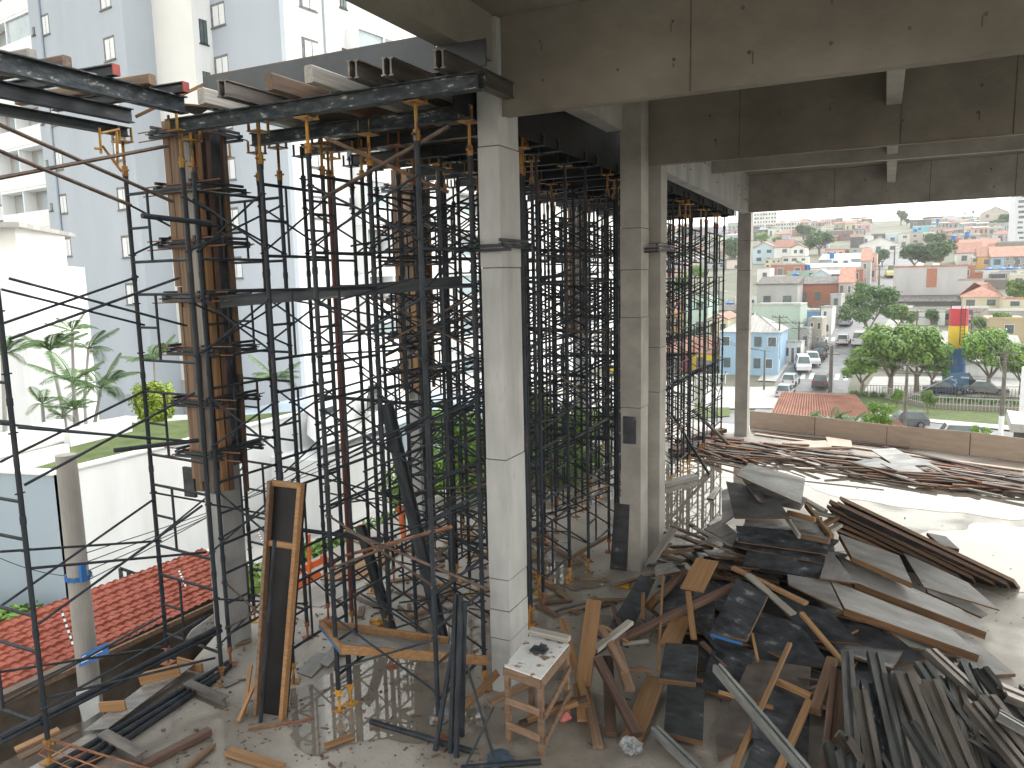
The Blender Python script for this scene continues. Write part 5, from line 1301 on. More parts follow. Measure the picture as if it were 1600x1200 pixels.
# painted blue mural wall at its foot
a = G(1472, 612); b = G(1513, 610)
t = wall_line(a, b, 2.4, a.z+2.1, paint((.10, .22, .36)), 'blue mural wall with pale flower shapes at the foot of the water tower', .2, 'mural_wall')
mb = MB(); c = (a+b)/2
for k in range(7):
    an = k*.9; mb.box((c.x-.3+.35*math.cos(an), c.y-.15, a.z+1.0+.35*math.sin(an)), (.16, .02, .3), Matrix.Rotation(an, 3, 'Y'))
mb.box((c.x+.9, c.y-.15, a.z+1.6), (.8, .02, .2)).box((c.x-1, c.y-.15, a.z+1.75), (.6, .02, .18))
mb.build('flower_marks', paint((.55, .6, .66)), t)

# roadside wall with railings in front of the school
f1 = thing('railing_wall', 'low stained retaining wall topped by pale railings beside the verge', 'fence', G(1450, 630))
mb = MB(); rl = MB()
for (a_, b_) in (((1378, 624), (1445, 640)), ((1445, 640), (1600, 648))):
    P0, P1 = G(*a_), G(*b_); n = (P1-P0); L_ = n.length; n.normalize(); k = 0
    w2 = Vector((-n.y, n.x, 0))*.25; MB().prism([tuple(P0.xy), tuple(P1.xy), tuple((P1+w2).xy), tuple((P0+w2).xy)], -10.5, -9.35).build('wall_base', paint((.30, .26, .22), .9, 1.5), f1)
    while k < L_: p = P0+n*k; rl.box((p.x, p.y-.08, -9.3), (.07, .06, 1.5)); k += .32
    rl.beam(P0+Vector((0, -.08, 1.4)), P1+Vector((0, -.08, 1.4)), .07, .08)
rl.build('railing', m_pave, f1)
f2 = thing('upper_fence', 'second grey fence above the planted strip, before the parked cars', 'fence', G(1450, 618))
rl = MB(); P0, P1 = G(1350, 622), G(1600, 626); n = (P1-P0); L_ = n.length; n.normalize(); k = 0
while k < L_: p = P0+n*k; rl.box((p.x, p.y, -9.2), (.05, .05, 1.4)); k += .32
rl.beam(P0+Vector((0, 0, 1.45)), P1+Vector((0, 0, 1.45)), .06, .06); rl.build('railing', m_pole_d, f2)
o = inst('hedge_strip', leaf_mesh('strip', 5200, [(x*1.05, 0, 0, .6) for x in range(-9, 10)], .13, m_leaf_d, 61, .6), None, Matrix.Translation(G(1480, 630)+Vector((0, 0, .5))) @ Matrix.Rotation(-.12, 4, 'Z')); tag(o, 'dark green ground cover between the two fences', 'hedge', kind='stuff')
# fence left of the far column
f3 = thing('white_fence', 'pale picket railing across the road, seen through the right-hand towers', 'fence', G(1080, 602))
rl = MB(); a = G(1035, 604); b = G(1138, 600); k = 0; n = (b-a); L_ = n.length; n.normalize()
while k < L_: p = a+n*k; rl.box((p.x, p.y, p.z+.7), (.1, .06, 1.4)); k += .4
rl.beam(a+Vector((0, 0, 1.3)), b+Vector((0, 0, 1.3)), .06, .1); rl.build('railing', m_white, f3)

# ---------------------------------------------------------------- cars
def car(px, py, ang, colr, label, kind='hatch', s=1.0, g=None):
    g = g or G(px, py)
    L_, W_, H_ = {'hatch': (4.0, 1.7, 1.48), 'sedan': (4.5, 1.75, 1.42), 'suv': (4.4, 1.8, 1.7), 'van': (4.9, 1.85, 2.05), 'bus': (6.5, 2.1, 2.8)}[kind]
    L_ *= s; W_ *= s; H_ *= s
    t = thing('parked_car' if kind not in ('van', 'bus') else kind, label, 'car' if kind not in ('van', 'bus') else kind, (g.x, g.y, g.z+.06), ang)
    mp = paint(colr, .25)
    low = H_*.56
    if kind == 'hatch': prof = [(-L_/2, .25), (-L_/2+.02, low*.85), (-L_/2+.12, low), (L_*.10, low), (L_*.46, low*.86), (L_/2, low*.62), (L_/2, .25)]; cab = (-L_*.49, -L_*.40, L_*.06, L_*.24)
    elif kind == 'sedan': prof = [(-L_/2, .28), (-L_/2, low*.92), (-L_*.30, low), (L_*.14, low), (L_*.46, low*.84), (L_/2, low*.6), (L_/2, .25)]; cab = (-L_*.36, -L_*.22, L_*.06, L_*.22)
    elif kind == 'suv': prof = [(-L_/2, .32), (-L_/2, low), (L_*.16, low), (L_*.47, low*.92), (L_/2, low*.7), (L_/2, .3)]; cab = (-L_*.49, -L_*.44, L_*.08, L_*.22)
    else: prof = [(-L_/2, .3), (-L_/2, low), (L_*.42, low), (L_/2, low*.72), (L_/2, .3)]; cab = (-L_*.495, -L_*.48, L_*.30, L_*.44)
    Mx = Matrix.Translation((g.x, g.y, g.z+.06)) @ Matrix.Rotation(ang, 4, 'Z')
    def bld(mb, nm, m, par=t):
        mb.v = [Mx @ v for v in mb.v]; return mb.build(nm, m, par)
    mb = MB(); n = len(prof); w2 = W_/2
    pts = []
    for sy, ins in ((-w2, 0), (-w2+.05, 1), (w2-.05, 1), (w2, 0)):
        pass
    rows_ = [(-w2+.06, .06), (-w2, 0), (w2, 0), (w2-.06, .06)]
    for y, ins in rows_:
        for x, z in prof: pts.append((x*(1-ins*.25), y, z+(-ins*.5 if z > low*.8 else (ins*.5 if z < .4 else 0))))
    fs = [tuple(range(n)), tuple(range(4*n-1, 3*n-1, -1))]
    for r_ in range(3): fs += [(r_*n+i, (r_+1)*n+i, (r_+1)*n+(i+1) % n, r_*n+(i+1) % n) for i in range(n)]
    mb.poly(pts, fs); bld(mb, 'body', mp)
    a, b, c, d = cab; z0, z1 = low-.01, H_; ti = .13*W_
    cb = [(a, -w2+.04, z0), (d, -w2+.04, z0), (d, w2-.04, z0), (a, w2-.04, z0), (b, -w2+ti, z1), (c, -w2+ti, z1), (c, w2-ti, z1), (b, w2-ti, z1)]
    bld(MB().poly(cb, [(0, 1, 5, 4), (1, 2, 6, 5), (2, 3, 7, 6), (3, 0, 4, 7), (4, 5, 6, 7)]), 'cabin', mp)
    V8 = [Vector(v) for v in cb]
    def win(i, j, k, l, ins=.12, off=.012):
        q4 = [V8[i], V8[j], V8[k], V8[l]]; c = sum(q4, Vector())/4; nr = (q4[1]-q4[0]).cross(q4[3]-q4[0]).normalized()
        if nr.dot(c-Vector((0, 0, (z0+z1)/2))) < 0: nr = -nr
        P4 = [c+(p-c)*(1-ins)+nr*off for p in q4]; B4 = [p-nr*off*.8 for p in P4]
        bld(MB().poly(P4+B4, [(0, 1, 2, 3), (7, 6, 5, 4), (0, 4, 5, 1), (1, 5, 6, 2), (2, 6, 7, 3), (3, 7, 4, 0)]), 'window', m_glass)
    win(0, 1, 5, 4); win(1, 2, 6, 5); win(2, 3, 7, 6); win(3, 0, 4, 7)
    for x in (-L_*.31, L_*.31):
        for y in (-w2+.02, w2-.02):
            wv = MB().tube((x, y-.1, .31*s), (x, y+.1, .31*s), .31*s, 16); wo = bld(wv, 'wheel', m_tyre)
            bld(MB().tube((x, y-.115, .31*s), (x, y+.115, .31*s), .19*s, 12), 'hub', m_hub, wo)
    for y in (-w2+.25, w2-.25):
        bld(MB().box((L_/2-.04, y, low*.68), (.10, .3, .14)), 'headlight', m_lamp); bld(MB().box((-L_/2, y, low*.78), (.05, .2, .22)), 'tail_light', m_tail)
    return t
ST = math.pi/2-.06
car(1412, 668, math.pi+.18, (.16, .16, .165), 'dark grey hatchback driving left on the road past the verge', 'hatch', g=None)
car(1512, 690, .1, (.55, .50, .50), 'pale car with red and pink rear details, half hidden by the hoarding', 'hatch', g=G(1510, 692))
car(1284, 606, ST, (.09, .075, .08), 'dark estate car waiting in the middle of the junction', 'suv')
car(1227, 620, ST, (.50, .52, .54), 'silver hatchback nearest at the left kerb', 'hatch')
car(1235, 603, ST, (.60, .63, .64), 'pale silver car parked ahead of the nearest one', 'hatch')
car(1254, 580, -ST+.1, (.75, .75, .75), 'white van facing downhill at the left kerb', 'van')
car(1269, 570, -ST+.1, (.72, .72, .72), 'white car tucked behind the white van', 'suv')
car(1280, 562, ST, (.07, .075, .09), 'black car up the hill from the white van', 'hatch')
car(1283, 550, ST, (.13, .14, .15), 'dark grey car second up the hill from the white van', 'hatch')
car(1280, 539, ST, (.55, .58, .6), 'silver car parked left at the crossing', 'hatch')
car(1257, 548, ST, (.7, .7, .7), 'white car on the pavement before the shopfronts', 'hatch')
car(1318, 538, ST, (.72, .72, .73), 'white hatchback just above the upper crossing', 'hatch')
car(1343, 540, ST, (.66, .66, .66), 'white box truck under the spreading roadside tree', 'van')
car(1322, 509, ST, (.32, .37, .42), 'blue-grey car left of the roadside tree', 'hatch')
car(1384, 468, ST, (.02, .05, .16), 'dark blue car going up the straight street', 'hatch')
car(1391, 433, -ST, (.72, .70, .3), 'white and yellow minibus high on the street', 'bus')
car(1416, 398, ST, (.7, .7, .7), 'tiny white car at the top of the street', 'hatch')
car(1470, 618, -.05, (.03, .06, .12), 'dark blue sedan in the school yard, left of the small tree', 'sedan', g=G(1476, 616))
car(1540, 618, -.1, (.20, .22, .22), 'grey-green sedan in the school yard under the right tree', 'sedan', g=G(1540, 617))
car(1505, 600, -.1, (.04, .04, .045), 'black car parked behind the two school yard sedans', 'suv', g=G(1507, 605))
car(1120, 582, .1, (.05, .05, .05), 'black car seen under the blue building through the towers', 'hatch')

# ---------------------------------------------------------------- utility poles, lamps and cables
def upole(px, pyb, pyt, label, r=.16, dist=None, arms=True, m=m_pole_d, white=0, lamp=None, g=None):
    g = g or (G(px, pyb) if dist is None else PD(px, pyb, dist)); dd = (g-Vector((0, 0, CAMZ))).dot(fwd); h = (pyb-pyt)/FPX*dd
    t = thing('utility_pole', label, 'pole', g, 0, 'utility poles of the street')
    MB().tube(g-Vector((0, 0, .5)), g+Vector((0, 0, h)), r, 10, r2=r*.7).build('pole', m, t)
    if white: MB().tube(g-Vector((0, 0, .4)), g+Vector((0, 0, white)), r*1.08, 10).build('painted_base', m_white, t)
    if arms:
        mb = MB()
        for z in (h-.25, h-1.0): mb.beam(g+Vector((-1.0, -.12, z)), g+Vector((1.0, -.12, z)), .09, .1)
        for x in (-.9, -.5, .5, .9): mb.tube(g+Vector((x, -.12, h-.2)), g+Vector((x, -.12, h)), .04, 5)
        mb.build('crossarm', m_pole_d, t)
    if lamp:
        mb = MB(); a = g+Vector((0, 0, (pyb-lamp[0])/FPX*dd)); b = PD(lamp[1], lamp[2], dd*.93)
        mb.tube(a, b, .05, 6); d = (b-a).normalized(); mb.beam(b-d*.1, b+d*.55, .2, .1); mb.build('lamp_arm', m_pole, t)
    return t, g+Vector((0, 0, h))
tops = []
for a in [dict(px=1415, pyb=672, pyt=566, label='nearest dark utility pole with a long lamp arm reaching right', r=.17, lamp=(622, 1480, 592), white=0, g=G(1413, 672)),
          dict(px=1563, pyb=682, pyt=547, label='pole with a white painted base and short lamp at the right', r=.20, white=1.8, lamp=(590, 1560, 561)),
          dict(px=1297, pyb=614, pyt=541, label='thick brown pole standing behind the tile-roofed house', r=.26),
          dict(px=1193, pyb=634, pyt=547, label='slim pole with a white base in front of the blue building', r=.12, white=1.8, arms=False),
          dict(px=1216, pyb=586, pyt=494, label='tall grey pole at the blue building corner', r=.14, white=2.0),
          dict(px=1247, pyb=567, pyt=503, label='pole with a pale base by the shopfronts', r=.16, white=1.5),
          dict(px=1431, pyb=533, pyt=486, label='thin dark pole rising from the school roof side', r=.14),
          dict(px=1517, pyb=530, pyt=486, label='pole with a lamp arm right of the water tower', r=.13, lamp=(500, 1538, 484)),
          dict(px=1281, pyb=520, pyt=475, label='pole at the left kerb behind the parked cars', r=.16),
          dict(px=1340, pyb=480, pyt=440, label='pole on the left kerb halfway up the street', r=.2),
          dict(px=1400, pyb=488, pyt=455, label='pole at the corner of the big grey building', r=.18),
          dict(px=1373, pyb=450, pyt=415, label='pole on the left kerb near the minibus', r=.2),
          dict(px=1397, pyb=415, pyt=384, label='pole near the top of the street', r=.2),
          dict(px=1060, pyb=640, pyt=500, label='grey pole seen through the right-hand towers', r=.2, white=1.5)]:
    t, p = upole(**a); tops.append(p)
wn = ['the near lamp pole to the thick brown pole', 'the thick brown pole to the blue building pole', 'the blue building pole to the shopfront pole', 'the shopfront pole to the kerb pole', 'the kerb pole to the halfway pole', 'the halfway pole to the minibus pole', 'the minibus pole to the street top', 'the near lamp pole to the white-based lamp pole', 'the water tower lamp pole to the left kerb pole', 'the white-based lamp pole to the water tower lamp pole', 'the slim white-based pole to the blue building pole', 'the thick brown pole to the shopfront pole', 'the pole behind the towers to the slim pole']
for i, (a, b) in enumerate([(0, 2), (2, 4), (4, 5), (5, 8), (8, 9), (9, 11), (11, 12), (0, 1), (7, 8), (1, 7), (3, 4), (2, 5), (13, 3)]):
    for k in range(3):
        o_ = Vector((-.8+.8*k, 0, -.1*k)); cable(tops[a]+o_, tops[b]+o_, .5, .022, ['left', 'middle', 'right'][k]+' wire from '+wn[i], group='power lines over the street')

# ---------------------------------------------------------------- trees of the town
def ptree(key, px, pyb, pyt, rpx, label, dz=0, g=None, name='tree', rz=None):
    g = g or G(px, pyb); dd = (g-Vector((0, 0, CAMZ))).dot(fwd)
    base = {'broad': (3.0, 5.6), 'round': (2.6, 5.2), 'dark': (2.6, 4.1), 'umbrella': (3.4, 5.6)}[key]
    s = rpx/FPX*dd/base[0]*1.08; szz = (pyb-pyt)/FPX*dd/base[1]
    return tree(key, g, s, label, rz=px*.7 if rz is None else rz, sz=szz, group='street and garden trees')
ptree('umbrella', 1355, 545, 456, 50, 'spreading dark roadside tree with a forked trunk on the street')
ptree('round', 1404, 520, 476, 26, 'small bright tree right of the roadside tree')
ptree('round', 1345, 615, 540, 36, 'small dark-trunked tree at the left end of the yard trees', g=G(1345, 618))
ptree('broad', 1388, 625, 516, 62, 'large bright green tree, left of the near pole', g=G(1390, 618))
ptree('round', 1432, 625, 522, 52, 'large bright green tree behind the near pole', g=G(1432, 614))
ptree('round', 1458, 622, 548, 27, 'bright tree left of the mural wall', g=G(1456, 612))
ptree('round', 1548, 625, 524, 44, 'tall leafy tree right of the water tower', g=G(1545, 616))
ptree('broad', 1594, 625, 545, 42, 'leafy tree at the right edge of the school yard', g=G(1594, 618))
ptree('round', 1400, 640, 608, 10, 'sapling with reddish tips beside the near pole', g=G(1401, 640))
ptree('round', 1449, 650, 612, 12, 'young bright bush tree by the railings', g=G(1450, 648))
ptree('dark', 1428, 424, 388, 27, 'dark tree rising behind the big grey building, left', )
ptree('dark', 1466, 424, 384, 31, 'mango-coloured dark tree behind the big grey building, right')
ptree('dark', 1280, 398, 368, 26, 'broad dark tree on the lower hill')
ptree('round', 1262, 398, 380, 9, 'small bright tree beside the broad dark one')
ptree('dark', 1256, 376, 355, 20, 'hazy grey-green tree on the mid left hill')
ptree('round', 1190, 384, 364, 14, 'bright tree beside the far column')
ptree('round', 1216, 386, 370, 10, 'bush-like tree above the terrace houses')
ptree('dark', 1408, 352, 332, 11, 'lone round tree standing on the skyline')
ptree('dark', 1417, 353, 343, 6, 'smaller tree right under the lone skyline tree')
ptree('dark', 1460, 387, 368, 20, 'dark tree in the middle of the right hillside')
ptree('dark', 1572, 358, 338, 14, 'dark tree on the crest before the white tower')
ptree('dark', 1558, 360, 346, 14, 'olive tree left of the crest dark tree')
ptree('dark', 1378, 418, 394, 14, 'roadside tree on the left kerb near the minibus')
ptree('dark', 1367, 432, 402, 12, 'second roadside tree on the left kerb below the minibus')
ptree('round', 1590, 485, 438, 24, 'spreading tree before the cream house at the right')
ptree('round', 1560, 525, 488, 18, 'garden tree before the ochre building')
ptree('round', 1530, 525, 495, 12, 'garden shrub tree right of the water tower top')
ptree('dark', 1455, 512, 488, 12, 'yellowing garden bush behind the school roof, left')
ptree('round', 1066, 470, 430, 18, 'tree seen through the right-hand towers, upper')
ptree('dark', 1142, 420, 380, 14, 'tree seen just left of the far column')
ptree('round', 1090, 445, 415, 14, 'tree seen through the right-hand towers, lower')
for i, (px, pyb, pyt) in enumerate([(1505, 352, 336), (1519, 350, 334), (1246, 430, 412)]):
    g = G(px, pyb); dd = (g-Vector((0, 0, CAMZ))).dot(fwd)
    palm(g, g+Vector((0, 0, (pyb-pyt)/FPX*dd)), ['skyline palm, left of the pair', 'skyline palm, right of the pair', 'palm among the yards below the terrace houses'][i], 8/FPX*dd*1.1, 12, .18, i+60, 'palms on the hill')

# ---------------------------------------------------------------- tile-roofed house just beyond the slab
th = thing('tiled_house', 'low house with a broad orange clay tile roof just beyond the hoarding', 'house', PD(1280, 650, 33))
def ridge_roof(corners, parent, m, nrow=70, ncol=10, amp=.05):
    A, B, C, D = [Vector(c) for c in corners]   # top-left, top-right, bottom-right, bottom-left
    pts = []
    nr = (B-A).cross(D-A).normalized()
    if nr.z < 0: nr = -nr
    for j in range(ncol+1):
        for i in range(nrow*4+1):
            u = i/(nrow*4); p = A.lerp(B, u).lerp(D.lerp(C, u), j/ncol)
            pts.append(p+nr*amp*math.cos(2*math.pi*i/4))
    n = nrow*4+1
    MB().poly(pts, [(j*n+i, j*n+i+1, (j+1)*n+i+1, (j+1)*n+i) for j in range(ncol) for i in range(n-1)]).build('tiles', m, parent)
def stripy(A, B, C, D, parent, k): ridge_roof((A, B, C, D), parent, m_tile2, k)
TL, TR, BR, BL = PD(1222, 612, 34.5), PD(1336, 617, 34.5), PD(1364, 652, 30.5), PD(1203, 650, 30.5)
stripy(TL, TR, BR, BL, th, 34)
mb = MB().poly([TR, PD(1364, 652, 30.5), PD(1356, 640, 36)], [(0, 1, 2)]); mb.build('hip_end', m_corr, th)
wl = [Vector((p.x, p.y, 0)) for p in (TL, TR, BR, BL)]
c = sum(wl, Vector())/4; MB().prism([tuple((c+(p-c)*.93).xy) for p in (wl[3], wl[2], wl[1], wl[0])], -11, TL.z-1.9).build('wall', m_white, th)
ridge_roof((PD(1372, 654, 31.5), PD(1402, 656, 31.5), PD(1416, 672, 29), PD(1366, 668, 29)), th, m_tile2, 10, 4)
for i, (px, py, d, L) in enumerate([(1262, 655, 27.5, 1.0), (1300, 655, 27.2, 1.15), (1330, 660, 26.8, 1.0)]):
    v = PD(px, py, d); palm(v-Vector((0, 0, 3.2)), v-Vector((0, 0, .2)), ['palm crown poking above the hoarding, left', 'palm crown poking above the hoarding, middle', 'palm crown poking above the hoarding, right'][i], L, 13, .09, i+80, 'palms behind the hoarding')
t = thing('bush', 'scrubby bush at the right end of the tile-roofed house', 'bush', PD(1372, 652, 27)); inst('leaves', BU, t, Matrix.Scale(.42, 4))
t = thing('bush', 'bush with reddish flowers behind the hoarding at the right', 'bush', PD(1530, 682, 26)); inst('leaves', BU, t, Matrix.Scale(.30, 4))
# corner of the old white house at the right edge
ow = thing('old_house', 'old stained white house corner with a dark mossy roof at the right edge', 'house', PD(1600, 690, 32))
wallbox(ow, PD(1592, 640, 33), PD(1700, 640, 31), 5, -11, PD(1600, 572, 33).z, m_white)
MB().slab([PD(1573, 640, 30), PD(1640, 650, 29), PD(1660, 668, 27), PD(1580, 662, 27.5)], .3).build('roof', m_corr, ow)
wallbox(ow, PD(1583, 690, 28), PD(1680, 700, 27), 2, -11, PD(1600, 668, 27.8).z, paint((.12, .13, .12)))
# ---------------------------------------------------------------- plywood hoarding at the slab end
hd = thing('hoarding', 'low row of pinkish plywood boards standing along the far edge of the floor', 'hoarding', PZ(1178, 667, 0))
sb = [(1172, 667), (1272, 679), (1385, 695), (1514, 711), (1650, 729)]
stp = [(1170, 642), (1275, 651), (1387, 664), (1517, 675), (1652, 692)]
for i in range(4):
    a = PZ(*sb[i], 0); b = PZ(*sb[i+1], 0); za = PY(*stp[i], a.y).z; zb3 = PY(*stp[i+1], b.y).z
    d = (b-a).normalized(); n = Vector((-d.y, d.x, 0))*.018; a = a+d*.006; b = b-d*.006
    o_ = n*(.9 if i % 2 else 0)
    mb = MB().poly([a+o_, b+o_, b+n+o_, a+n+o_, a+o_+Vector((0, 0, za)), b+o_+Vector((0, 0, zb3)), b+n+o_+Vector((0, 0, zb3)), a+n+o_+Vector((0, 0, za))], [(0, 3, 2, 1), (4, 5, 6, 7), (0, 1, 5, 4), (1, 2, 6, 5), (2, 3, 7, 6), (3, 0, 4, 7)])
    mb.build('board', m_hoard, hd)
    plank('post', a+n*2.5, a+n*2.5+Vector((0, 0, za-.04)), .06, .06, m_wood_o, parent=hd, up=Vector((0, 1, 0)))

def qz(l): return [PZ(*p) for p in l]
# kerb strips lying before the hoarding
for i, (a, b, m_, lb) in enumerate([((1180, 678, .03), (1600, 735, .03), m_hoard, 'long pinkish ply strip lying right before the hoarding'), ((1175, 673, .05), (1420, 700, .05), m_wood_d, 'long dark batten before the left half of the hoarding'), ((1380, 698, .05), (1600, 745, .05), m_wood_d, 'long dark batten before the right half of the hoarding'),
                                ((1160, 702, .08), (1335, 700, .10), m_wood_o, 'long red-brown plank crossing the far debris strip'), ((1170, 708, .05), (1290, 722, .08), m_wood_o, 'long brown batten over the left end of the far debris strip')]):
    plank('plank', PZ(*a), PZ(*b), .14, .03, m_, lb, 'plank')
q = random.Random(314)
dm = [m_wood_o, m_wood_d, m_wood_d, m_wood_d, m_wood_o, m_wood_g, m_rust, m_rust, m_ply_g, m_ply]
for i in range(125):
    u = q.random(); px = 1085+u*530; base = 683+ (px-1170)*.13 if px > 1170 else 690
    py = base+q.triangular(4, 42, 16)+(6 if px > 1300 else 0)
    c = PZ(px, py, 0); c.z = .02+q.random()*.14
    L_ = q.uniform(.5, 2.3); a = -.33+q.gauss(0, .38)
    d = Vector((math.cos(a), math.sin(a), q.uniform(-.06, .06)))*L_/2
    if c.y > 22.4: continue
    plank('scrap_plank', c-d, c+d, q.uniform(.04, .13), q.uniform(.018, .045), mm := q.choice(dm), f'{size(L_)} {tone(mm)} plank, far debris strip, before the {"far column" if px < 1185 else "first board" if px < 1275 else "second board" if px < 1386 else "third board" if px < 1515 else "fourth board"}', 'plank', 'planks of the far debris strip')
FP = 'wet grey ply sheets dumped on the far debris strip'
for i, (qd, lb) in enumerate([([(1330, 722, .16), (1372, 715, .22), (1440, 748, .10), (1395, 750, .05)], 'wet grey sheet at the left of the far sheet heap'),
        ([(1360, 702, .25), (1398, 700, .26), (1450, 730, .12), (1400, 728, .16)], 'wet grey sheet on top of the far sheet heap'),
        ([(1376, 724, .22), (1420, 722, .22), (1470, 752, .04), (1440, 752, .04)], 'pale wet sheet in the middle of the far sheet heap'),
        ([(1400, 712, .2), (1440, 716, .2), (1500, 752, .04), (1478, 755, .04)], 'narrow bright sheet at the right of the far sheet heap'),
        ([(1236, 690, .1), (1290, 688, .1), (1300, 698, .08), (1240, 700, .08)], 'pale ply sheet lying before the second hoarding board'),
        ([(1290, 682, .1), (1330, 688, .1), (1332, 700, .06), (1295, 696, .08)], 'light ply sheet left of the far sheet heap')]):
    panel('ply_sheet', qz(qd), .018, PLYG if i < 4 else [m_hoard, m_edge], lb, 'panel', FP)

# ---------------------------------------------------------------- the great heap of form panels
HG = 'form panels of the great heap'
def HP(qd, th_, mats, lb): return panel('form_panel', qz(qd), th_, mats, lb, 'panel', HG)
HP([(1171, 723, 1.42), (1258, 748, 1.36), (1252, 783, 1.30), (1150, 742, 1.36)], .02, PLYG, 'wet pale grey sheet crowning the great heap')
HP([(1160, 748, 1.28), (1190, 745, 1.28), (1262, 778, 1.2), (1250, 795, 1.16), (1185, 782, 1.2)], .025, PLY, 'dark torn sheet just under the crowning grey sheet')
HP([(1134, 752, 1.15), (1162, 757, 1.2), (1218, 791, 1.15), (1241, 828, 1.02), (1147, 808, 1.02)], .03, PLY, 'large black panel with a lit brown left edge, upper left of the heap')
HP([(1127, 766, .98), (1140, 762, 1.0), (1147, 806, .92), (1128, 819, .88)], .02, PLYG, 'narrow grey sheet hanging at the upper left of the heap')
HP([(1100, 826, .72), (1128, 812, .78), (1152, 830, .8), (1147, 851, .72)], .02, PLYG, 'dusty sheet jutting left from the heap')
HP([(1150, 821, .95), (1242, 829, .95), (1293, 853, .90), (1294, 859, .88), (1153, 846, .84)], .02, PLY, 'black panel in the middle of the stacked edges')
HP([(1146, 846, .80), (1200, 845, .84), (1290, 866, .80), (1288, 875, .76), (1146, 853, .76)], .02, PLY, 'thin black panel with a tan front edge, under the middle one')
HP([(1168, 858, .74), (1230, 862, .74), (1288, 877, .70), (1283, 900, .60), (1161, 881, .62)], .03, [m_ply, m_ply_s], 'black panel with a blue-black front edge, lowest of the stacked edges')
HP([(1235, 806, .98), (1275, 812, .98), (1284, 836, .9), (1248, 833, .9)], .02, PLYG, 'grey sheet inside the small timber frame on the heap')
for a, b, w_, m_, lb in [((1231, 801, 1.05), (1274, 812, 1.05), .05, m_wood, 'tan batten forming the top of the small timber frame'), ((1260, 790, 1.05), (1300, 838, .92), .06, m_wood, 'tan batten forming the right side of the small timber frame'),
                         ((1248, 836, .93), (1296, 846, .92), .06, m_wood_o, 'brown batten forming the front of the small timber frame'), ((1218, 792, 1.08), (1249, 838, .95), .04, m_wood_g, 'pale batten forming the left side of the small timber frame')]:
    plank('batten', PZ(*a), PZ(*b), w_, .07, m_, lb, 'batten')
for i, (a, b, m_) in enumerate([((1255, 780, 1.1), (1290, 800, 1.0), m_wood_g), ((1272, 800, 1.0), (1305, 808, .95), m_wood_g), ((1284, 822, .9), (1307, 808, .95), m_wood_o), ((1290, 832, .85), (1312, 820, .9), m_wood_g)]):
    plank('batten', PZ(*a), PZ(*b), .10, .05, m_, ['grey board end behind the timber frame, highest', 'grey board end behind the timber frame, second', 'brown board end right of the timber frame', 'grey board end right of the timber frame'][i], 'batten')
# bundle leaning away, seen along its brown edges
for i, (a, b, th_) in enumerate([((1313, 775, 1.34), (1585, 905, .22), .045), ((1309, 783, 1.27), (1573, 908, .16), .05), ((1297, 780, 1.22), (1553, 907, .12), .06), ((1293, 788, 1.12), (1520, 900, .16), .05), ((1300, 800, 1.02), (1500, 898, .14), .06), ((1302, 812, .92), (1460, 885, .2), .05), ((1306, 824, .82), (1440, 880, .2), .05)]):
    A, B = PZ(*a), PZ(*b); d = (B-A).normalized(); bk = Vector((.35, .85, 0)).normalized()*(1.0-.05*i); bk.z = -.66
    if A.z+bk.z < .05: bk.z = -(A.z-.05)
    C_ = B+Vector((bk.x, bk.y, -min(.66, B.z-.03)))
    panel('form_panel', [A, B, B+bk*1, A+bk*1], th_, [m_ply, [m_wood_o, m_wood_d, m_edge][i % 3]], ['long panel with a bright brown edge, topmost of the sloping bundle', 'long panel, second of the sloping bundle', 'long panel, third of the sloping bundle', 'long panel, fourth of the sloping bundle', 'long panel, fifth of the sloping bundle', 'short panel, sixth of the sloping bundle', 'short panel at the bottom of the sloping bundle'][i], 'panel', HG)
PB = [m_ply_g, m_edge]
HP([(1311, 834, .84), (1405, 868, .72), (1426, 908, .60), (1331, 870, .70)], .08, PB, 'grey panel with a thick brown edge under the sloping bundle')
HP([(1411, 863, .56), (1512, 910, .42), (1561, 957, .28), (1444, 917, .42)], .02, PB, 'pale grey sheet reaching right below the sloping bundle')
HP([(1448, 920, .40), (1500, 930, .36), (1548, 958, .24), (1540, 962, .22), (1450, 926, .36)], .08, PB, 'timber-edged panel beneath the pale grey sheet at the right')
HP([(1306, 866, .62), (1502, 952, .36), (1540, 994, .24), (1337, 910, .52)], .10, PB, 'long grey panel with a thick dark front edge, upper of the two long ones')
HP([(1281, 903, .60), (1294, 858, .70), (1306, 868, .68), (1339, 911, .56)], .02, PB, 'torn grey sheet at the upper left of the two long panels')
HP([(1297, 906, .55), (1485, 980, .30), (1529, 1028, .18), (1320, 950, .46)], .10, PB, 'long wet grey panel with a thick tan front edge, lower of the two long ones')
HP([(1484, 985, .10), (1525, 1002, .09), (1587, 1054, .05), (1500, 1056, .05)], .04, PLYG, 'grey panel lying nearly flat at the right foot of the heap')
HP([(1448, 832, .22), (1478, 838, .2), (1499, 858, .12), (1470, 852, .14)], .06, PLYG, 'small grey panel poking out behind the sloping bundle')
HP([(1230, 897, .58), (1296, 908, .55), (1318, 952, .46), (1232, 913, .54)], .02, PLYG, 'glossy wet sheet left of the two long panels')
o = HP([(1152, 902, .74), (1200, 930, .66), (1167, 1006, .34), (1109, 989, .40)], .04, PLY, 'scuffed black panel with a blue-painted lower edge, left of the heap')
MB().beam(PZ(1110, 992, .385), PZ(1160, 1006, .35), .012, .03).build('blue_edge', m_blue, o)
HP([(1117, 996, .30), (1183, 1018, .26), (1151, 1094, .08), (1096, 1074, .10)], .04, PLY, 'dark mottled panel below the blue-edged one')
HP([(1200, 925, .5), (1297, 955, .46), (1345, 1020, .2), (1262, 1000, .3)], .03, PLY, 'black panel in the shade under the two long panels')
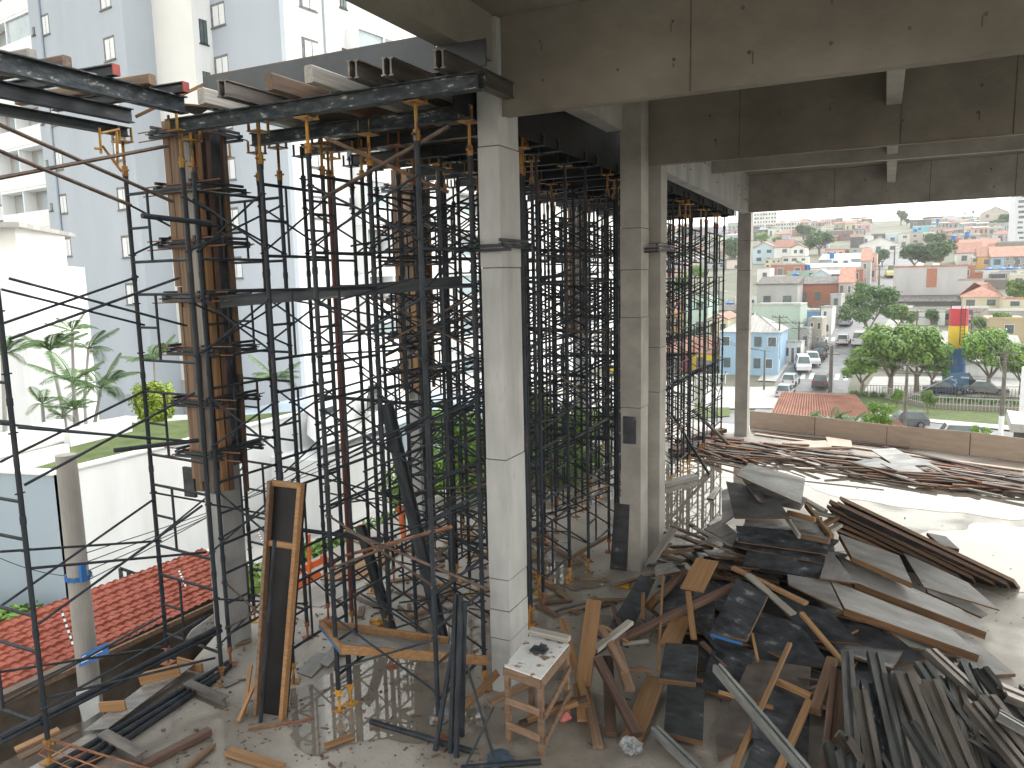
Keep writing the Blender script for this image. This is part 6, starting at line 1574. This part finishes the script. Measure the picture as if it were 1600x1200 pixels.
HP([(1170, 950, .45), (1250, 975, .4), (1300, 1050, .15), (1180, 1030, .2)], .03, PLY, 'black panel in the middle of the heap front')
HP([(1060, 935, .36), (1120, 930, .4), (1112, 985, .25), (1040, 990, .2)], .03, PLY, 'black panel behind the long dark timber')
HP([(1040, 900, .34), (1075, 900, .36), (1068, 960, .22), (1030, 965, .2)], .02, PLY, 'black sheet in the hollow left of the heap')
HP([(1290, 960, .32), (1360, 975, .3), (1450, 1040, .08), (1340, 1050, .08)], .03, PLY, 'black panel hidden under the lower long panel')
HP([(1376, 975, .30), (1440, 1000, .2), (1500, 1030, .08), (1420, 1010, .2)], .02, PLYG, 'grey sheet peeping out beneath the lower long panel')
HP([(1172, 1028, .22), (1267, 1042, .24), (1262, 1100, .16), (1122, 1182, .06), (1118, 1150, .06)], .03, [m_ply_b, m_edge], 'worn brownish panel in the foreground under the crossing channel')
HP([(1212, 1068, .22), (1266, 1092, .20), (1262, 1210, .10), (1158, 1210, .08)], .02, PLY, 'black sheet framed by tan battens in the foreground')
HP([(1040, 1004, .42), (1091, 1008, .42), (1087, 1066, .32), (1030, 1060, .32)], .06, PLY, 'nearly square black panel, upper of two left of the heap')
HP([(1043, 1062, .14), (1101, 1076, .14), (1098, 1158, .10), (1037, 1144, .10)], .06, PLY, 'rectangular black panel with scraped spots, lower of two left of the heap')
HP([(1000, 898, .42), (1024, 905, .42), (985, 992, .05), (948, 985, .05)], .02, PLY, 'black mud-smeared sheet sliding off toward the rear column')
HP([(1024, 883, .46), (1050, 878, .5), (1064, 894, .48), (1024, 900, .44)], .015, PLYG, 'small pale grey sheet on the left tip of the heap')
HP([(1190, 998, .14), (1330, 1008, .14), (1350, 1100, .10), (1200, 1096, .10)], .03, PLY, 'broad black sheet on the floor behind the foreground battens')
HP([(1275, 1000, .2), (1400, 1030, .16), (1410, 1100, .10), (1300, 1110, .10)], .03, PLY, 'black sheet tucked under the tips of the steel channels')
HP([(1060, 985, .14), (1120, 1000, .16), (1110, 1050, .10), (1050, 1040, .10)], .03, PLY, 'black sheet behind the square black panel')
q = random.Random(31)
for k in range(13):
    c = PZ(1216+q.uniform(-10, 10), 838-k*1.2, .08+k*.075); z = .08+k*.07; c.z = z; a = -.12+q.uniform(-.22, .22); l, w_ = .62+q.uniform(-.12, .12), .42+q.uniform(-.1, .1)
    c = PZ(1218, 822, .95); c.x += q.uniform(-.12, .12); c.y += q.uniform(-.1, .12)+.1; c.z = z
    d = Vector((math.cos(a), math.sin(a), q.uniform(-.03, .03))); n = Vector((-math.sin(a), math.cos(a), q.uniform(-.03, .03)))
    panel('form_panel', [c-d*l-n*w_, c+d*l-n*w_, c+d*l+n*w_, c-d*l+n*w_], .03, [m_ply, q.choice([m_edge, m_ply_s, m_wood_d])], 'black panel in the pile that props up the top of the great heap', 'panel', 'panels propping the top of the heap')
for k in range(16):
    c = PZ(q.uniform(1120, 1190), q.uniform(835, 900), q.uniform(.2, .6)); a = q.uniform(-.6, .6); l, w_ = q.uniform(.25, .5), q.uniform(.12, .25)
    d = Vector((math.cos(a), math.sin(a), q.uniform(-.25, .25))); n = Vector((-math.sin(a), math.cos(a), q.uniform(-.2, .2)))
    panel('ply_offcut', [c-d*l-n*w_, c+d*l-n*w_, c+d*l+n*w_, c-d*l+n*w_], .02, q.choice([PLY, PLYG, [m_ply_b, m_edge]]), 'dark ply offcut jammed in the left flank of the great heap', 'panel', 'offcuts in the left flank of the heap')
# core of dark panels that carries the heap
q = random.Random(99)
for i in range(34):
    px = q.uniform(1110, 1330); py = q.uniform(860, 1010)-(px-1250)*.02
    c = PZ(px, py, q.uniform(.06, .30)); a = q.uniform(-.7, .5); d = Vector((math.cos(a), math.sin(a), q.uniform(-.15, .12))); n = Vector((-math.sin(a), math.cos(a), q.uniform(-.12, .12)))
    l, w_ = q.uniform(.4, .85), q.uniform(.2, .4)
    if c.z-.15*l < .04: c.z = .14
    panel('form_panel', [c-d*l-n*w_, c+d*l-n*w_, c+d*l+n*w_, c-d*l+n*w_], .03, PLY, 'black panel buried in the core of the great heap', 'panel', 'buried panels of the great heap')
# battens and boards around the heap
for a, b, w_, h_, m_, lb in [
    ((1145, 887, .74), (1260, 943, .62), .08, .04, m_wood, 'long tan batten crossing under the stacked panel edges'),
    ((1168, 898, .76), (1240, 960, .52), .10, .03, m_wood_g, 'grey plank sliding down beside the blue-edged panel'),
    ((1252, 958, .50), (1319, 1037, .22), .06, .04, m_wood, 'straight tan batten leaning down the dark front of the heap'),
    ((1234, 1006, .40), (1140, 1215, .12), .05, .04, m_wood, 'long thin tan batten running to the bottom edge'),
    ((1215, 1065, .26), (1268, 1089, .26), .06, .06, m_wood, 'short tan cross batten joining the two long ones'),
    ((1264, 1096, .26), (1212, 1215, .16), .07, .05, m_wood, 'tan batten parallel to the long thin one, at the bottom edge'),
    ((1300, 1032, .42), (1274, 1112, .22), .11, .09, m_wood_o, 'stubby brown beam standing left of the steel channels'),
    ((1149, 915, .62), (962, 1003, .14), .11, .07, m_wood_d, 'long dark red-brown timber reaching left across the heap'),
    ((1175, 990, .38), (1184, 1032, .28), .03, .03, m_wood, 'short fresh stick below the blue-edged panel'),
    ((1105, 875, .70), (1081, 922, .55), .30, .02, m_wood, 'wide orange-tan board at the upper left of the heap'),
    ((1075, 925, .52), (1084, 998, .34), .07, .03, m_wood, 'narrow yellow batten hanging down by the long dark timber'),
    ((1066, 962, .34), (1046, 1008, .26), .24, .02, m_wood, 'tan board under the long dark timber'),
    ((1026, 1058, .12), (984, 1162, .02), .22, .02, m_wood, 'wide tan board lying left of the lower black panel'),
    ((1036, 900, .50), (1028, 1048, .16), .03, .03, m_wood, 'thin upright stick left of the square black panel'),
    ((928, 938, .82), (911, 1072, .16), .17, .025, m_wood, 'wide orange board leaning up, right of the work table'),
    ((878, 968, .5), (917, 1100, .10), .08, .03, m_wood, 'tan batten leaning beside the wide orange board'),
    ((905, 1070, .14), (913, 1126, .05), .14, .03, m_wood, 'short tan board at the foot of the wide orange board'),
    ((934, 1030, .36), (996, 1148, .08), .10, .07, m_wood_d, 'dark square-cut timber pointing to the bottom, right of the table'),
    ((950, 1028, .2), (954, 1148, .05), .12, .06, m_wood_d, 'dark timber lying parallel to the leaning board'),
    ((938, 980, .45), (977, 1050, .28), .09, .06, m_wood_o, 'worn brown timber behind the dark square-cut one'),
    ((958, 1000, .32), (984, 1078, .2), .11, .05, m_wood_o, 'worn timber end right of the dark square-cut one'),
    ((985, 972, .45), (929, 1016, .38), .09, .05, m_wood_g, 'greyish plank crossing the timbers right of the table'),
    ((914, 1075, .10), (935, 1168, .03), .10, .04, m_wood_o, 'brown plank lying from the table toward the bottom'),
    ((900, 1040, .2), (975, 990, .3), .06, .04, m_wood_d, 'dark batten in the tangle right of the table'),
    ((1053, 826, .72), (1012, 886, .30), .13, .03, m_wood_g, 'grey wet plank leaning against the rear column foot'),
    ((1048, 822, .62), (1100, 842, .58), .05, .04, m_wood_d, 'dark batten at the top of the tangle by the rear column'),
    ((1085, 825, .70), (1145, 852, .72), .06, .03, m_wood_g, 'grey batten reaching into the left side of the heap'),
    ((1028, 935, .30), (1070, 890, .45), .10, .06, m_wood_o, 'rusty brown timber slanting up to the heap, left'),
    ((1012, 950, .16), (1036, 925, .28), .12, .05, m_wood, 'orange-tan timber near the yellow clamp'),
    ((722, 1108, .06), (778, 1050, .40), .10, .04, m_wood, 'orange plank propped against the pale column foot'),
    ((765, 1098, .34), (838, 1062, .42), .10, .04, m_wood_o, 'brown plank poking out left from under the work table'),
    ((508, 1166, .03), (552, 1150, .03), .08, .03, m_wood, 'small orange offcut lying on the wet floor'),
    ((413, 1034, .42), (372, 1128, .02), .04, .03, m_wood, 'thin orange stick leaning at the left of the tall black form'),
    ((392, 1040, .4), (380, 1120, .02), .04, .03, m_wood, 'second thin stick leaning at the left of the tall black form'),
    ((820, 925, .02), (862, 905, .02), .08, .03, m_wood_o, 'short brown plank behind the pale column, nearest'),
    ((825, 890, .03), (862, 912, .03), .10, .03, m_wood, 'tan plank behind the pale column'),
    ((868, 858, .05), (905, 880, .05), .10, .04, m_wood_o, 'plank on the floor midway to the rear column'),
    ((895, 870, .05), (955, 835, .25), .06, .04, m_wood, 'tan batten leaning at the towers left of the rear column'),
    ((640, 962, .04), (672, 950, .04), .10, .04, m_wood_o, 'short brown block between the leaning black beams'),
    ((543, 925, .03), (600, 950, .03), .10, .10, m_steel_rb, 'brown box timber on the floor behind the trough'),
    ((600, 852, .05), (700, 865, .05), .12, .06, m_wood_o, 'brown timber on the far floor behind the middle towers'),
    ((700, 850, .04), (742, 835, .04), .25, .03, m_wood, 'tan boards on the far floor left of the pale column'),
    ((360, 1010, .02), (392, 1000, .02), .06, .03, m_wood_o, 'brown stick at the foot of the grey column'),
    ((388, 1140, .02), (490, 1122, .02), .02, .02, m_rust, 'thin rusty bar lying right of the tall black form foot')]:
    plank('plank', PZ(*a), PZ(*b), w_, h_, m_, lb, 'plank')
q = random.Random(55)
for i in range(40):
    px = q.uniform(1035, 1165); py = q.uniform(830, 905)+(px-1100)*.1
    c = PZ(px, py, q.uniform(.05, .5)); L_ = q.uniform(.25, .8); a = q.gauss(.2, .7)
    d = Vector((math.cos(a), math.sin(a), q.uniform(-.2, .25)))*L_/2
    if c.z-abs(d.z) < .02: c.z = abs(d.z)+.03
    plank('scrap_plank', c-d, c+d, q.uniform(.025, .09), q.uniform(.015, .04), mm := q.choice([m_wood_d, m_wood_o, m_wood, m_wood_d, m_wood_g, m_ply]), f'{size(L_, .4, .6)} {tone(mm)} stick in the tangle {"close to the rear column" if px < 1090 else "against the left of the heap"}', 'plank', 'sticks of the tangle by the rear column')
for i in range(46):
    px = q.uniform(880, 1330); py = q.uniform(905, 1130)
    c = PZ(px, py, q.uniform(.03, .3)); L_ = q.uniform(.25, .9); a = q.uniform(-1.6, 1.2)
    d = Vector((math.cos(a), math.sin(a), q.uniform(-.2, .2)))*L_/2
    if c.z-abs(d.z) < .02: c.z = abs(d.z)+.03
    if px < 1060 and py > 1080: continue
    plank('scrap_plank', c-d, c+d, q.uniform(.02, .07), q.uniform(.015, .04), mm := q.choice([m_wood_d, m_wood_d, m_wood_o, m_ply, m_wood_g, m_wood]), f'{size(L_, .45, .7)} {tone(mm)} loose stick {"right of the work table" if px < 1030 else "by the square black panels" if px < 1120 else "before the dark heap front" if px < 1230 else "near the steel channel tips"}', 'plank', 'sticks scattered before the great heap')
for i in range(60):
    px = q.uniform(560, 960); py = q.uniform(815, 960)
    c = PZ(px, py, .02); L_ = q.uniform(.15, .6); a = q.uniform(-1.6, 1.6)
    if c.x < -8 or abs(c.y-7.2) < .3: continue
    d = Vector((math.cos(a), math.sin(a), 0))*L_/2
    plank('scrap_plank', c-d, c+d, q.uniform(.03, .1), q.uniform(.015, .035), mm := q.choice([m_wood_d, m_wood_o, m_wood_o, m_wood]), f'{size(L_, .3, .45)} {tone(mm)} wood scrap on the floor {"left of the leaning beams" if px < 640 else "left of the pale column" if px < 780 else "right of the pale column"}, {"near" if py > 890 else "far"}', 'plank', 'wood scraps among the tower feet')

# ---------------------------------------------------------------- steel channels, bottom right
CG = 'steel channels fanned out at the bottom right'
cprof = lambda w_, h_: [(-w_/2, -h_/2), (-w_/2+.012, -h_/2), (-w_/2+.012, h_/2-.03), (-w_*.2, h_/2-.012), (-w_*.2, h_/2-.03), (w_*.2, h_/2-.03), (w_*.2, h_/2-.012), (w_/2-.012, h_/2-.03), (w_/2-.012, -h_/2), (w_/2, -h_/2), (w_/2, h_/2), (w_*.15, h_/2+.002), (w_*.15, h_/2-.018), (-w_*.15, h_/2-.018), (-w_*.15, h_/2+.002), (-w_/2, h_/2)]
cl = [(125, 105, 185, 1067, .075, 's'), (350, 112, 575, 1067, .09, 's'), (225, 430, 320, 1067, .09, 'b'), (310, 370, 440, 1067, .11, 'w'), (470, 300, 640, 1067, .075, 's'), (560, 400, 740, 1067, .09, 'b'), (590, 285, 900, 1067, .11, 'b'),
      (690, 400, 1010, 1067, .12, 'b'), (740, 200, 860, 480, .09, 's'), (810, 95, 960, 330, .10, 'b'), (820, 350, 1110, 1067, .10, 'b'), (990, 205, 1190, 1067, .08, 'b'), (930, 330, 1090, 900, .07, 's'), (1010, 330, 1240, 1067, .09, 'b'), (1120, 200, 1300, 600, .09, 's'), (1095, 300, 1215, 530, .03, 's'),
      (1150, 540, 1540, 1067, .08, 'b'), (1240, 250, 1600, 720, .09, 's'), (1290, 480, 1640, 1000, .10, 'r'), (1220, 560, 1600, 1067, .10, 'b'), (1420, 430, 1640, 720, .12, 'r'), (1560, 480, 1700, 620, .12, 's'), (1330, 560, 1660, 1067, .07, 's'),
      (90, 800, 120, 1067, .08, 'b'), (60, 260, 0, 900, .10, 'd'), (-10, 880, -5, 1100, .09, 's'), (1380, 620, 1700, 1000, .09, 's'), (640, 700, 800, 1100, .08, 's')]
posn = ['far left', 'left', 'left-middle', 'middle', 'right-middle', 'right', 'far right']
cm = {'s': m_chan, 'b': m_steel_rb, 'w': m_steel_w, 'r': m_steel_rb, 'd': m_wood_d}
cn_ = {'s': 'dark steel channel', 'b': 'brown-stained steel channel', 'w': 'cement-splashed steel channel', 'r': 'rusty brown steel channel', 'd': 'dark timber'}
ordw = ['first', 'second', 'third', 'fourth', 'fifth', 'sixth', 'seventh', 'eighth', 'ninth', 'tenth', 'eleventh', 'twelfth', 'thirteenth', 'fourteenth', 'fifteenth', 'sixteenth', 'seventeenth', 'eighteenth', 'nineteenth', 'twentieth', 'twenty-first', 'twenty-second', 'twenty-third', 'twenty-fourth', 'twenty-fifth', 'twenty-sixth', 'twenty-seventh', 'twenty-eighth', 'twenty-ninth', 'thirtieth']
order = sorted(range(len(cl)), key=lambda i: cl[i][0])
for rk, i in enumerate(order):
    x0, y0, x1, y1, w_, k = cl[i]
    q = random.Random(i+500)
    w_ *= 1.6
    zt2 = .46+q.uniform(-.08, .12)-(x0/1600)*.08
    A = PZ(1300+x0/5.333, 1000+y0/5.333, zt2); B = PZ(1300+x1/5.333, 1000+y1/5.333, .22+q.uniform(-.06, .08))
    d = (B-A).normalized(); L_ = max((B-A).length*1.15, 1.9); B = A+d*L_
    if B.z < .05: B.z = .05
    lb = f'{cn_[k]} of the bottom-right fan, {ordw[rk]} tip from the left'
    steelbeam('steel_channel', A, B, w_, .07, cm[k], lb, 'steel channel', CG, prof=cprof(w_, .075), roll=q.uniform(-.25, .25))
for i in range(22):
    q = random.Random(i+900); A = PZ(1300+i*14+q.uniform(-8, 8), q.uniform(1050, 1120), .12+.1*(i % 2)); a = -1.1+q.uniform(-.35, .35); B = A+Vector((math.cos(a), math.sin(a), 0))*2.0
    steelbeam('steel_channel', A, B, .09, .07, m_chan, 'dark steel channel lying in the bottom layer of the fan', 'steel channel', 'bottom layer of the channel fan', prof=cprof(.13, .07))
steelbeam('steel_channel', PZ(1120, 1043, .58), PZ(1262, 1210, .40), .09, .08, m_galv, 'pale splashed steel channel lying diagonally over the black sheets in the foreground', 'steel channel', prof=cprof(.09, .08))
steelbeam('steel_channel', PZ(1023, 1140, .08), PZ(1100, 1215, .06), .09, .07, m_galv, 'grey steel channel end at the bottom edge below the square panels', 'steel channel', prof=cprof(.09, .07))

# ---------------------------------------------------------------- leaning things between the towers
tb = thing('box_form', 'tall narrow black form with tan timber edges leaning upright at the left', 'formwork', PZ(425, 1120, 0))
bl, br = PZ(403, 1113, .0), PZ(448, 1121, .0); yb4 = bl.y
tl, tr = PY(425, 750, yb4+.35), PY(478, 756, yb4+.32)
ux = (br-bl).normalized(); uz = (tl-bl).normalized(); un = ux.cross(uz)
def lerp2(u, v): return bl.lerp(br, u).lerp(tl.lerp(tr, u), v)
mb = MB().poly([lerp2(0, 0), lerp2(1, 0), lerp2(1, 1), lerp2(0, 1)]+[lerp2(*p)+un*-.02 for p in ((0, 0), (1, 0), (1, 1), (0, 1))], [(0, 1, 2, 3), (7, 6, 5, 4), (0, 4, 5, 1), (1, 5, 6, 2), (2, 6, 7, 3), (3, 7, 4, 0)])
mb.build('ply_face', m_blk, tb)
for (u, m_, w_) in ((.04, m_wood_o, .04), (.93, m_wood, .045)):
    a = lerp2(u, 0)+un*.035; b = lerp2(u, 1)+un*.035
    Mx_ = frame_of(a, b, un)
    mb = chamf_box((b-a).length, w_, .10); mb.v = [Mx_ @ v for v in mb.v]; mb.build('side_rail', m_, tb)
for v_ in (.735, .99, .015):
    a = lerp2(.06, v_)+un*.02; b = lerp2(.90, v_)+un*.02; Mx_ = frame_of(a, b, un); mb = chamf_box((b-a).length, .06, .05); mb.v = [Mx_ @ v for v in mb.v]
    if v_ != .015: mb.build('cross_batten', m_wood, tb)
tag(MB().tube(PZ(407, 1128, .0), PY(429, 845, yb4-.05), .022, 7).build('loose_tube', m_pipe), 'dark tube standing against the left edge of the tall black form', 'tube')
steelbeam('steel_beam', PZ(692, 1000, .02), PY(604, 632, 7.3), .10, .14, m_steel, 'heavy black steel beam leaning left through the middle towers', 'steel beam', up=Vector((0, 1, 0)))
steelbeam('steel_beam', PZ(612, 986, .02), PY(563, 822, 8.0), .09, .12, m_steel, 'shorter black beam with a red painted top leaning beside the heavy one', 'steel beam', up=Vector((0, 1, 0)), endm=m_red)
for i, (x0, y0, x1, y1) in enumerate([(680, 1172, 716, 962), (704, 1176, 712, 928), (713, 1183, 720, 930), (722, 1150, 726, 940)]):
    tag(MB().tube(PZ(x0, y0, .0), PY(x1, y1, 6.12-.01*i), .027, 8).build('loose_tube', m_pipe), ['black tube of the upright bundle, splayed out to the left', 'black tube of the upright bundle, second from the left', 'black tube of the upright bundle, third from the left', 'black tube of the upright bundle, rightmost'][i], 'tube', 'upright bundle of tubes left of the work table')
for i, (a, b) in enumerate([((730, 1040), (776, 1198)), ((771, 1105), (726, 1200))]):
    A = PZ(b[0], b[1], .02); B = PY(a[0], a[1], A.y+.25)
    tag(MB().tube(A, B, .013, 6).build('cross_brace', m_pipe), ['thin brace crossing before the work table, falling right', 'thin brace crossing before the work table, falling left'][i], 'brace')
for a, b, lb in [((579, 1127), (738, 1174), 'black tube lying on the wet floor below the trough'), ((720, 1200), (845, 1190), 'black tube lying along the bottom edge')]:
    tag(MB().tube(PZ(*a, .03), PZ(*b, .03), .028, 8).build('loose_tube', m_pipe), lb, 'tube')
tag(MB().tube(PZ(1147, 702, .05), PY(1082, 640, 19.6), .05, 8).build('loose_tube', m_pole_d), 'long grey pole leaning down to the right at the far towers', 'tube')
tag(MB().tube(PZ(1108, 741, .03), PY(1052, 650, 17.6), .035, 8).build('loose_tube', m_pipe), 'thinner dark pole leaning at the far towers', 'tube')
plank('plank', PZ(1035, 758, .06), PZ(1085, 745, .06), .2, .12, m_wood_g, 'wet grey beam on the floor right of the rear columns', 'plank')
for i, (a, b) in enumerate([((1060, 690), (1130, 672)), ((1095, 683), (1160, 690)), ((1050, 705), (1110, 690))]):
    plank('plank', PZ(*a, .1), PZ(*b, .1), .25, .12, m_wood_d, ['dark beam on the far floor left of the far column', 'dark beam at the foot of the far column', 'dark beam on the far floor among the last towers'][i], 'plank')
# trough lying over a prop
tr_ = thing('trough_form', 'long shallow timber trough with a grey bed resting aslant on a prop', 'formwork', PZ(548, 1020, .7))
ZT = .78
c1, c2_, c3, c4 = PZ(501, 975, ZT), PZ(533, 1014, ZT), PZ(762, 1032, ZT-.25), PZ(700, 1002, ZT-.25)
def rail(a, b, m_, nm, w_=.035, h_=.10, dz=0):
    Mx_ = frame_of(a, b); mb = chamf_box((b-a).length, w_, h_); mb.v = [Mx_ @ v + Vector((0, 0, dz)) for v in mb.v]; return mb.build(nm, m_, tr_)
rail(c1, c4, m_wood, 'side_rail'); rail(c2_, c3, m_wood, 'side_rail'); e = rail(c1, c2_, m_wood, 'end_rail'); 
MB().beam(c1+(c1-c4).normalized()*.021+Vector((0, 0, -.03)), c2_+(c1-c4).normalized()*.021+Vector((0, 0, -.03)), .006, .035).build('blue_edge', m_blue, tr_)
m1 = c2_.lerp(c3, .62); m2 = c1.lerp(c4, .86); rail(m2, m1, m_wood, 'cross_batten')
dn = Vector((0, 0, .03)); MB().slab([c1-dn, c2_-dn, c3-dn, c4-dn], .018).build('bed', m_ply_g, tr_)
t = thing('steel_prop', 'stub prop with a yellow jack under the left end of the trough', 'prop', PZ(548, 1100, 0))
MB().tube(PZ(548, 1100, 0)+Vector((0, 0, .2)), PZ(548, 1100, 0)+Vector((0, 0, .72)), .028, 8).build('tube', m_pipe, t); inst('base_jack', BM_, t)
# work table
wk = thing('work_table', 'rough timber work table with a cement-spattered top, beside the pale column', 'table', PZ(845, 1110, 0))
ZB = .80
k1, k2, k3, k4 = PZ(788, 1040, ZB), PZ(845, 1060, ZB), PZ(889, 1006, ZB), PZ(828, 992, ZB)
MB().slab([k1, k2, k3, k4], .02).build('top', m_plaster, wk)
def tb_(a, b, w_, h_, m_, nm, up=Vector((0, 0, 1))):
    Mx_ = frame_of(a, b, up); mb = chamf_box((b-a).length, w_, h_); mb.v = [Mx_ @ v for v in mb.v]; return mb.build(nm, m_, wk)
dz = Vector((0, 0, -.06))
cen = (k1+k2+k3+k4)/4
for a, b in ((k1, k2), (k2, k3), (k3, k4), (k4, k1)): tb_(a+dz, b+dz, .03, .09, m_wood_o, 'apron')
ins = [c.lerp(cen, .09) for c in (k1, k2, k3, k4)]
for p in ins: tb_(Vector((p.x, p.y, 0)), Vector((p.x, p.y, ZB-.025)), .055, .055, m_wood_o, 'leg', Vector((0, 1, 0)))
for zz in (.46, .20):
    for (a, b) in ((0, 1), (1, 2)):
        A, B = ins[a].copy(), ins[b].copy(); o_ = (A+B)/2-cen; o_.z = 0; o_.normalize()
        A.z = zz+(.0 if a == 0 else -.05); B.z = zz+(.0 if a == 0 else .1); tb_(A+o_*.045, B+o_*.045, .022, .07, m_wood_o, 'stretcher')
A, B = k4.copy(), k3.copy(); A.z = B.z = ZB+.05; tb_(A, B, .1, .05, m_wood_g, 'back_board')
mb = MB(); q = random.Random(6); c = cen+(k3-k2)*.1
mb.box(c+Vector((0, 0, .02)), (.16, .12, .02)); mb.box(c+Vector((.03, .03, .045)), (.07, .05, .03))
for i in range(7): mb.tube(c+Vector((q.uniform(-.05, .05), q.uniform(-.04, .04), .02)), c+Vector((q.uniform(-.07, .07), q.uniform(-.05, .05), q.uniform(.07, .12))), .004, 4)
tag(mb.build('bending_jig', m_steel), 'small steel bending jig with pins lying on the work table', 'tool')
mb = MB()
for i in range(5): a = PZ(790+i*14, 1150-i*9, .06); mb.beam(a, a+Vector((.5, .35, .1)), .06, .05)
for i in range(5):
    a = PZ(800+i*12, 1140-i*8, .05+.05*(i % 3))
    plank('scrap_plank', a, a+Vector((.42, .42-.06*i, .12)), .07, .05, [m_wood_o, m_wood_d, m_wood][i % 3], 'plank end stored under the work table', 'plank', 'plank ends under the work table')

# ---------------------------------------------------------------- small litter
def blob(name, px, py, r, m, lb, cat, sq=.7, seed=1, z=0):
    q = random.Random(seed); c = PZ(px, py, z); bm = bmesh.new(); bmesh.ops.create_icosphere(bm, subdivisions=3, radius=r)
    for v in bm.verts:
        k = 1+.22*math.sin(v.co.x*9/r*.3+seed)+.18*math.sin(v.co.y*14/r*.3)+q.uniform(-.22, .22)*(1 if 'bag' in name or 'rag' in name else .2); v.co *= k; v.co.z *= sq
    me = bpy.data.meshes.new(name); bm.to_mesh(me); bm.free(); me.materials.append(m)
    o = bpy.data.objects.new(name, me); COL.objects.link(o); o.location = c+Vector((0, 0, r*sq)); ABS[name] = o.matrix_world.copy(); return tag(o, lb, cat)
blob('foam_lump', 884, 1127, .06, m_pink, 'pink foam lump on the floor right of the work table', 'foam', .7, 3)
blob('plastic_bag', 985, 1178, .085, m_bag, 'crumpled clear plastic bag at the bottom, right of the tan board', 'bag', .9, 5)
blob('white_rag', 690, 1122, .13, m_bag, 'crumpled white sheet on the wet floor by the tube bundle', 'rag', .25, 8)
blob('blue_rag', 783, 1190, .13, paint((.05, .08, .12), .8, 6), 'dark blue rag on the floor before the table', 'rag', .15, 9)
blob('sand_bag', 828, 874, .11, paint((.28, .22, .14), .9, 6), 'dusty sack behind the pale column', 'bag', .8, 11)
def clampy(px, py, lb, s=1.0):
    c = PZ(px, py, 0); mb = MB()
    mb.box(c+Vector((0, 0, .03)), (.16*s, .08*s, .05)).box(c+Vector((.05, .05, .06)), (.06*s, .12*s, .04)).tube(c+Vector((-.1*s, .02, .03)), c+Vector((.08*s, -.05, .09)), .015, 6)
    tag(mb.build('fork_head', m_yel), lb, 'clamp')
clampy(975, 918, 'loose yellow fork head on the floor by the rear column foot', 1.2); clampy(693, 918, 'loose yellow fork head on the floor between the towers'); clampy(706, 940, 'small loose yellow fork head near the other one', .6); clampy(588, 975, 'loose yellow fork head behind the trough')
for (qd, lb) in [([(464, 1050, .02), (494, 1018, .03), (520, 1024, .03), (486, 1058, .02)], 'broken grey sheet lying right of the tall black form'), ([(500, 1036, .05), (520, 1008, .06), (535, 1014, .06), (512, 1042, .04)], 'second broken grey sheet under the trough end'), ([(322, 1052, .02), (345, 1050, .02), (374, 1064, .02), (352, 1074, .02)], 'brown ply offcut at the slab edge by the grey column'), ([(1104, 778, .03), (1118, 760, .03), (1126, 762, .03), (1115, 780, .03)], 'small grey offcut on the wet floor left of the heap')]:
    panel('ply_offcut', qz(qd), .015, PLYG, lb, 'panel')
# chips, splinters and grit strewn over the floor (nobody could count them)
mb = MB(); q = random.Random(808)
for i in range(2600):
    r_ = q.random()
    if r_ < .35: c = PZ(q.uniform(250, 760), q.uniform(900, 1200), 0)
    elif r_ < .75: c = PZ(q.uniform(830, 1600), q.uniform(700, 1000), 0)
    else: c = Vector((q.gauss(-3.2, 2.5), q.uniform(5, 20), 0))
    if c.x < -7.0 or (c.x > -1.2 and c.y > 12.5 and q.random() < .85): continue
    s = q.choice([.005, .008, .012, .022])*q.uniform(.6, 1.3)*(1 if r_ < .35 else .75); l = s*q.choice([1, 1.5, 4])
    mb.box((c.x, c.y, .004+s*.3), (l, s, s*.6), Matrix.Rotation(q.uniform(0, 3.1), 3, 'Z'), q.choice([0, 0, 1, 2]))
tag(mb.build('floor_grit', [m_joint, m_wood_o, m_wood_d], center=False), 'wood chips and grit strewn over the wet concrete floor', 'debris', kind='stuff')

# ---------------------------------------------------------------- the pale wet air between here and the hill
hz = bpy.data.materials.new('pale air'); hz.use_nodes = True; t_ = hz.node_tree
t_.nodes.remove(t_.nodes['Principled BSDF']); pv = t_.nodes.new('ShaderNodeVolumePrincipled')
pv.inputs['Color'].default_value = (.93, .95, 1, 1); pv.inputs['Density'].default_value = .00038; pv.inputs['Anisotropy'].default_value = .3
t_.links.new(pv.outputs[0], t_.nodes['Material Output'].inputs['Volume'])
o = MB().bb((-720, -70, -13), (720, 2510, 75)).build('haze', hz, center=False); tag(o, kind='stuff'); o['label'] = 'pale humid air fading the far hillside'; o['category'] = 'haze'
